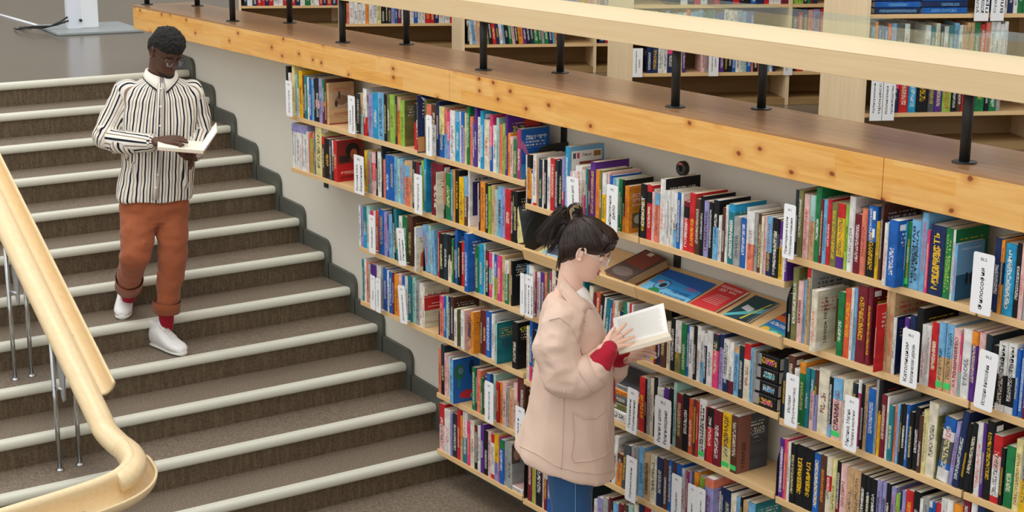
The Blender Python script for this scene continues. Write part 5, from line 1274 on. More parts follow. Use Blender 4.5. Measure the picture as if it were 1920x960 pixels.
# ------------------------------------------------------------------ bookcases beyond the parapet
AC = math.radians(63.6)
def case(x, y, pitch, nrow, L, divs, rows, lab):
    t = thing('bookcase', lab, 'bookcase', (x, y, -.15)); t.rotation_euler = (0, 0, AC); H = .2+pitch*nrow+.04
    if H < 1.1: H = 1.1
    def b(nm, *a, mat=M['birch']): return boxo(nm, *a, mat, t)
    b('side_panel', -.02, 0, -.01, .62, 0, H); b('side_panel', L, L+.02, -.01, .62, 0, H); b('back_panel', 0, L, .29, .31, 0, H, mat=M['case_back'])
    for dv in divs: b('divider', dv, dv+.02, -.005, .29, 0, H)
    b('top_board', -.02, L+.02, -.01, .62, H, H+.02, mat=M['shelf'])
    b('plinth', 0, L, .0, .29, 0, .04, mat=M['case_back'])
    for k in range(nrow):
        z = .2+pitch*k; b('shelf', 0, L, 0, .29, z-.02, z, mat=M['shelf'])
    Mx = t.matrix_basis
    for k, (st, s) in rows.items():
        cur = st
        for tok in s.split():
            if tok[0] == '|': cur = float(tok[1:]); continue
            lean = 0
            if tok[0] == '/': lean = .12; tok = tok[1:]
            wt, spec = re.match(r'([\d.]+)(.*)', tok).groups(); wt = float(wt)/1000; z = .2+pitch*k if k >= 0 else .04
            h = pitch*random.uniform(.74, .86)
            X = Mx @ Matrix.Translation((cur+wt/2, .008, z+.0006+lean*wt/2)) @ Matrix.Rotation(math.atan(lean*-1 if lean else 0), 4, 'Y')
            stuff.add(wt*.96, .15, h, spec, None, random.randrange(999), X, True); cur += wt
    return t
rnd_rows = lambda n, pal, lo=28, hi=46: ' '.join(f'{random.randint(lo, hi)}{random.choice(pal)}' for _ in range(n))
case(5.098, 1.498, .245, 5, 3.3, (.92, 1.85, 2.75), {
    0: (.02, '|.13 50P40N 50R 42C 62K 34g 40V 48e 30K 26n 34R 36K 50E 24K 40E 22G |.92 ' + rnd_rows(50, ['N', 'K', 'R', 'B', 'W', 'g'])),
    1: (.02, '18b 16O 16B 16T 18B 20s 26b 40g 28W |.30 28W 24T 24w 20k 24W 30T 24b 22W 20f 20f 20f 30E 28R40R 26s 24W 26W 22W 20W |.94 ' + rnd_rows(50, ['N', 'K', 'R', 'T', 'W', 'G', 'E'])),
    2: (.02, '|.66 30R60N 26v50W 30N 24W 26E 24E 26K |.94 ' + rnd_rows(50, ['E', 'E', 'K', 'N', 'W', 'T'])),
    3: (.02, rnd_rows(80, ['N', 'B', 'W', 'G', 'E']))}, 'birch bookcase beyond the rail, nearest, with blue volumes lying in piles')
c2 = case(3.274, 1.486, .20, 6, 3.3, (.94, 1.85, 2.75), {
    0: (.09, '30N 38N 28W 28W 36P35N 26v 28N25y 20V |.42 24p 24G |.53 30V 24K 24K 22Y50B 24W 24W 20t 28B 12s 30K 12s 28B 30b 20W 20N |.97 ' + rnd_rows(30, ['N', 'R', 'W', 'K'])),
    1: (.02, '|.03 30W 30W 16s |.12 30W 30W |.20 22b 22B 26G 30b 24w 22s 24b 24b 30b 26T 26T 24T 24B 26B 28W 28W 28W 28b 24b 24B 24B |.97 ' + rnd_rows(30, ['W', 'v', 's', 'R', 'N'])),
    2: (.02, '|.2 ' + rnd_rows(20, ['W', 'B', 'K', 'W', 'r', 'N', 'R']) + ' |.97 30e 30e 24k 20E 20r 24N'),
    3: (.02, rnd_rows(70, ['E', 'B', 'W', 'N', 'K']))}, 'birch bookcase beyond the rail, second nearest, middle of the picture')
case(1.485, 1.473, .20, 6, 3.3, (.89, 1.8, 2.7), {
    0: (.02, '14K /24W /22b /18p /34f /20r /20l /24K /26R /22N /22W /16b /26K /22E /22p /22K /34O /24V /26K /22N /34r45E /20E /20G /30w50E /26N /18b /22O /20b |.93 ' + rnd_rows(12, ['R', 'W', 'N'])),
    1: (.02, rnd_rows(24, ['W', 'b', 'Y', 'p', 'G', 'v', 'B']) + ' |.93 ' + rnd_rows(20, ['W', 'G'])),
    2: (.02, rnd_rows(60, ['W', 'B', 'N', 'G', 'E']))}, 'birch bookcase beyond the rail with leaning orange and black spines')
case(-.182, 1.463, .20, 6, 3.3, (.9, 1.8, 2.7), {
    0: (.02, '20s 34W 34W 28W 30W 24O 34W 30W 30y 30K 22K 24N 28v 20B 30r 36W 30W 30W 30B 26W 30W ' + rnd_rows(12, ['W', 'N', 'R'])),
    1: (.02, rnd_rows(50, ['W', 'B', 'N', 'G', 'E']))}, 'birch bookcase beyond the rail, third from the right, with white binders')
case(-1.98, 1.46, .20, 6, 2.4, (.9, 1.8), {0: (.02, rnd_rows(30, ['W', 'N', 'R', 'E'])), 1: (.02, rnd_rows(30, ['W', 'N', 'R', 'E']))}, 'birch bookcase farthest left beyond the rail, mostly hidden')
# horizontal blue volumes in the nearest case: two piles on the third level
Cm = Matrix.Translation((5.098, 1.498, -.15)) @ Matrix.Rotation(AC, 4, 'Z')
for col in range(2):
    for k in range(5):
        z = .2+.245*2+.001+k*.0305
        bb = BB(); bb.add(.029, .16, .235, 'B' if (k+col) % 2 else 'N', None, 11*k+col, ink='b'); o = bpy.data.objects.new('blue_volume', bb.build('blue_volume')); link(o)
        o.matrix_world = Cm @ Matrix.Translation((.262+.245*col, .01, z+.0145)) @ Matrix(((0, 0, -1, 0), (0, 1, 0, 0), (1, 0, 0, 0), (0, 0, 0, 1)))
        page_block(.029, .16, .235, 1, o)
        tag(o, f"blue law volume lying flat, {['lowest', 'second', 'third', 'fourth', 'top'][k]} in the {('left', 'right')[col]} pile beyond the rail", 'book', 'blue volumes piled beyond the rail')
for (u, wd, hh, lines, row, lab) in ((.025, .062, .215, ['Арбитражный', 'процесс'], 0, 'white Arbitration sign at the left of the nearest bookcase low shelf'), (.09, .062, .20, ['Исполнительное', 'производство'], 0, 'white sign with fine print, second on the nearest bookcase low shelf'),
                                   (.515, .075, .235, ['условно-', 'исполнительное', 'право'], 2, 'white sign beside the blue volume piles'), (.60, .07, .235, ['Судебная', 'власть'], 2, 'white sign further right of the blue volume piles')):
    me = prism('shelf_sign', [(0, 0), (wd, 0), (wd, hh), (0, hh)], -.0006, .0006, M['tag'])
    me.matrix_world = Cm @ Matrix.Translation((u+(.02 if row == 2 else 0), -.012, .2+.245*row-.035)); tag(me, lab, 'sign', 'white signs in the far bookcases')
    for k, s in enumerate(lines): lettering(s, ((k+.6)/len(lines)*wd, -.0009, hh*.52), (0, 0, 1), (-1, 0, 0), hh*.7, wd*.22, M['inkblack'], me, True)
Cb = Matrix.Translation((3.274, 1.486, -.15)) @ Matrix.Rotation(AC, 4, 'Z')
for (u, wd, row, lab) in ((.0, .06, 0, 'white sign at the left end of the second bookcase low shelf'), (.46, .06, 0, 'white sign in the middle of the second bookcase low shelf'), (.92, .055, 0, 'white sign on the divider of the second bookcase')):
    me = prism('shelf_sign', [(0, 0), (wd, 0), (wd, .17), (0, .17)], -.0006, .0006, M['tag']); me.matrix_world = Cb @ Matrix.Translation((u, -.012, .2+.2*row-.02)); tag(me, lab, 'sign', 'white signs in the far bookcases')
    lettering('Административное', (wd*.35, -.0009, .09), (0, 0, 1), (-1, 0, 0), .13, .01, M['inkblack'], me, True); lettering('право', (wd*.7, -.0009, .08), (0, 0, 1), (-1, 0, 0), .05, .01, M['inkblack'], me, True)
so = bpy.data.objects.new('shelved_books', stuff.build('shelved_books')); link(so); so['kind'] = 'stuff'; tag(so, 'the many smaller books on the far left shelves and in the bookcases beyond the rail', 'books')

# reading table far behind
t = thing('table', 'pale wooden table legs standing on the floor beyond the far end of the beam', 'table', (-2.4, 2.5, -.15))
for (x, y) in ((-.46, -.2), (.36, -.2), (.52, -.19), (-.46, .5), (.52, .5)): boxo('leg', x-.03, x+.03, y-.03, y+.03, 0, .72, M['birch'], t)
boxo('table_top', -.6, .7, -.25, .6, .72, .75, M['birch_x'], t)

# ------------------------------------------------------------------ information kiosk
ku = Vector((.445, .895, 0)); t = thing('information_kiosk', 'white upright kiosk column on a flat grey base plate at the top of the stairs', 'kiosk', (-2.62, .30, -.15)); t.rotation_euler = (0, 0, math.radians(84))
boxo('base_plate', -.30, .42, -.36, .43, 0, .022, M['kgrey'], t, .006)
boxo('column', -.135, .125, -.03, .05, .022, 1.6, M['white'], t, .006)
boxo('column_side', -.135, -.02, -.032, -.03, .022, 1.6, plain('pale_blue_enamel', '#dfe5f0', .3), t)
tubeo('plug', [(-.03, -.032, .09), (-.03, -.06, .09)], .012, M['black'], t, 8)
ck = [(-2.60, .16, -.03), (-2.58, .10, -.06), (-2.62, .02, -.1), (-2.66, -.12, -.10), (-2.80, -.2, -.13), (-2.95, -.18, -.138)]
tag(tubeo('power_cable', ck, .008, M['black'], None, 8), 'black cable looping from the white kiosk over its base plate', 'cable')
tag(tubeo('power_cable', [(-2.6, .17, -.06), (-2.62, .08, -.09), (-2.7, -.02, -.12), (-2.82, -.1, -.125), (-3.0, -.12, -.138), (-3.05, .0, -.14)], .007, M['black'], None, 8), 'second thinner black cable beside the first at the kiosk foot', 'cable')
tag(tubeo('floor_strip', [(-3.06, .1, -.148), (-5.2, .16, -.148)], .022, M['white'], None, 8, .35), 'white cable cover strip running over the polished floor to the kiosk', 'cable')

# ------------------------------------------------------------------ bent-wood handrail in the foreground
hr = thing('handrail', 'moulded beech handrail curving at its foot, on chrome posts over the stairs', 'railing', (2.69, -2.03, -1.35))
hp = Vector(hr.location)
def sweep(name, path, prof, mat):
    """prof: closed outline (side, up); side is to the left of travel"""
    bm = bmesh.new(); path = [Vector(p)-hp for p in path]; rings = []
    for i, p in enumerate(path):
        tn = (path[min(i+1, len(path)-1)]-path[max(i-1, 0)]).normalized(); side = Vector((0, 0, 1)).cross(tn).normalized(); up = tn.cross(side).normalized()
        rings.append([bm.verts.new(p+side*a+up*b) for a, b in prof])
    n = len(prof)
    for A, B in zip(rings, rings[1:]):
        for k in range(n): bm.faces.new((A[k], A[(k+1) % n], B[(k+1) % n], B[k]))
    bm.faces.new(rings[0][::-1]); bm.faces.new(rings[-1])
    return finish(bm, name, mat, hr, True)
def bez(P, n=10):
    P = [Vector(p) for p in P]; out = []
    for i in range(len(P)-1):
        p0, p1, p2, p3 = P[max(i-1, 0)], P[i], P[i+1], P[min(i+2, len(P)-1)]
        for k in range(n):
            t_ = k/n; out.append(.5*((2*p1)+(-p0+p2)*t_+(2*p0-5*p1+4*p2-p3)*t_*t_+(-p0+3*p1-3*p2+p3)*t_**3))
    out.append(P[-1]); return out
slope = [(x, -2.03, -.63-.56*(x-2.69)) for x in (1.2, 2.0, 2.69, 3.2, 3.6, 3.78)]
turn = [(3.86, -2.03, -1.285), (4.00, -2.03, -1.30), (4.14, -2.03, -1.30), (4.26, -2.055, -1.308), (4.34, -2.12, -1.325), (4.375, -2.24, -1.345), (4.39, -2.5, -1.368), (4.40, -3.0, -1.40), (4.40, -4.0, -1.44)]
arch = [(.058*math.cos(a), .050*math.sin(a)) for a in [i*2*math.pi/22 for i in range(22)]]
sweep('rail_tube', bez(slope+turn[:5]+[(4.35, -2.17, -1.335)], 8), arch, M['rail'])
# trough: a bent sheet hooked under the tube, concave side up
tr = [(.046+.044-.044*math.cos(a), -.012-.046*math.sin(a)) for a in [i*math.pi/12 for i in range(0, 13)]]
tro = [(.046+.044-.055*math.cos(a), -.012-.057*math.sin(a)) for a in [i*math.pi/12 for i in range(12, -1, -1)]]
trough = tr + [(tr[-1][0], .012), (tr[-1][0]+.011, .012)] + tro
sweep('rail_trough', bez([(x, -2.03, -.63-.56*(x-2.69)) for x in (1.2, 2.0, 2.69, 3.2, 3.5, 3.62)], 6), trough, M['rail'])
# after the bend the moulding opens towards the aisle: top roll, hollow wall, rolled lower lip
cl = [(-.052, -.02), (-.050, .012), (-.034, .038), (-.008, .048), (.006, .036), (.004, .010), (-.004, -.025), (-.002, -.060), (.016, -.088), (.045, -.098), (.072, -.088), (.090, -.066), (.094, -.044)]
cl = [Vector((a, b, 0)) for a, b in cl]; cl = bez(cl, 3); L_, R2_ = [], []
for i, p in enumerate(cl):
    tn = (cl[min(i+1, len(cl)-1)]-cl[max(i-1, 0)]).normalized(); nn_ = Vector((-tn.y, tn.x, 0)); L_.append(p+nn_*.006); R2_.append(p-nn_*.006)
sheet = [(p.x, p.y) for p in L_]+[(p.x, p.y) for p in R2_[::-1]]
sweep('rail_lip', bez([(4.10, -2.03, -1.30)]+turn[2:], 8), sheet, M['rail'])
def dome(bm, x, y, z):
    tube(bm, [(x, y, z), (x, y, z+.006), (x, y, z+.014)], [.022, .020, .008], 16)
for (x, y, zt) in ((2.696, -2.075, -1.35), (2.684, -1.985, -1.35), (3.30, -2.07, -1.65), (3.285, -1.965, -1.65), (2.06, -2.075, -1.05), (2.05, -1.985, -1.05)):
    top = -.65-.56*(x-2.69)
    o = tubeo('post', [(x-hp.x, y-hp.y, zt-hp.z), (x-hp.x-.01, y-hp.y, top-hp.z)], .011, M['chrome'], hr, 14)
    bm = bmesh.new(); dome(bm, x-hp.x, y-hp.y, zt-hp.z); finish(bm, 'base_cap', M['chrome'], o, True)
for x in (2.70, 3.31, 2.07):
    top = -.65-.56*(x-2.69)
    prism('bracket_plate', [(x-.03-hp.x, top-hp.z), (x+.10-hp.x, top-.05-hp.z), (x+.075-hp.x, top-.27-hp.z), (x+.055-hp.x, top-.285-hp.z), (x+.035-hp.x, top-.27-hp.z)], -2.055-hp.y, -2.047-hp.y, M['greyplate'], hr)
    tubeo('bolt', [(x-hp.x, -2.07-hp.y, top-.22-hp.z), (x+.05-hp.x, -2.05-hp.y, top-.225-hp.z)], .007, M['chrome'], hr, 10)
for (x, y) in ((4.40, -2.34), (4.40, -3.0)): tubeo('post', [(x-hp.x, y-hp.y, -1.95-hp.z), (x-hp.x, y-hp.y, -1.42-hp.z)], .011, M['chrome'], hr, 14)

# ------------------------------------------------------------------ people
def ray(px, py): return (_F + CR*(px-960)/FPX - CU*(py-480)/FPX)
def on_plane(px, py, ref, nrm, off):
    d = ray(px, py); return CAMLOC + d*(((ref-CAMLOC).dot(nrm)+off)/d.dot(nrm))
def on_z(px, py, z):
    d = ray(px, py); return CAMLOC + d*((z-CAMLOC.z)/d.z)
def capsule(bm, a, ra, b, rb, n=20):
    ax = (b-a); L = ax.length; ax = ax.normalized() if L > 1e-6 else Vector((0, 0, 1)); e1 = ax.orthogonal().normalized(); e2 = ax.cross(e1); rings = []
    for c, r, lo, hi in ((a, ra, -80, 0), (b, rb, 0, 80)):
        for k in range(6):
            t = math.radians(lo+(hi-lo)*k/5); cc = c+ax*math.sin(t)*r; rr = math.cos(t)*r
            rings.append([bm.verts.new(cc+(e1*math.cos(q*2*math.pi/n)+e2*math.sin(q*2*math.pi/n))*rr) for q in range(n)])
    for A, B in zip(rings, rings[1:]):
        for q in range(n): bm.faces.new((A[q], A[(q+1) % n], B[(q+1) % n], B[q]))
    bm.faces.new(rings[0][::-1]); bm.faces.new(rings[-1])
def chain(bm, pts):
    for (a, ra), (b, rb) in zip(pts, pts[1:]): capsule(bm, a, ra, b, rb)
def ellipsoid(bm, c, r, X=None, sub=3):
    X = X or Matrix.Identity(3); m = Matrix.Translation(c) @ X.to_4x4() @ Matrix.Diagonal((*r, 1)); bmesh.ops.create_icosphere(bm, subdivisions=sub, radius=1, matrix=m)
def loft(bm, rings, n=32, ex=2.3, cap=True):
    """rings: (centre, A vector, B vector)"""
    R = []
    for c, A, B in rings:
        r = []
        for k in range(n):
            t = 2*math.pi*k/n; ct, st = math.cos(t), math.sin(t)
            r.append(bm.verts.new(c + A*(abs(ct)**(2/ex))*(1 if ct >= 0 else -1) + B*(abs(st)**(2/ex))*(1 if st >= 0 else -1)))
        R.append(r)
    for a, b in zip(R, R[1:]):
        for k in range(n): bm.faces.new((a[k], a[(k+1) % n], b[(k+1) % n], b[k]))
    if cap: bm.faces.new(R[0][::-1]); bm.faces.new(R[-1])
def blob(name, bm, vox, smooth, mat, parent, base, disp=None, facets=False):
    bmesh.ops.recalc_face_normals(bm, faces=bm.faces); me = bpy.data.meshes.new(name); bm.to_mesh(me); bm.free()
    o = bpy.data.objects.new(name, me); COL.objects.link(o)
    r = o.modifiers.new('r', 'REMESH'); r.mode = 'VOXEL'; r.voxel_size = vox; r.use_smooth_shade = True
    if smooth: s = o.modifiers.new('s', 'SMOOTH'); s.factor = .5; s.iterations = smooth
    for i, (size, st) in enumerate(disp or []):
        tx = bpy.data.textures.new(name+str(i), 'CLOUDS'); tx.noise_scale = size; tx.noise_depth = 1
        d = o.modifiers.new('d', 'DISPLACE'); d.texture = tx; d.strength = st; d.mid_level = .5; d.texture_coords = 'GLOBAL'
    dg = bpy.context.evaluated_depsgraph_get(); m2 = bpy.data.meshes.new_from_object(o.evaluated_get(dg)); bpy.data.objects.remove(o)
    m2.transform(Matrix.Translation(-Vector(base)))
    m2.materials.clear(); m2.materials.append(mat)
    for p in m2.polygons: p.use_smooth = True
    return mesh_obj(name, m2, None, parent)
def wrinkle(o, sc, amp, seed=0., ridge=True, mask=None):
    """cloth folds: moves the surface along its normals by stretched noise"""
    me = o.data; nr = [v.normal.copy() for v in me.vertices]; S = Vector((seed, seed*1.7, seed*.6))
    for v, n_ in zip(me.vertices, nr):
        p = v.co; q = Vector((p.x*sc[0], p.y*sc[1], p.z*sc[2]+p.x*sc[0]*.25))+S; a = noise.noise(q)
        if ridge: a = (1-abs(a)*2.2)*.5
        m_ = mask(p) if mask else 1
        v.co = p+n_*(amp*a*m_)
def bmpart(name, bm, mat, parent, base, smooth=True):
    bmesh.ops.translate(bm, verts=bm.verts, vec=-Vector(base)); return finish(bm, name, mat, parent, smooth)
def gauss(a, s): return math.exp(-(a/s)**2)
PROF = [(-.118, .050, -.002, .020), (-.108, .076, -.012, .034), (-.092, .083, -.030, .045), (-.070, .081, -.052, .054), (-.045, .080, -.070, .061), (-.015, .081, -.086, .067), (.010, .083, -.096, .071), (.035, .090, -.101, .074), (.060, .086, -.101, .074), (.082, .071, -.090, .067), (.102, .042, -.064, .048), (.113, .015, -.034, .026), (.118, -.004, -.014, .008)]
def head_bm(bm, X, k=1., female=False):
    """X: head matrix (x forward, y left, z up), origin at mid height"""
    nz, na = 96, 120; rings = []
    def prof(z):
        for a, b in zip(PROF, PROF[1:]):
            if z <= b[0]:
                t = (z-a[0])/(b[0]-a[0]); return [a[i]+(b[i]-a[i])*t for i in (1, 2, 3)]
        return list(PROF[-1][1:])
    for i in range(nz+1):
        z = -.118+.236*i/nz
        zz = [prof(z+dz) for dz in (-.008, -.004, 0, .004, .008) if -.118 <= z+dz <= .118]; f, b, hw = [sum(q[j] for q in zz)/len(zz) for j in range(3)]
        cx = (f+b)/2-.004; r = []
        for j in range(na):
            t = 2*math.pi*j/na; t = t-.35*math.sin(t)*abs(math.cos(t/2))     # denser in front
            c, s = math.cos(t), math.sin(t); ex = 2.35
            x = cx+((f-cx) if c >= 0 else (cx-b))*(abs(c)**(2/ex))*(1 if c >= 0 else -1); y = hw*(abs(s)**(2/ex))*(1 if s >= 0 else -1)
            if c > -.2:
                d = 0
                d += .012*gauss(y, .010)*gauss(z-.012, .016) + .021*gauss(y, .010)*gauss(z+.010, .016) + .027*gauss(y, .0125)*gauss(z+.027, .011)
                d += .012*(gauss(y-.013, .008)+gauss(y+.013, .008))*gauss(z+.031, .008)
                d += .009*gauss(y, .019)*gauss(z+.056, .0065) + .010*gauss(y, .017)*gauss(z+.071, .007) - .005*gauss(y, .022)*gauss(z+.0635, .0025)
                d += .007*gauss(y, .022)*gauss(z+.100, .014) - .003*gauss(y, .02)*gauss(z+.084, .006)
                for sy in (-1, 1):
                    d += -.013*gauss(y-sy*.033, .016)*gauss(z-.006, .013) + .007*gauss(y-sy*.032, .011)*gauss(z-.003, .008)
                    d += .005*gauss(y-sy*.03, .02)*gauss(z-.028, .007) + .004*gauss(y-sy*.045, .02)*gauss(z+.022, .018)
                x += d
            r.append(bm.verts.new(X @ Vector((x*k, y*k*(.96 if female else 1), z*k))))
        rings.append(r)
    for a, b in zip(rings, rings[1:]):
        for j in range(na): bm.faces.new((a[j], a[(j+1) % na], b[(j+1) % na], b[j]))
    bm.faces.new(rings[0][::-1]); bm.faces.new(rings[-1])
    R3 = X.to_3x3()
    for sy in (-1, 1):
        e = bmesh.new(); nn = 14; pts = []
        for q in range(nn+1):
            a = math.radians(-115+285*q/nn); pts.append(X @ (Vector((-.012-.016*math.cos(a)*-1*-1, sy*(.074+.010*(.4+.6*math.cos(a)*-1 if math.cos(a) < 0 else .4)), -.002+.029*math.sin(a)))*k))
        e.free(); tube(bm, pts, .0048*k, 8)
        ellipsoid(bm, X @ (Vector((-.012, sy*.072, -.004))*k), (.013*k, .007*k, .024*k), R3, 2)
        ellipsoid(bm, X @ (Vector((-.004, sy*.077, -.028))*k), (.006*k, .004*k, .008*k), R3, 2)
def hand_bm(bm, wrist, u, s, curls, k=1., thumb=(.6, -.75, -.15), spread=.05, flip=1):
    """u along the hand, s from little finger side to index side (unit); palm faces -n, n = u x s * flip"""
    u = u.normalized(); s = (s-u*s.dot(u)).normalized(); n = u.cross(s)*flip
    lens = [.74, .93, 1., .94]
    chain(bm, [(wrist-u*.03*k, .024*k), (wrist+u*.01*k, .023*k)])
    for i in range(4):
        kb = wrist + u*(.082-.006*abs(i-2))*k + s*(i-1.5)*.0195*k
        capsule(bm, wrist+u*.012*k+s*(i-1.5)*.012*k, .0155*k, kb, .0115*k)
        d = (u + s*(i-1.5)*spread).normalized(); p = kb; r = .0098*k
        cu = curls[i] if isinstance(curls[0], (list, tuple)) else curls
        ang = 0
        for j, L in enumerate((.043, .027, .021)):
            ang += cu[j]; dd = (d*math.cos(ang)-n*math.sin(ang)).normalized(); q = p+dd*L*lens[i]*k
            capsule(bm, p, r, q, r*.9); p = q; r *= .9
    tb = wrist+u*.022*k+s*.022*k; td = (u*thumb[0]-s*thumb[1]+n*thumb[2]).normalized(); t1 = tb+td*.042*k
    capsule(bm, wrist+u*.01*k+s*.008*k, .017*k, tb+td*.012*k, .015*k); capsule(bm, tb, .0135*k, t1, .0105*k)
    td2 = (td+u*.55).normalized(); capsule(bm, t1, .0105*k, t1+td2*.03*k, .0088*k)
def eyes(X, k, parent, base, lidmat, iris='#2a1a12', down=.6):
    for sy in (-1, 1):
        c = X @ (Vector((.0715, sy*.0315, .003))*k)
        bm = bmesh.new(); ellipsoid(bm, c, (.0115*k,)*3, None, 3); bmpart('eyeball', bm, M['white'], parent, base)
        d = X.to_3x3() @ Vector((1, 0, -down)).normalized(); bm = bmesh.new(); ellipsoid(bm, c+d*.0078*k, (.0056*k,)*3, None, 2); bmpart('iris', bm, plain('iris', iris, .2), parent, base)
        bm = bmesh.new(); up = X.to_3x3() @ Vector((.35, 0, 1)).normalized()
        ellipsoid(bm, c, (.0126*k,)*3, None, 3); bmesh.ops.bisect_plane(bm, geom=bm.verts[:]+bm.edges[:]+bm.faces[:], plane_co=c-up*.0005*k, plane_no=up, clear_inner=True); bmpart('eyelid', bm, lidmat, parent, base)
        bm = bmesh.new(); ar = []
        for q in range(9):
            a = math.radians(-70+140*q/8); v = Vector((math.cos(a), math.sin(a), 0)); fw = X.to_3x3() @ Vector((.93, 0, -.36)); lf = X.to_3x3() @ Vector((0, 1, 0))
            ar.append(c+(fw*math.cos(a)+lf*math.sin(a))*.0131*k)
        tube(bm, ar, .0008*k, 6); bmpart('eyelashes', bm, M['hairdark'], parent, base)
def brow(X, k, parent, base, mat, z=.0245):
    for sy in (-1, 1):
        pts = [X @ (Vector((.0955-.25*abs(y-.012)**1.0*.6, sy*y, z+.0035*math.sin((y-.012)/.04*math.pi)))*k) for y in (.012, .020, .030, .040, .048)]
        bm = bmesh.new(); tube(bm, pts, [.0022*k, .0032*k, .0032*k, .0024*k, .001*k], 8); bmpart('eyebrow', bm, mat, parent, base)
def glasses(X, k, parent, base, rim, lens, rr=.0225, round_=True):
    root = bpy.data.objects.new('spectacles', None); COL.objects.link(root); root.parent = parent
    fx = .107
    for sy in (-1, 1):
        c = Vector((fx-.004, sy*.031, .000)); pts = []
        for q in range(25):
            a = 2*math.pi*q/24; yy, zz = math.cos(a)*rr, math.sin(a)*rr*(1 if round_ else .82); pts.append(X @ (Vector((c.x-abs(yy+c.y*0)*.05, c.y+yy, c.z+zz))*k))
        bm = bmesh.new(); tube(bm, pts, .0011*k if round_ else .0022*k, 8, False); bmpart('rim', bm, rim, root, base)
        bm = bmesh.new(); bm.faces.new([bm.verts.new(p) for p in pts[:-1]]); bmpart('lens', bm, lens, root, base, False)
        bm = bmesh.new(); tube(bm, [X @ (Vector(v)*k) for v in ((fx-.005, sy*(.031+rr), .004), (fx-.02, sy*.068, .006), (.02, sy*.078, .008), (-.012, sy*.079, .010), (-.03, sy*.076, -.006))], .0013*k, 6); bmpart('temple', bm, rim, root, base)
    bm = bmesh.new(); tube(bm, [X @ (Vector(v)*k) for v in ((fx-.004, .031-rr, .004), (fx, 0, .008), (fx-.004, -.031+rr, .004))], .0013*k, 6); bmpart('bridge', bm, rim, root, base)
def headX(c, yaw, pitch, roll=0):
    R3 = Matrix.Rotation(yaw, 3, 'Z') @ Matrix.Rotation(pitch, 3, 'Y') @ Matrix.Rotation(roll, 3, 'X'); return Matrix.Translation(c) @ R3.to_4x4()
def skin(name, c1, c2, rough=.5):
    m, nt, b = nmat(name, rough, .4); f = noi(nt, coords(nt), 9, 4); nt.links.new(mixc(nt, f, lin(c1), lin(c2)), b.inputs['Base Color'])
    b.inputs['Subsurface Weight'].default_value = .12; b.inputs['Subsurface Radius'].default_value = (.012, .005, .003); b.inputs['Subsurface Scale'].default_value = 1
    return m
def cloth(name, c1, c2, sc=400, st=.25, rough=.85):
    m, nt, b = nmat(name, rough, .2); v = coords(nt); f = noi(nt, v, 5, 4); nt.links.new(mixc(nt, f, lin(c1), lin(c2)), b.inputs['Base Color'])
    b.inputs['Sheen Weight'].default_value = .15
    bump(nt, b, noi(nt, v, sc, 2), st, .0008); return m
M['hairdark'] = plain('dark_hair', '#2c1c15', .33, var=.35, scale=60, spec=.6)
M['afro'] = plain('black_curly_hair', '#15120f', .8, var=.4, scale=120, bmp=.8)
M['skin_dark'] = skin('dark_brown_skin', '#4b2d20', '#5c3a2a')
M['skin_light'] = skin('fair_skin', '#edbfa8', '#f2cdb9')
M['leather'] = plain('white_leather', '#f0f0ee', .4, var=.02)
M['rubber'] = plain('white_rubber_sole', '#e4e3dc', .6, var=.03)
M['lace'] = plain('white_cotton_lace', '#e6e5dc', .9)
M['sock'] = cloth('dark_red_knit', '#8f1226', '#a81c32', 300, .4)
M['trousers'] = cloth('rust_cotton_twill', '#9a5434', '#a96040', 500)
M['jacket'] = cloth('dusty_pink_twill', '#d9b9a5', '#e2c8b7', 350, .3)
M['stitch'] = cloth('pale_seam', '#d8c0ae', '#e2cdbe', 350)
M['denim'] = cloth('blue_denim', '#1d4069', '#3b6797', 260, .5)
M['sweater'] = cloth('crimson_knit', '#a3152c', '#b91f38', 160, .8)
M['clearframe'] = plain('clear_acetate', '#d9dcdc', .15, var=.01)
M['metalframe'] = plain('thin_dark_metal', '#4a4542', .3, .8)
def lensmat(name, tint, f=.12):
    m = bpy.data.materials.new(name); m.use_nodes = True; nt = m.node_tree; nt.nodes.clear(); o = N(nt, 'ShaderNodeOutputMaterial'); t = N(nt, 'ShaderNodeBsdfTransparent'); t.inputs[0].default_value = (*tint, 1)
    g = N(nt, 'ShaderNodeBsdfGlossy'); g.inputs['Roughness'].default_value = .05; mx = N(nt, 'ShaderNodeMixShader'); mx.inputs[0].default_value = f
    nt.links.new(t.outputs[0], mx.inputs[1]); nt.links.new(g.outputs[0], mx.inputs[2]); nt.links.new(mx.outputs[0], o.inputs[0]); return m
def shirtmat():
    m, nt, b = nmat('striped_cotton', .8, .2); a = N(nt, 'ShaderNodeAttribute'); a.attribute_name = 'stripe'; f = math_(nt, 'FRACT', math_(nt, 'MULTIPLY', a.outputs['Fac'], 1/.046))
    def band(c, w_): return math_(nt, 'LESS_THAN', math_(nt, 'ABSOLUTE', math_(nt, 'SUBTRACT', f, c)), w_)
    o = mixc(nt, band(.25, .115), lin('#e8e3d8'), lin('#181d2c')); o = mixc(nt, band(.75, .075), o, lin('#94806f')); o = mixc(nt, band(.0, .02), o, lin('#cfc6ba')); nt.links.new(o, b.inputs['Base Color'])
    bump(nt, b, noi(nt, coords(nt), 300, 2), .2, .0008); return m
M['shirt'] = shirtmat()
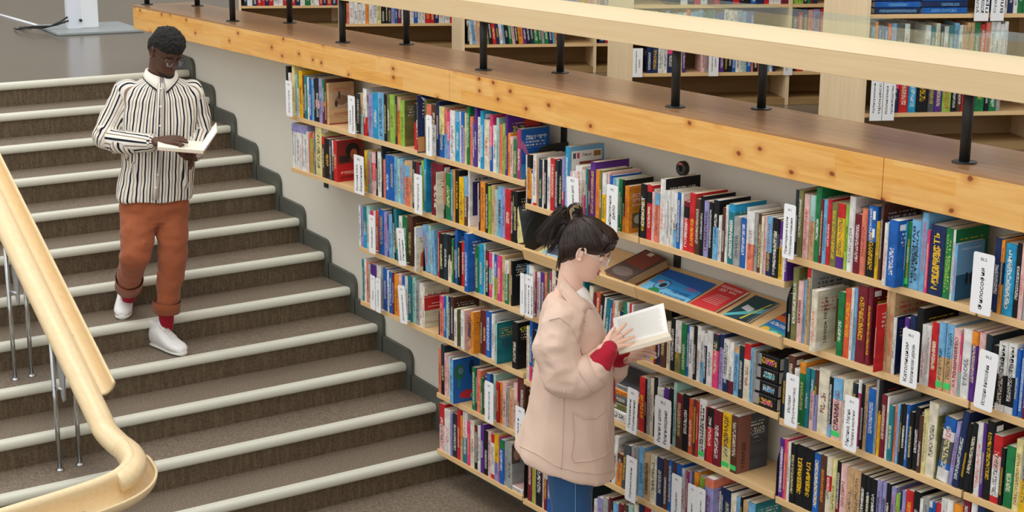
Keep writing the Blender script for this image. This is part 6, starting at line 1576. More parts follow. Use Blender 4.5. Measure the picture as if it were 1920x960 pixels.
def stripes(o, segs, base):
    """segs: (kind, p0, p1, ref vector, radius): coordinate round the axis of the nearest limb"""
    me = o.data; vals = []
    base = Vector(base)
    S = [(k, a, b, rv, R, b-a, (b-a).length_squared) for k, a, b, rv, R in segs]
    for v in me.vertices:
        p = v.co+base; best = None
        for k, a, b, rv, R, ab, l2 in S:
            t = max(0, min(1, (p-a).dot(ab)/l2)); c = a+ab*t; d = (p-c).length/R
            if best is None or d < best[0]: best = (d, c, ab, rv, R, k)
        d, c, ab, rv, R, k = best; ax = ab.normalized(); u = (rv-ax*rv.dot(ax)).normalized(); w_ = ax.cross(u); q = p-c
        vals.append(math.atan2(q.dot(w_), q.dot(u))*R*1.05+k*.01)
    at = me.attributes.new('stripe', 'FLOAT', 'POINT'); at.data.foreach_set('value', vals)
def shoe(parent, base, toe, heel, z, hi, k=1., lace=True):
    toe = Vector((toe.x, toe.y, z)); heel = Vector((heel.x, heel.y, z)); f = (toe-heel).normalized(); L = .29*k; heel = toe-f*L; s = Vector((-f.y, f.x, 0)); up = Vector((0, 0, 1))
    bm = bmesh.new(); loft(bm, [(heel+f*L*t+up*.011, s*w_, up*.0125) for t, w_ in ((.0, .02), (.03, .032), (.12, .038), (.35, .039), (.6, .047), (.8, .049), (.93, .040), (.985, .026), (1.0, .012))] , 24, 3.2)
    for v in list(bm.verts): pass
    bm2 = bmesh.new(); rings = []
    prof = [(.0, .028, .010), (.05, .036, .012), (.2, .038, .012), (.4, .040, .012), (.6, .046, .012), (.8, .047, .012), (.93, .038, .012), (.99, .020, .012)]
    n = 22
    for t, w_, _ in prof: rings.append([bm2.verts.new(heel+f*L*t+s*w_*math.cos(2*math.pi*q/n)*.98+f*0+up*(.012+.0125*math.sin(2*math.pi*q/n)*1.)) for q in range(n)])
    bm.free()
    for a, b in zip(rings, rings[1:]):
        for q in range(n): bm2.faces.new((a[q], a[(q+1) % n], b[(q+1) % n], b[q]))
    bm2.faces.new(rings[0][::-1]); bm2.faces.new(rings[-1]); bmpart('sole', bm2, M['rubber'], parent, base)
    bm = bmesh.new()
    ups = [(.0, .026, .085), (.06, .034, .105), (.18, .037, .115), (.32, .038, .105), (.42, .040, .088), (.55, .043, .068), (.68, .045, .052), (.82, .043, .043), (.93, .033, .034), (.985, .016, .02)]
    loft(bm, [(heel+f*L*t+up*(.018+h/2*k), s*w_*1.1*k, up*(h+.008)/2*k) for t, w_, h in ups], 26, 2.3)
    if hi: loft(bm, [(heel+f*.055*k+up*.07*k, s*.036*k, f*.055*k), (heel+f*.052*k+up*.12*k, s*.035*k, f*.050*k), (heel+f*.05*k+up*.15*k, s*.037*k, f*.050*k)], 26, 2.2)
    up_ = blob('upper', bm, .0035, 3, M['leather'], parent, base)
    if lace:
        for q in range(7):
            t = .36+.055*q; h = (.118-.105*(t-.34)) if not hi else .128-.12*(t-.34)
            c = heel+f*L*t+up*(.022+h*.83*k)
            bm = bmesh.new(); tube(bm, [c-s*.018+up*(-.007), c-s*.009+up*.003+f*.004, c+s*.009+up*.003-f*.004, c+s*.018+up*(-.007)], .0024, 6); bmpart('lace', bm, M['lace'], up_, Vector(base))
        bm = bmesh.new(); loft(bm, [(heel+f*L*.45+up*.105*k, s*.020, up*.006+f*.003), (heel+f*L*.36+up*.130*k, s*.024, up*.004+f*.006), (heel+f*L*.30+up*.165*k, s*.026, f*.006), (heel+f*L*.30+up*.185*k, s*.016, f*.004)], 16); bmpart('tongue', bm, M['leather'], up_, Vector(base))
    return heel, f, s

# ---- the man on the stairs
def man():
    Fm = Vector((math.cos(math.radians(-18)), math.sin(math.radians(-18)), 0)); Lm = Vector((-Fm.y, Fm.x, 0)); ref = Vector((2.63, -1.22, 0)); UP = Vector((0, 0, 1))
    P = lambda x, y, o=0.: on_plane(x, y, ref, Fm, o)
    base = Vector((2.66, -1.22, -1.35))
    t = thing('person', 'man in striped shirt and rust trousers walking down the stairs reading a small book', 'person', base)
    hx = headX(P(312, 99, .03), math.radians(6), math.radians(27), math.radians(-3)); hk = 1.0
    # body
    bm = bmesh.new(); head_bm(bm, hx, hk)
    chain(bm, [(hx @ Vector((-.035, 0, -.06)), .058), (P(300, 140, -.03), .062), (P(299, 165, -.03), .09)])
    loft(bm, [(P(300, 160, -.02), Lm*.10, Fm*.07), (P(299, 175, -.02), Lm*.17, Fm*.085), (P(299, 230, 0), Lm*.165, Fm*.095), (P(297, 300, 0), Lm*.15, Fm*.09), (P(291, 375, 0), Lm*.165, Fm*.10)], 24)
    rw, lw = P(291, 266, .225), P(358, 293, .205)
    chain(bm, [(P(240, 176, -.02), .045), (P(199, 258, .0), .034), (P(225, 267, .08), .033), (rw, .026)])
    chain(bm, [(P(358, 176, -.02), .045), (P(373, 246, -.02), .034), (P(370, 268, .06), .033), (lw, .026)])
    chain(bm, [(P(265, 392, 0), .085), (P(253, 478, .08), .056), (P(243, 540, -.22), .036), (P(241, 556, -.24), .036)])
    chain(bm, [(P(319, 392, 0), .085), (P(323, 475, .05), .056), (P(312, 585, -.02), .036), (P(311, 612, -.03), .036)])
    u = (P(322, 262, .27)-rw); hand_bm(bm, rw, u, (UP*-.25+Fm*1.), [(.1, .25, .25), (.08, .22, .25), (.06, .2, .2), (.05, .2, .2)], 1.05, (.75, -.5, -.1), .07, -1)
    u = (P(330, 288, .30)-lw); hand_bm(bm, lw, u, (Fm*1.+UP*-.2), [(.35, .5, .4), (.35, .5, .4), (.3, .5, .4), (.3, .45, .4)], 1.05, (.5, -.9, .5), .07, -1)
    blob('body', bm, .003, 2, M['skin_dark'], t, base)
    # shirt
    bm = bmesh.new()
    rg = [(302, 143, -.02, .066, .060), (301, 150, -.025, .118, .082), (300, 160, -.02, .185, .10), (300, 182, -.012, .208, .118), (300, 215, 0, .203, .128), (299, 255, .008, .195, .125), (297, 300, .01, .190, .12), (292, 340, .01, .196, .125), (289, 366, .01, .202, .13), (289, 372, .01, .198, .128)]
    loft(bm, [(P(x, y, o), Lm*a, Fm*b) for x, y, o, a, b in rg], 40, 2.2)
    ra = [(P(240, 174, -.02), .074), (P(217, 215, -.035), .070), (P(197, 257, -.005), .064), (P(232, 268, .10), .056), (P(280, 268, .195), .046)]
    la = [(P(358, 174, -.02), .070), (P(371, 208, -.035), .062), (P(375, 248, -.02), .057), (P(370, 272, .08), .050), (P(363, 286, .165), .044)]
    chain(bm, ra); chain(bm, la)
    # gathered folds near the elbows and waist
    for (a, b, r) in ((P(186, 240, .05), P(206, 262, .07), .016), (P(190, 262, .06), P(214, 250, .09), .014), (P(200, 275, .05), P(222, 256, .12), .013), (P(215, 285, .06), P(240, 262, .15), .012), (P(240, 250, .12), P(236, 300, .1), .012), (P(340, 300, .12), P(350, 350, .11), .013), (P(250, 310, .12), P(262, 360, .12), .012), (P(300, 320, .12), P(296, 372, .12), .010)):
        capsule(bm, a-Fm*.012, r, b-Fm*.012, r*.8)
    sh = blob('shirt', bm, .0052, 7, M['shirt'], t, base, [(.10, .014)])
    wrinkle(sh, (9, 9, 5), .007, 3.); wrinkle(sh, (16, 16, 22), .0035, 8., False)
    stripes(sh, [(0, P(300, 150, 0), P(291, 372, 0), -Fm, .195), (1, ra[0][0], ra[2][0], -Fm, .068), (2, ra[2][0], ra[4][0], -UP, .055), (3, la[0][0], la[2][0], -Fm, .062), (4, la[2][0], la[4][0], -UP, .05)], base)
    for pa, pb, r in ((P(277, 268, .19), P(288, 268, .212), .047), (P(364, 285, .155), P(360, 289, .185), .046)):
        bm = bmesh.new(); ax = (pb-pa).normalized(); e1 = ax.cross(UP).normalized(); e2 = ax.cross(e1)
        loft(bm, [(pa, e1*r, e2*r), (pb, e1*r*.98, e2*r*.98), (pb, e1*r*.85, e2*r*.85), (pa, e1*r*.85, e2*r*.85)], 28, 2., False); o = bmpart('cuff', bm, M['shirt'], sh, Vector(base)); stripes(o, [(0, pa-ax*.1, pb+ax*.1, UP, r)], base)
    bm = bmesh.new(); pl = [(301, 156, .108), (300, 182, .128), (300, 215, .142), (299, 255, .145), (297, 300, .14), (293, 340, .146), (290, 375, .15)]
    loft(bm, [(P(x, y, o), Lm*.017, Fm*.005) for x, y, o in pl], 8, 4); o = bmpart('placket', bm, M['shirt'], sh, Vector(base)); stripes(o, [(0, P(300, 150, 0), P(291, 372, 0), -Fm, .195)], base)
    for x, y, o_ in ((302, 166, .125), (301, 200, .142), (300, 236, .15), (296, 328, .152), (293, 352, .155)):
        bm = bmesh.new(); ellipsoid(bm, P(x, y, o_), (.004, .0055, .0055), None, 2); bmpart('button', bm, M['pagew'], sh, Vector(base))
    # collar: folded band round the neck with two points in front
    bm = bmesh.new(); c0 = P(301, 139, -.028); outer = []; inner = []; low = []
    nn = 36
    for q in range(nn+1):
        a = math.radians(-172+344*q/nn); dirv = -Fm*math.cos(a)+Lm*math.sin(a); fr = max(0, (abs(a)-math.radians(95))/math.radians(77))
        inner.append(bm.verts.new(c0+dirv*.066+UP*(.022-.030*fr)+Fm*.012*fr)); outer.append(bm.verts.new(c0+dirv*(.074)+UP*(.026-.032*fr)+Fm*.016*fr))
        low.append(bm.verts.new(c0+dirv*(.092+.014*fr)+UP*(-.014-.072*fr**1.5)+Fm*.030*fr))
    for q in range(nn):
        bm.faces.new((inner[q], inner[q+1], outer[q+1], outer[q])); bm.faces.new((outer[q], outer[q+1], low[q+1], low[q]))
    o = bmpart('collar', bm, M['shirt'], sh, Vector(base)); sm = o.modifiers.new('s', 'SOLIDIFY'); sm.thickness = .003; sm.offset = 1
    me = o.data; me.attributes.new('stripe', 'FLOAT', 'POINT').data.foreach_set('value', [(.028 if i % 3 == 0 else .027 if i % 3 == 1 else .0155) for i in range(len(me.vertices))])
    # trousers
    bm = bmesh.new()
    loft(bm, [(P(291, 352, 0), Lm*.172, Fm*.105), (P(290, 385, 0), Lm*.185, Fm*.12), (P(291, 412, 0), Lm*.175, Fm*.11)], 32)
    chain(bm, [(P(263, 398, .0), .098), (P(257, 435, .06), .090), (P(253, 477, .10), .075), (P(247, 500, .0), .068), (P(242, 526, -.15), .062)])
    chain(bm, [(P(318, 398, .0), .098), (P(324, 440, .04), .083), (P(324, 478, .05), .074), (P(318, 530, .02), .067), (P(313, 568, .0), .060)])
    for a, b, r in ((P(300, 418, .09), P(262, 440, .14), .016), (P(270, 455, .16), P(240, 475, .15), .014), (P(225, 505, .0), P(265, 512, .02), .016), (P(228, 495, .03), P(262, 500, .08), .014), (P(300, 515, .07), P(340, 500, .06), .014), (P(302, 530, .06), P(335, 545, .06), .013), (P(305, 420, .08), P(340, 408, .09), .012), (P(345, 440, .08), P(330, 480, .12), .012)):
        capsule(bm, a-Fm*.014, r, b-Fm*.014, r*.7)
    tr = blob('trousers', bm, .0055, 8, M['trousers'], t, base, [(.12, .022), (.04, .004)])
    wrinkle(tr, (7, 7, 8), .008, 1.5); wrinkle(tr, (12, 12, 22), .0045, 4., False)
    for pa, pb, r, ax2 in ((P(313, 564, .0), P(312, 584, -.005), .073, Fm), (P(243, 521, -.12), P(241, 537, -.20), .073, Fm)):
        ax = (pb-pa).normalized(); e1 = ax.cross(Fm).normalized(); e2 = ax.cross(e1); bm = bmesh.new()
        loft(bm, [(pa, e1*r*1.04, e2*r*1.04), (pb, e1*r*1.02, e2*r*1.02), (pb, e1*r*.86, e2*r*.86), (pa, e1*r*.86, e2*r*.86)], 30, 2., False); bmpart('turn_up', bm, M['trousers'], tr, Vector(base))
    # socks
    bm = bmesh.new(); chain(bm, [(P(312, 575, -.02), .043), (P(311, 612, -.035), .042)]); blob('sock', bm, .004, 3, M['sock'], t, base)
    bm = bmesh.new(); chain(bm, [(P(243, 535, -.21), .042), (P(241, 556, -.24), .042)]); blob('sock', bm, .004, 3, M['sock'], t, base)
    for (tx_, ty, hx_, hy, z) in ((346, 668, 297, 650, -1.35), (229, 600, 243, 560, -1.2)):
        s = bpy.data.objects.new('shoe', None); COL.objects.link(s); s.parent = t
        shoe(s, base, on_z(tx_, ty, z), on_z(hx_, hy, z), z, True, 1.02)
    # head details
    bm = bmesh.new(); R3 = hx.to_3x3()
    ellipsoid(bm, hx @ Vector((-.006, 0, .064)), (.100, .084, .076), R3); ellipsoid(bm, hx @ Vector((-.045, 0, .018)), (.070, .083, .082), R3); ellipsoid(bm, hx @ Vector((.03, 0, .075)), (.060, .070, .05), R3)
    blob('hair', bm, .004, 2, M['afro'], t, base, [(.012, .012), (.03, .01)])
    bm = bmesh.new()
    for q in range(13):
        a = math.radians(-80+160*q/12); ellipsoid(bm, hx @ Vector((.040+.043*math.cos(a), .038*math.sin(a), -.100+.020*(1-math.cos(a)))), (.008, .008, .011), R3, 2)
    blob('beard', bm, .003, 3, M['afro'], t, base, [(.006, .002)])
    eyes(hx, hk, t, base, M['skin_dark'], '#1a100c'); brow(hx, hk, t, base, M['afro']); glasses(hx, hk, t, base, M['metalframe'], lensmat('violet_coated_lens', (.86, .82, .98), .18), .0235)
    # open book in his hands
    bk = thing('open_book', 'small open paperback in the hands of the man on the stairs', 'book', P(380, 280, .27)); b0 = Vector(bk.location)
    def slab(name, q4, up, th, mat):
        bm = bmesh.new(); lo = [bm.verts.new(p-b0) for p in q4]; hi = [bm.verts.new(p-b0+up*th) for p in q4]; bm.faces.new(lo[::-1]); bm.faces.new(hi)
        for i in range(4): bm.faces.new((lo[i], lo[(i+1) % 4], hi[(i+1) % 4], hi[i]))
        return finish(bm, name, mat, bk)
    S0, S1 = P(381, 288, .36), P(380, 271, .20); A0, A1 = P(295, 281, .36), P(334, 266, .30)
    A1 = A0+(S1-S0); nrm = (S0-A0).cross(S1-S0).normalized(); nrm = nrm if nrm.z > 0 else -nrm; A1 = A0+(S1-S0)
    slab('cover', [A0, S0, S1, A1], -nrm, .003, inkmat('#d2a794')); slab('page_block', [A0, S0, S1, A1], nrm, .016, M['page'])
    B0 = P(407, 247, .33); B1 = B0+(S1-S0); n2 = (B0-S0).cross(S1-S0).normalized(); n2 = n2 if n2.z > 0 else -n2
    n2 = n2 if n2.dot(CAMLOC-S0) > 0 else -n2
    slab('page_block', [S0+nrm*.010, B0, B1, S1+nrm*.010], n2, .004, M['pagew']); slab('cover', [S0, B0-n2*.0005, B1-n2*.0005, S1], -n2, .002, inkmat('#d2a794'))
man()

# ---- the woman by the shelves
def woman():
    Fw = Vector((.5687, .8225, 0)); Rw = Vector((.8225, -.5687, 0)); UP = Vector((0, 0, 1)); ref = Vector((5.70, -.705, 0))
    P = lambda x, y, o=0.: on_plane(x, y, ref, Rw, o)
    base = Vector((P(1074, 900, 0).x, P(1074, 900, 0).y, -1.95))
    t = thing('person', 'dark-haired woman with a ponytail and glasses in a pink jacket reading beside the shelves', 'person', base)
    yw = math.atan2(Fw.y, Fw.x)-math.radians(7); hk = .97; hx = headX(P(1098, 469, 0), yw, math.radians(23), 0)
    bm = bmesh.new(); head_bm(bm, hx, hk, True)
    chain(bm, [(hx @ Vector((-.030, 0, -.055)), .050), (P(1068, 540, 0), .052), (P(1060, 575, 0), .075)])
    loft(bm, [(P(1066, 570, 0), Fw*.06, Rw*.09), (P(1072, 600, 0), Fw*.08, Rw*.15), (P(1078, 680, 0), Fw*.10, Rw*.14), (P(1074, 760, 0), Fw*.095, Rw*.12), (P(1070, 850, 0), Fw*.12, Rw*.16)], 24)
    rw, lw = P(1137, 651, .17), P(1172, 672, -.10)
    chain(bm, [(P(1056, 606, .16), .045), (P(1060, 712, .21), .036), (rw, .022)])
    chain(bm, [(P(1062, 590, -.16), .045), (P(1070, 690, -.2), .036), (lw, .022)])
    gz = -1.95
    for o_ in (.095, -.095):
        k_ = P(1076, 960, o_); chain(bm, [(P(1068, 860, o_), .075), (Vector((k_.x, k_.y, -1.47)), .05), (Vector((k_.x, k_.y, -1.87)), .034)])
    u = P(1172, 632, .10)-rw; hand_bm(bm, rw, u, (UP*.75-Rw*.75), [(.0, .1, .1), (-.03, .1, .1), (-.06, .08, .1), (-.08, .08, .1)], .92, (.8, -.5, .15), .16, 1)
    u = P(1212, 657, -.03)-lw; hand_bm(bm, lw, u, (Rw*.9-UP*.2), [(.2, .45, .5), (.2, .45, .5), (.2, .4, .5), (.15, .4, .4)], .92, (.7, -.6, .5), .10, -1)
    bodyo = blob('body', bm, .0028, 2, M['skin_light'], t, base)
    # ring on the middle finger
    # jacket
    bm = bmesh.new()
    rg = [(1066, 548, .050, .060, 0), (1064, 556, .080, .105, 0), (1066, 570, .098, .160, 0), (1070, 600, .122, .190, 0), (1075, 650, .145, .200, 0), (1074, 710, .158, .205, 0), (1070, 765, .172, .215, .0), (1064, 815, .188, .225, .02), (1060, 850, .203, .232, .05), (1060, 862, .206, .232, .055)]
    loft(bm, [(P(x, y, 0)+UP*0, Fw*a-UP*tl, Rw*b) for x, y, a, b, tl in rg], 44, 2.2)
    ra = [(P(1056, 606, .15), .086), (P(1043, 655, .19), .086), (P(1056, 705, .215), .084), (P(1085, 712, .22), .074), (P(1112, 697, .22), .064)]
    la = [(P(1062, 592, -.15), .085), (P(1068, 650, -.2), .08), (P(1085, 705, -.21), .078), (P(1150, 690, -.14), .06)]
    capsule(bm, P(1060, 604, .10), .075, ra[0][0]-Rw*.03, .08); capsule(bm, P(1064, 592, -.10), .075, la[0][0]+Rw*.03, .08)
    jk = blob('jacket', bm, .0055, 8, M['jacket'], t, base, [(.20, .014)])
    wrinkle(jk, (9, 9, 2.2), .011, 2.2); wrinkle(jk, (14, 14, 9), .005, 5.1, False)
    for nm, ch, sd in (('sleeve', ra, 1.3), ('sleeve', la, 4.4)):
        bm = bmesh.new(); chain(bm, ch); sl = blob(nm, bm, .005, 6, M['jacket'], jk, base, [(.14, .012)])
        wrinkle(sl, (10, 10, 13), .012, sd); wrinkle(sl, (17, 17, 30), .006, sd+2, False)
        if ch is ra: slv = sl
    # turned-back cuff
    pa, pb, r = P(1096, 706, .22), P(1117, 694, .22), .071; ax = (pb-pa).normalized(); e1 = ax.cross(Rw).normalized(); e2 = ax.cross(e1)
    bm = bmesh.new(); loft(bm, [(pa, e1*r*1.06, e2*r*1.06), (pa+ax*.004, e1*r*1.1, e2*r*1.1), (pb, e1*r*1.02, e2*r*1.02), (pb, e1*r*.8, e2*r*.8), (pa, e1*r*.8, e2*r*.8)], 36, 2.1, False); o = bmpart('turned_cuff', bm, M['jacket'], jk, Vector(base))
    from mathutils.bvhtree import BVHTree
    vv = []; ff = []
    for ob_ in (jk, slv, bodyo): k0 = len(vv); vv += [v.co+base for v in ob_.data.vertices]; ff += [[k0+i for i in p.vertices] for p in ob_.data.polygons]
    bvh = BVHTree.FromPolygons(vv, ff)
    def onj(x, y):
        d = ray(x, y).normalized(); h = bvh.ray_cast(CAMLOC, d)
        return (h[0]+h[1]*.002) if h[0] else None
    # flat pointed collar: near leaf, its mirror image and the fall at the nape
    Ip = [(1053, 515), (1059, 522), (1069, 534), (1085, 551), (1101, 568), (1110, 580)]; Op = [(1043, 536), (1047, 546), (1057, 561), (1071, 577), (1084, 591), (1096, 605)]
    def mir(p): return p-Rw*(2*((p-ref).dot(Rw)))
    G = []
    for a, b in zip(Ip, Op):
        row = []
        for k in range(9):
            u_ = k/8; x_, y_ = a[0]+(b[0]-a[0])*u_, a[1]+(b[1]-a[1])*u_; p = onj(x_, y_) or P(x_, y_, .06); row.append(p)
        G.append(row)
    for _ in range(4):                      # relax the leaf so that it lies like stiff cloth
        G = [[(G[i][k]*2+G[max(i-1, 0)][k]+G[min(i+1, len(G)-1)][k]+G[i][max(k-1, 0)]+G[i][min(k+1, 8)])/6 if 0 < k < 8 or 0 < i < len(G)-1 else G[i][k] for k in range(9)] for i in range(len(G))]
    I0, O0 = [r[0] for r in G], [r[-1] for r in G]; vw = (CAMLOC-G[2][4]).normalized()
    for fl in (0, 1):
        bm = bmesh.new(); g = [[bm.verts.new(mir(p+vw*.009) if fl else p+vw*.009) for p in row] for row in G]
        for r0, r1 in zip(g, g[1:]):
            for k in range(8): bm.faces.new((r0[k], r0[k+1], r1[k+1], r1[k]))
        o = bmpart('collar', bm, M['jacket'], jk, Vector(base)); sm = o.modifiers.new('s', 'SOLIDIFY'); sm.thickness = .004; sm.offset = 0
    # seams, patch pocket and hem: thin raised strips laid on the cloth
    def seam(pts, r, name='seam', mat=M['stitch']):
        q = []
        for (x0, y0), (x1, y1) in zip(pts, pts[1:]):
            for k in range(6): q.append(onj(x0+(x1-x0)*k/6, y0+(y1-y0)*k/6))
        q.append(onj(*pts[-1])); q = [p for p in q if p is not None]
        if len(q) > 2: bm = bmesh.new(); tube(bm, q, r, 6); bmpart(name, bm, mat, jk, Vector(base))
    seam([(1058, 730), (1056, 780), (1054, 840), (1052, 880)], .0022)
    seam([(1030, 600), (1050, 595), (1068, 610), (1085, 640), (1092, 665)], .0020)
    seam([(1073, 773), (1095, 784), (1115, 784), (1135, 768)], .0042, 'pocket_edge', M['jacket']); seam([(1073, 773), (1076, 820), (1071, 855), (1077, 866), (1105, 864), (1130, 856), (1141, 845), (1138, 800), (1135, 768)], .0026, 'pocket_edge', M['jacket'])
    seam([(975, 836), (1010, 852), (1040, 872), (1080, 884), (1120, 888), (1148, 884)], .0018)
    # sweater showing at the cuffs and down the front
    bm = bmesh.new(); chain(bm, [(P(1104, 700, .22), .050), (P(1122, 686, .215), .052), (P(1139, 662, .19), .040), (P(1143, 654, .18), .032)]); chain(bm, [(P(1130, 690, -.15), .05), (P(1158, 672, -.12), .042), (P(1172, 670, -.10), .034)])
    ellipsoid(bm, P(1112, 690, -.02), (.085, .085, .16), Matrix.Rotation(math.atan2(Fw.y, Fw.x), 3, 'Z'), 3); capsule(bm, P(1120, 640, 0), .05, P(1128, 745, .02), .06)
    blob('sweater', bm, .0045, 3, M['sweater'], t, base, [(.05, .008)])
    bm = bmesh.new(); chain(bm, [(P(1078, 560, 0), .062), (P(1092, 610, .0), .075)]); blob('undershirt', bm, .006, 3, M['pagew'], t, base)
    # jeans and shoes
    bm = bmesh.new()
    loft(bm, [(P(1070, 800, 0), Fw*.10, Rw*.15), (P(1070, 860, 0), Fw*.12, Rw*.18)], 24)
    for o_ in (.095, -.095):
        k_ = P(1076, 960, o_); a_ = Vector((k_.x, k_.y, -1.85)); chain(bm, [(P(1069, 865, o_), .098), (Vector((k_.x, k_.y, -1.45)), .076), (a_, .062)])
    jn = blob('jeans', bm, .0065, 3, M['denim'], t, base, [(.1, .014), (.03, .004)])
    bvh2 = BVHTree.FromPolygons([v.co+base for v in jn.data.vertices], [p.vertices for p in jn.data.polygons]); q = []
    for k in range(14):
        h = bvh2.ray_cast(CAMLOC, ray(1079, 888+6*k).normalized())
        if h[0]: q.append(h[0]+h[1]*.001)
    if len(q) > 2: bm = bmesh.new(); tube(bm, q, .002, 6); bmpart('side_seam', bm, cloth('denim_seam', '#5f8ab4', '#7aa2c6'), jn, Vector(base))
    for o_ in (.095, -.095):
        k_ = P(1076, 960, o_); s = bpy.data.objects.new('shoe', None); COL.objects.link(s); s.parent = t
        shoe(s, base, Vector((k_.x, k_.y, gz))+Fw*.17, Vector((k_.x, k_.y, gz))-Fw*.08, gz, False, .88, False)
    # hair
    R3 = hx.to_3x3(); H = lambda x, y, z: hx @ (Vector((x, y, z))*hk)
    bm = bmesh.new()
    ellipsoid(bm, H(-.012, 0, .052), (.104, .083, .082), R3); ellipsoid(bm, H(-.052, 0, .018), (.068, .078, .092), R3); ellipsoid(bm, H(.046, 0, .080), (.056, .066, .044), R3)
    ellipsoid(bm, H(.066, 0, .084), (.038, .058, .030), R3); capsule(bm, H(-.07, 0, .085), .045, H(-.095, 0, .105), .030); ellipsoid(bm, H(-.062, 0, -.030), (.040, .056, .062), R3)
    cap = blob('hair', bm, .004, 5, M['hairdark'], t, base, [(.02, .003)])
    bun = H(-.098, 0, .118)
    bmh = bmesh.new(); rnd = random.Random(3); bvh3 = BVHTree.FromPolygons([v.co+base for v in cap.data.vertices], [p.vertices for p in cap.data.polygons])
    def snap(p, d=.002):
        h = bvh3.find_nearest(p); return h[0]+h[1]*d if h[0] else p
    for q in range(420):                    # combed-back strands from the hairline to the tie
        sy = rnd.choice((-1, 1)); f = rnd.random()
        if f < .45: a = rnd.uniform(0, 1); st = H(.075-.11*a, sy*(.055+.025*math.sin(a*3)), .065-.075*a)
        elif f < .8: a = rnd.uniform(0, 1); st = H(-.03-.06*a, sy*(.078-.03*a), -.03-.05*a)
        else: st = H(.075, rnd.uniform(-.055, .055), .085)
        pts = []
        for k in range(8):
            s_ = k/7; p = st.lerp(bun, s_)+UP*.02*math.sin(s_*math.pi); pts.append(snap(p, .0015+.001*rnd.random()) if k < 7 else p)
        tube(bmh, pts, [.0010]+[.0019]*5+[.0016, .001], 4, False)
    for q in range(150):                    # fringe
        y = rnd.uniform(-.062, .062); st = H(.03+rnd.uniform(-.01, .02), y*.8, .118); e = H(.104-abs(y)*.55, y, .052+rnd.uniform(-.006, .006)-abs(y)*.35)
        mid = H(.100-abs(y)*.3, y, .098); pts = [st.lerp(mid, k/3) for k in range(3)]+[mid.lerp(e, k/4) for k in range(5)]; tube(bmh, [snap(p) if i < 4 else p for i, p in enumerate(pts)], [.0015, .0019, .0019, .0019, .0018, .0015, .001, .0006], 4, False)
    def lock(path, n, spread, r0, rnd=rnd):
        for q in range(n):
            o1 = Vector((rnd.gauss(0, 1), rnd.gauss(0, 1), rnd.gauss(0, 1)))*spread; pts = [p+o1*(.35+.65*i/(len(path)-1)) for i, p in enumerate(path)]
            tube(bmh, bez(pts, 3), [r0*(1-.75*(i/(len(path)*3-2))**1.5) for i in range(3*(len(path)-1)+1)], 4, False)
    W = lambda x, y, o=0.: P(x, y, o)
    lock([W(1072, 417), W(1066, 397, .01), W(1076, 386, .01), W(1086, 394, .01), W(1080, 412, .01)], 90, .008, .0022)
    lock([W(1070, 417), W(1058, 396), W(1048, 402, .01), W(1030, 425), W(1015, 447)], 110, .011, .0022)
    lock([W(1068, 419), W(1050, 410), W(1038, 420), W(1030, 440), W(1024, 458)], 70, .012, .0022)
    lock([W(1068, 421), W(1056, 430), W(1042, 455), W(1030, 472)], 45, .008, .0020)
    lock([W(1064, 430), W(1054, 455), W(1050, 480), W(1047, 503)], 35, .005, .0018)
    lock([W(1068, 440), W(1056, 470), W(1058, 488), W(1060, 500)], 25, .006, .0016)
    bmpart('hair_strands', bmh, M['hairdark'], cap, Vector(base))
    bmh = bmesh.new(); lock([W(1074, 416, .02), W(1070, 396, .02), W(1078, 387, .02), W(1084, 389, .02)], 22, .003, .0016); bmpart('blonde_streak', bmh, plain('blonde_hair', '#b59a6a', .5, var=.2, scale=40), cap, Vector(base))
    bm = bmesh.new(); e1 = (bun-H(-.02, 0, .05)).normalized(); e2 = e1.cross(Rw).normalized(); tube(bm, [bun+(e2*math.cos(a)+e1.cross(e2)*math.sin(a))*.019 for a in [k*math.pi/8 for k in range(17)]], .006, 8); bmpart('hair_tie', bm, M['black'], cap, Vector(base))
    eyes(hx, hk, t, base, M['skin_light'], '#3a2a20'); brow(hx, hk, t, base, M['hairdark'], .022); glasses(hx, hk, t, base, M['clearframe'], lensmat('clear_lens', (.97, .98, .98), .06), .0235, False)
    bm = bmesh.new(); ellipsoid(bm, H(.086, 0, -.0565), (.0065, .020, .0045), R3, 3); ellipsoid(bm, H(.0855, 0, -.0705), (.0075, .018, .0055), R3, 3); blob('lips', bm, .0015, 2, plain('rose_lips', '#c9737a', .4), t, base)
    # open book
    bk = thing('open_book', 'open hardback with blank-looking white pages in the hands of the woman', 'book', P(1205, 640, .03)); b0 = Vector(bk.location)
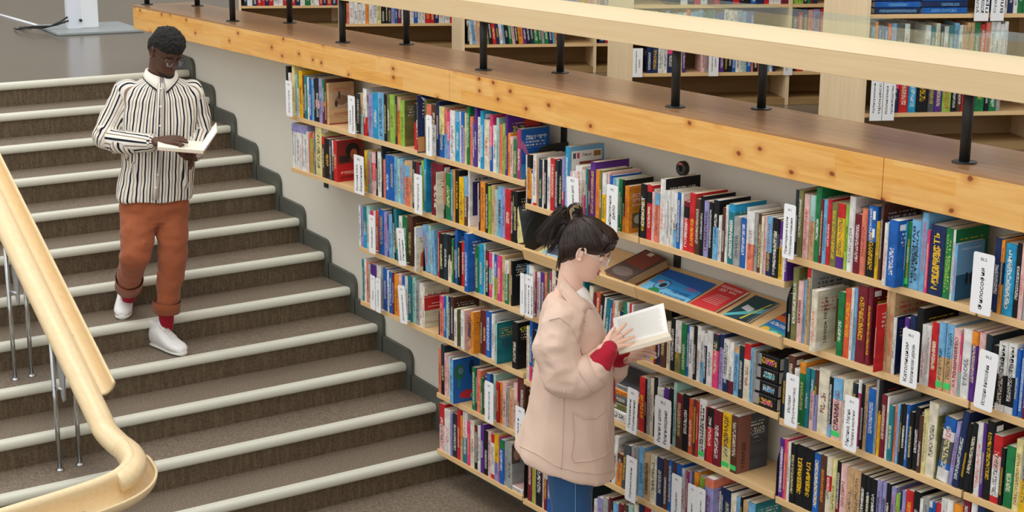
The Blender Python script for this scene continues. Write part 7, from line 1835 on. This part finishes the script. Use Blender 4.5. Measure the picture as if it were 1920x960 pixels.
    def slab(name, q4, up, th, mat):
        bm = bmesh.new(); lo = [bm.verts.new(p-b0) for p in q4]; hi = [bm.verts.new(p-b0+up*th) for p in q4]; bm.faces.new(lo[::-1]); bm.faces.new(hi)
        for i in range(4): bm.faces.new((lo[i], lo[(i+1) % 4], hi[(i+1) % 4], hi[i]))
        return finish(bm, name, mat, bk)
    D, Cc = P(1156, 648, .05), P(1253, 622, .05); A, B = P(1149, 597, -.07), P(1244, 568, -.07)
    n1 = (Cc-D).cross(A-D).normalized(); n1 = n1 if n1.dot(CAMLOC-D) > 0 else -n1
    slab('page_block', [D, Cc, B, A], -n1, .012, M['pagew']); slab('cover', [D-n1*.012+(D-Cc)*.01, Cc-n1*.012+(Cc-D)*.01, B-n1*.012+(B-Cc)*.03, A-n1*.012+(A-D)*.03], -n1, .003, inkmat('#b89a7c'))
    D2, C2 = P(1159, 657, .14), P(1258, 630, .14); n2 = (Cc-D).cross(D2-D).normalized(); n2 = n2 if n2.z > 0 else -n2
    slab('page_block', [D, Cc, C2, D2], -n2, .016, M['page']); slab('cover', [D-n2*.016, Cc-n2*.016, C2-n2*.016+(C2-Cc)*.02, D2-n2*.016+(D2-D)*.02], -n2, .003, inkmat('#b89a7c'))
    # faint lines of print on the raised page
    bm = bmesh.new()
    for k in range(22):
        v = .08+.84*k/22; w1 = rnd.uniform(.86, .93)
        e = [(D.lerp(Cc, a)).lerp(A.lerp(B, a), v+dv) for a, dv in ((.08, 0), (w1, 0), (w1, .012), (.08, .012))]; bm.faces.new([bm.verts.new(p+n1*.0004-b0) for p in e])
    finish(bm, 'printed_lines', plain('faint_print', '#dcdad4', .8), bk)
    bm = bmesh.new(); uu = (P(1172, 632, .10)-rw).normalized(); ss = (UP*.75-Rw*.75); ss = (ss-uu*ss.dot(uu)).normalized(); c = rw+uu*.098*hk+ss*.009; nn_ = uu.cross(ss)
    tube(bm, [c+(ss*math.cos(a)+nn_*math.sin(a))*.0108 for a in [k*math.pi/8 for k in range(17)]], .0016, 6); o = bmpart('finger_ring', bm, M['chrome'], t, Vector(base))
woman()
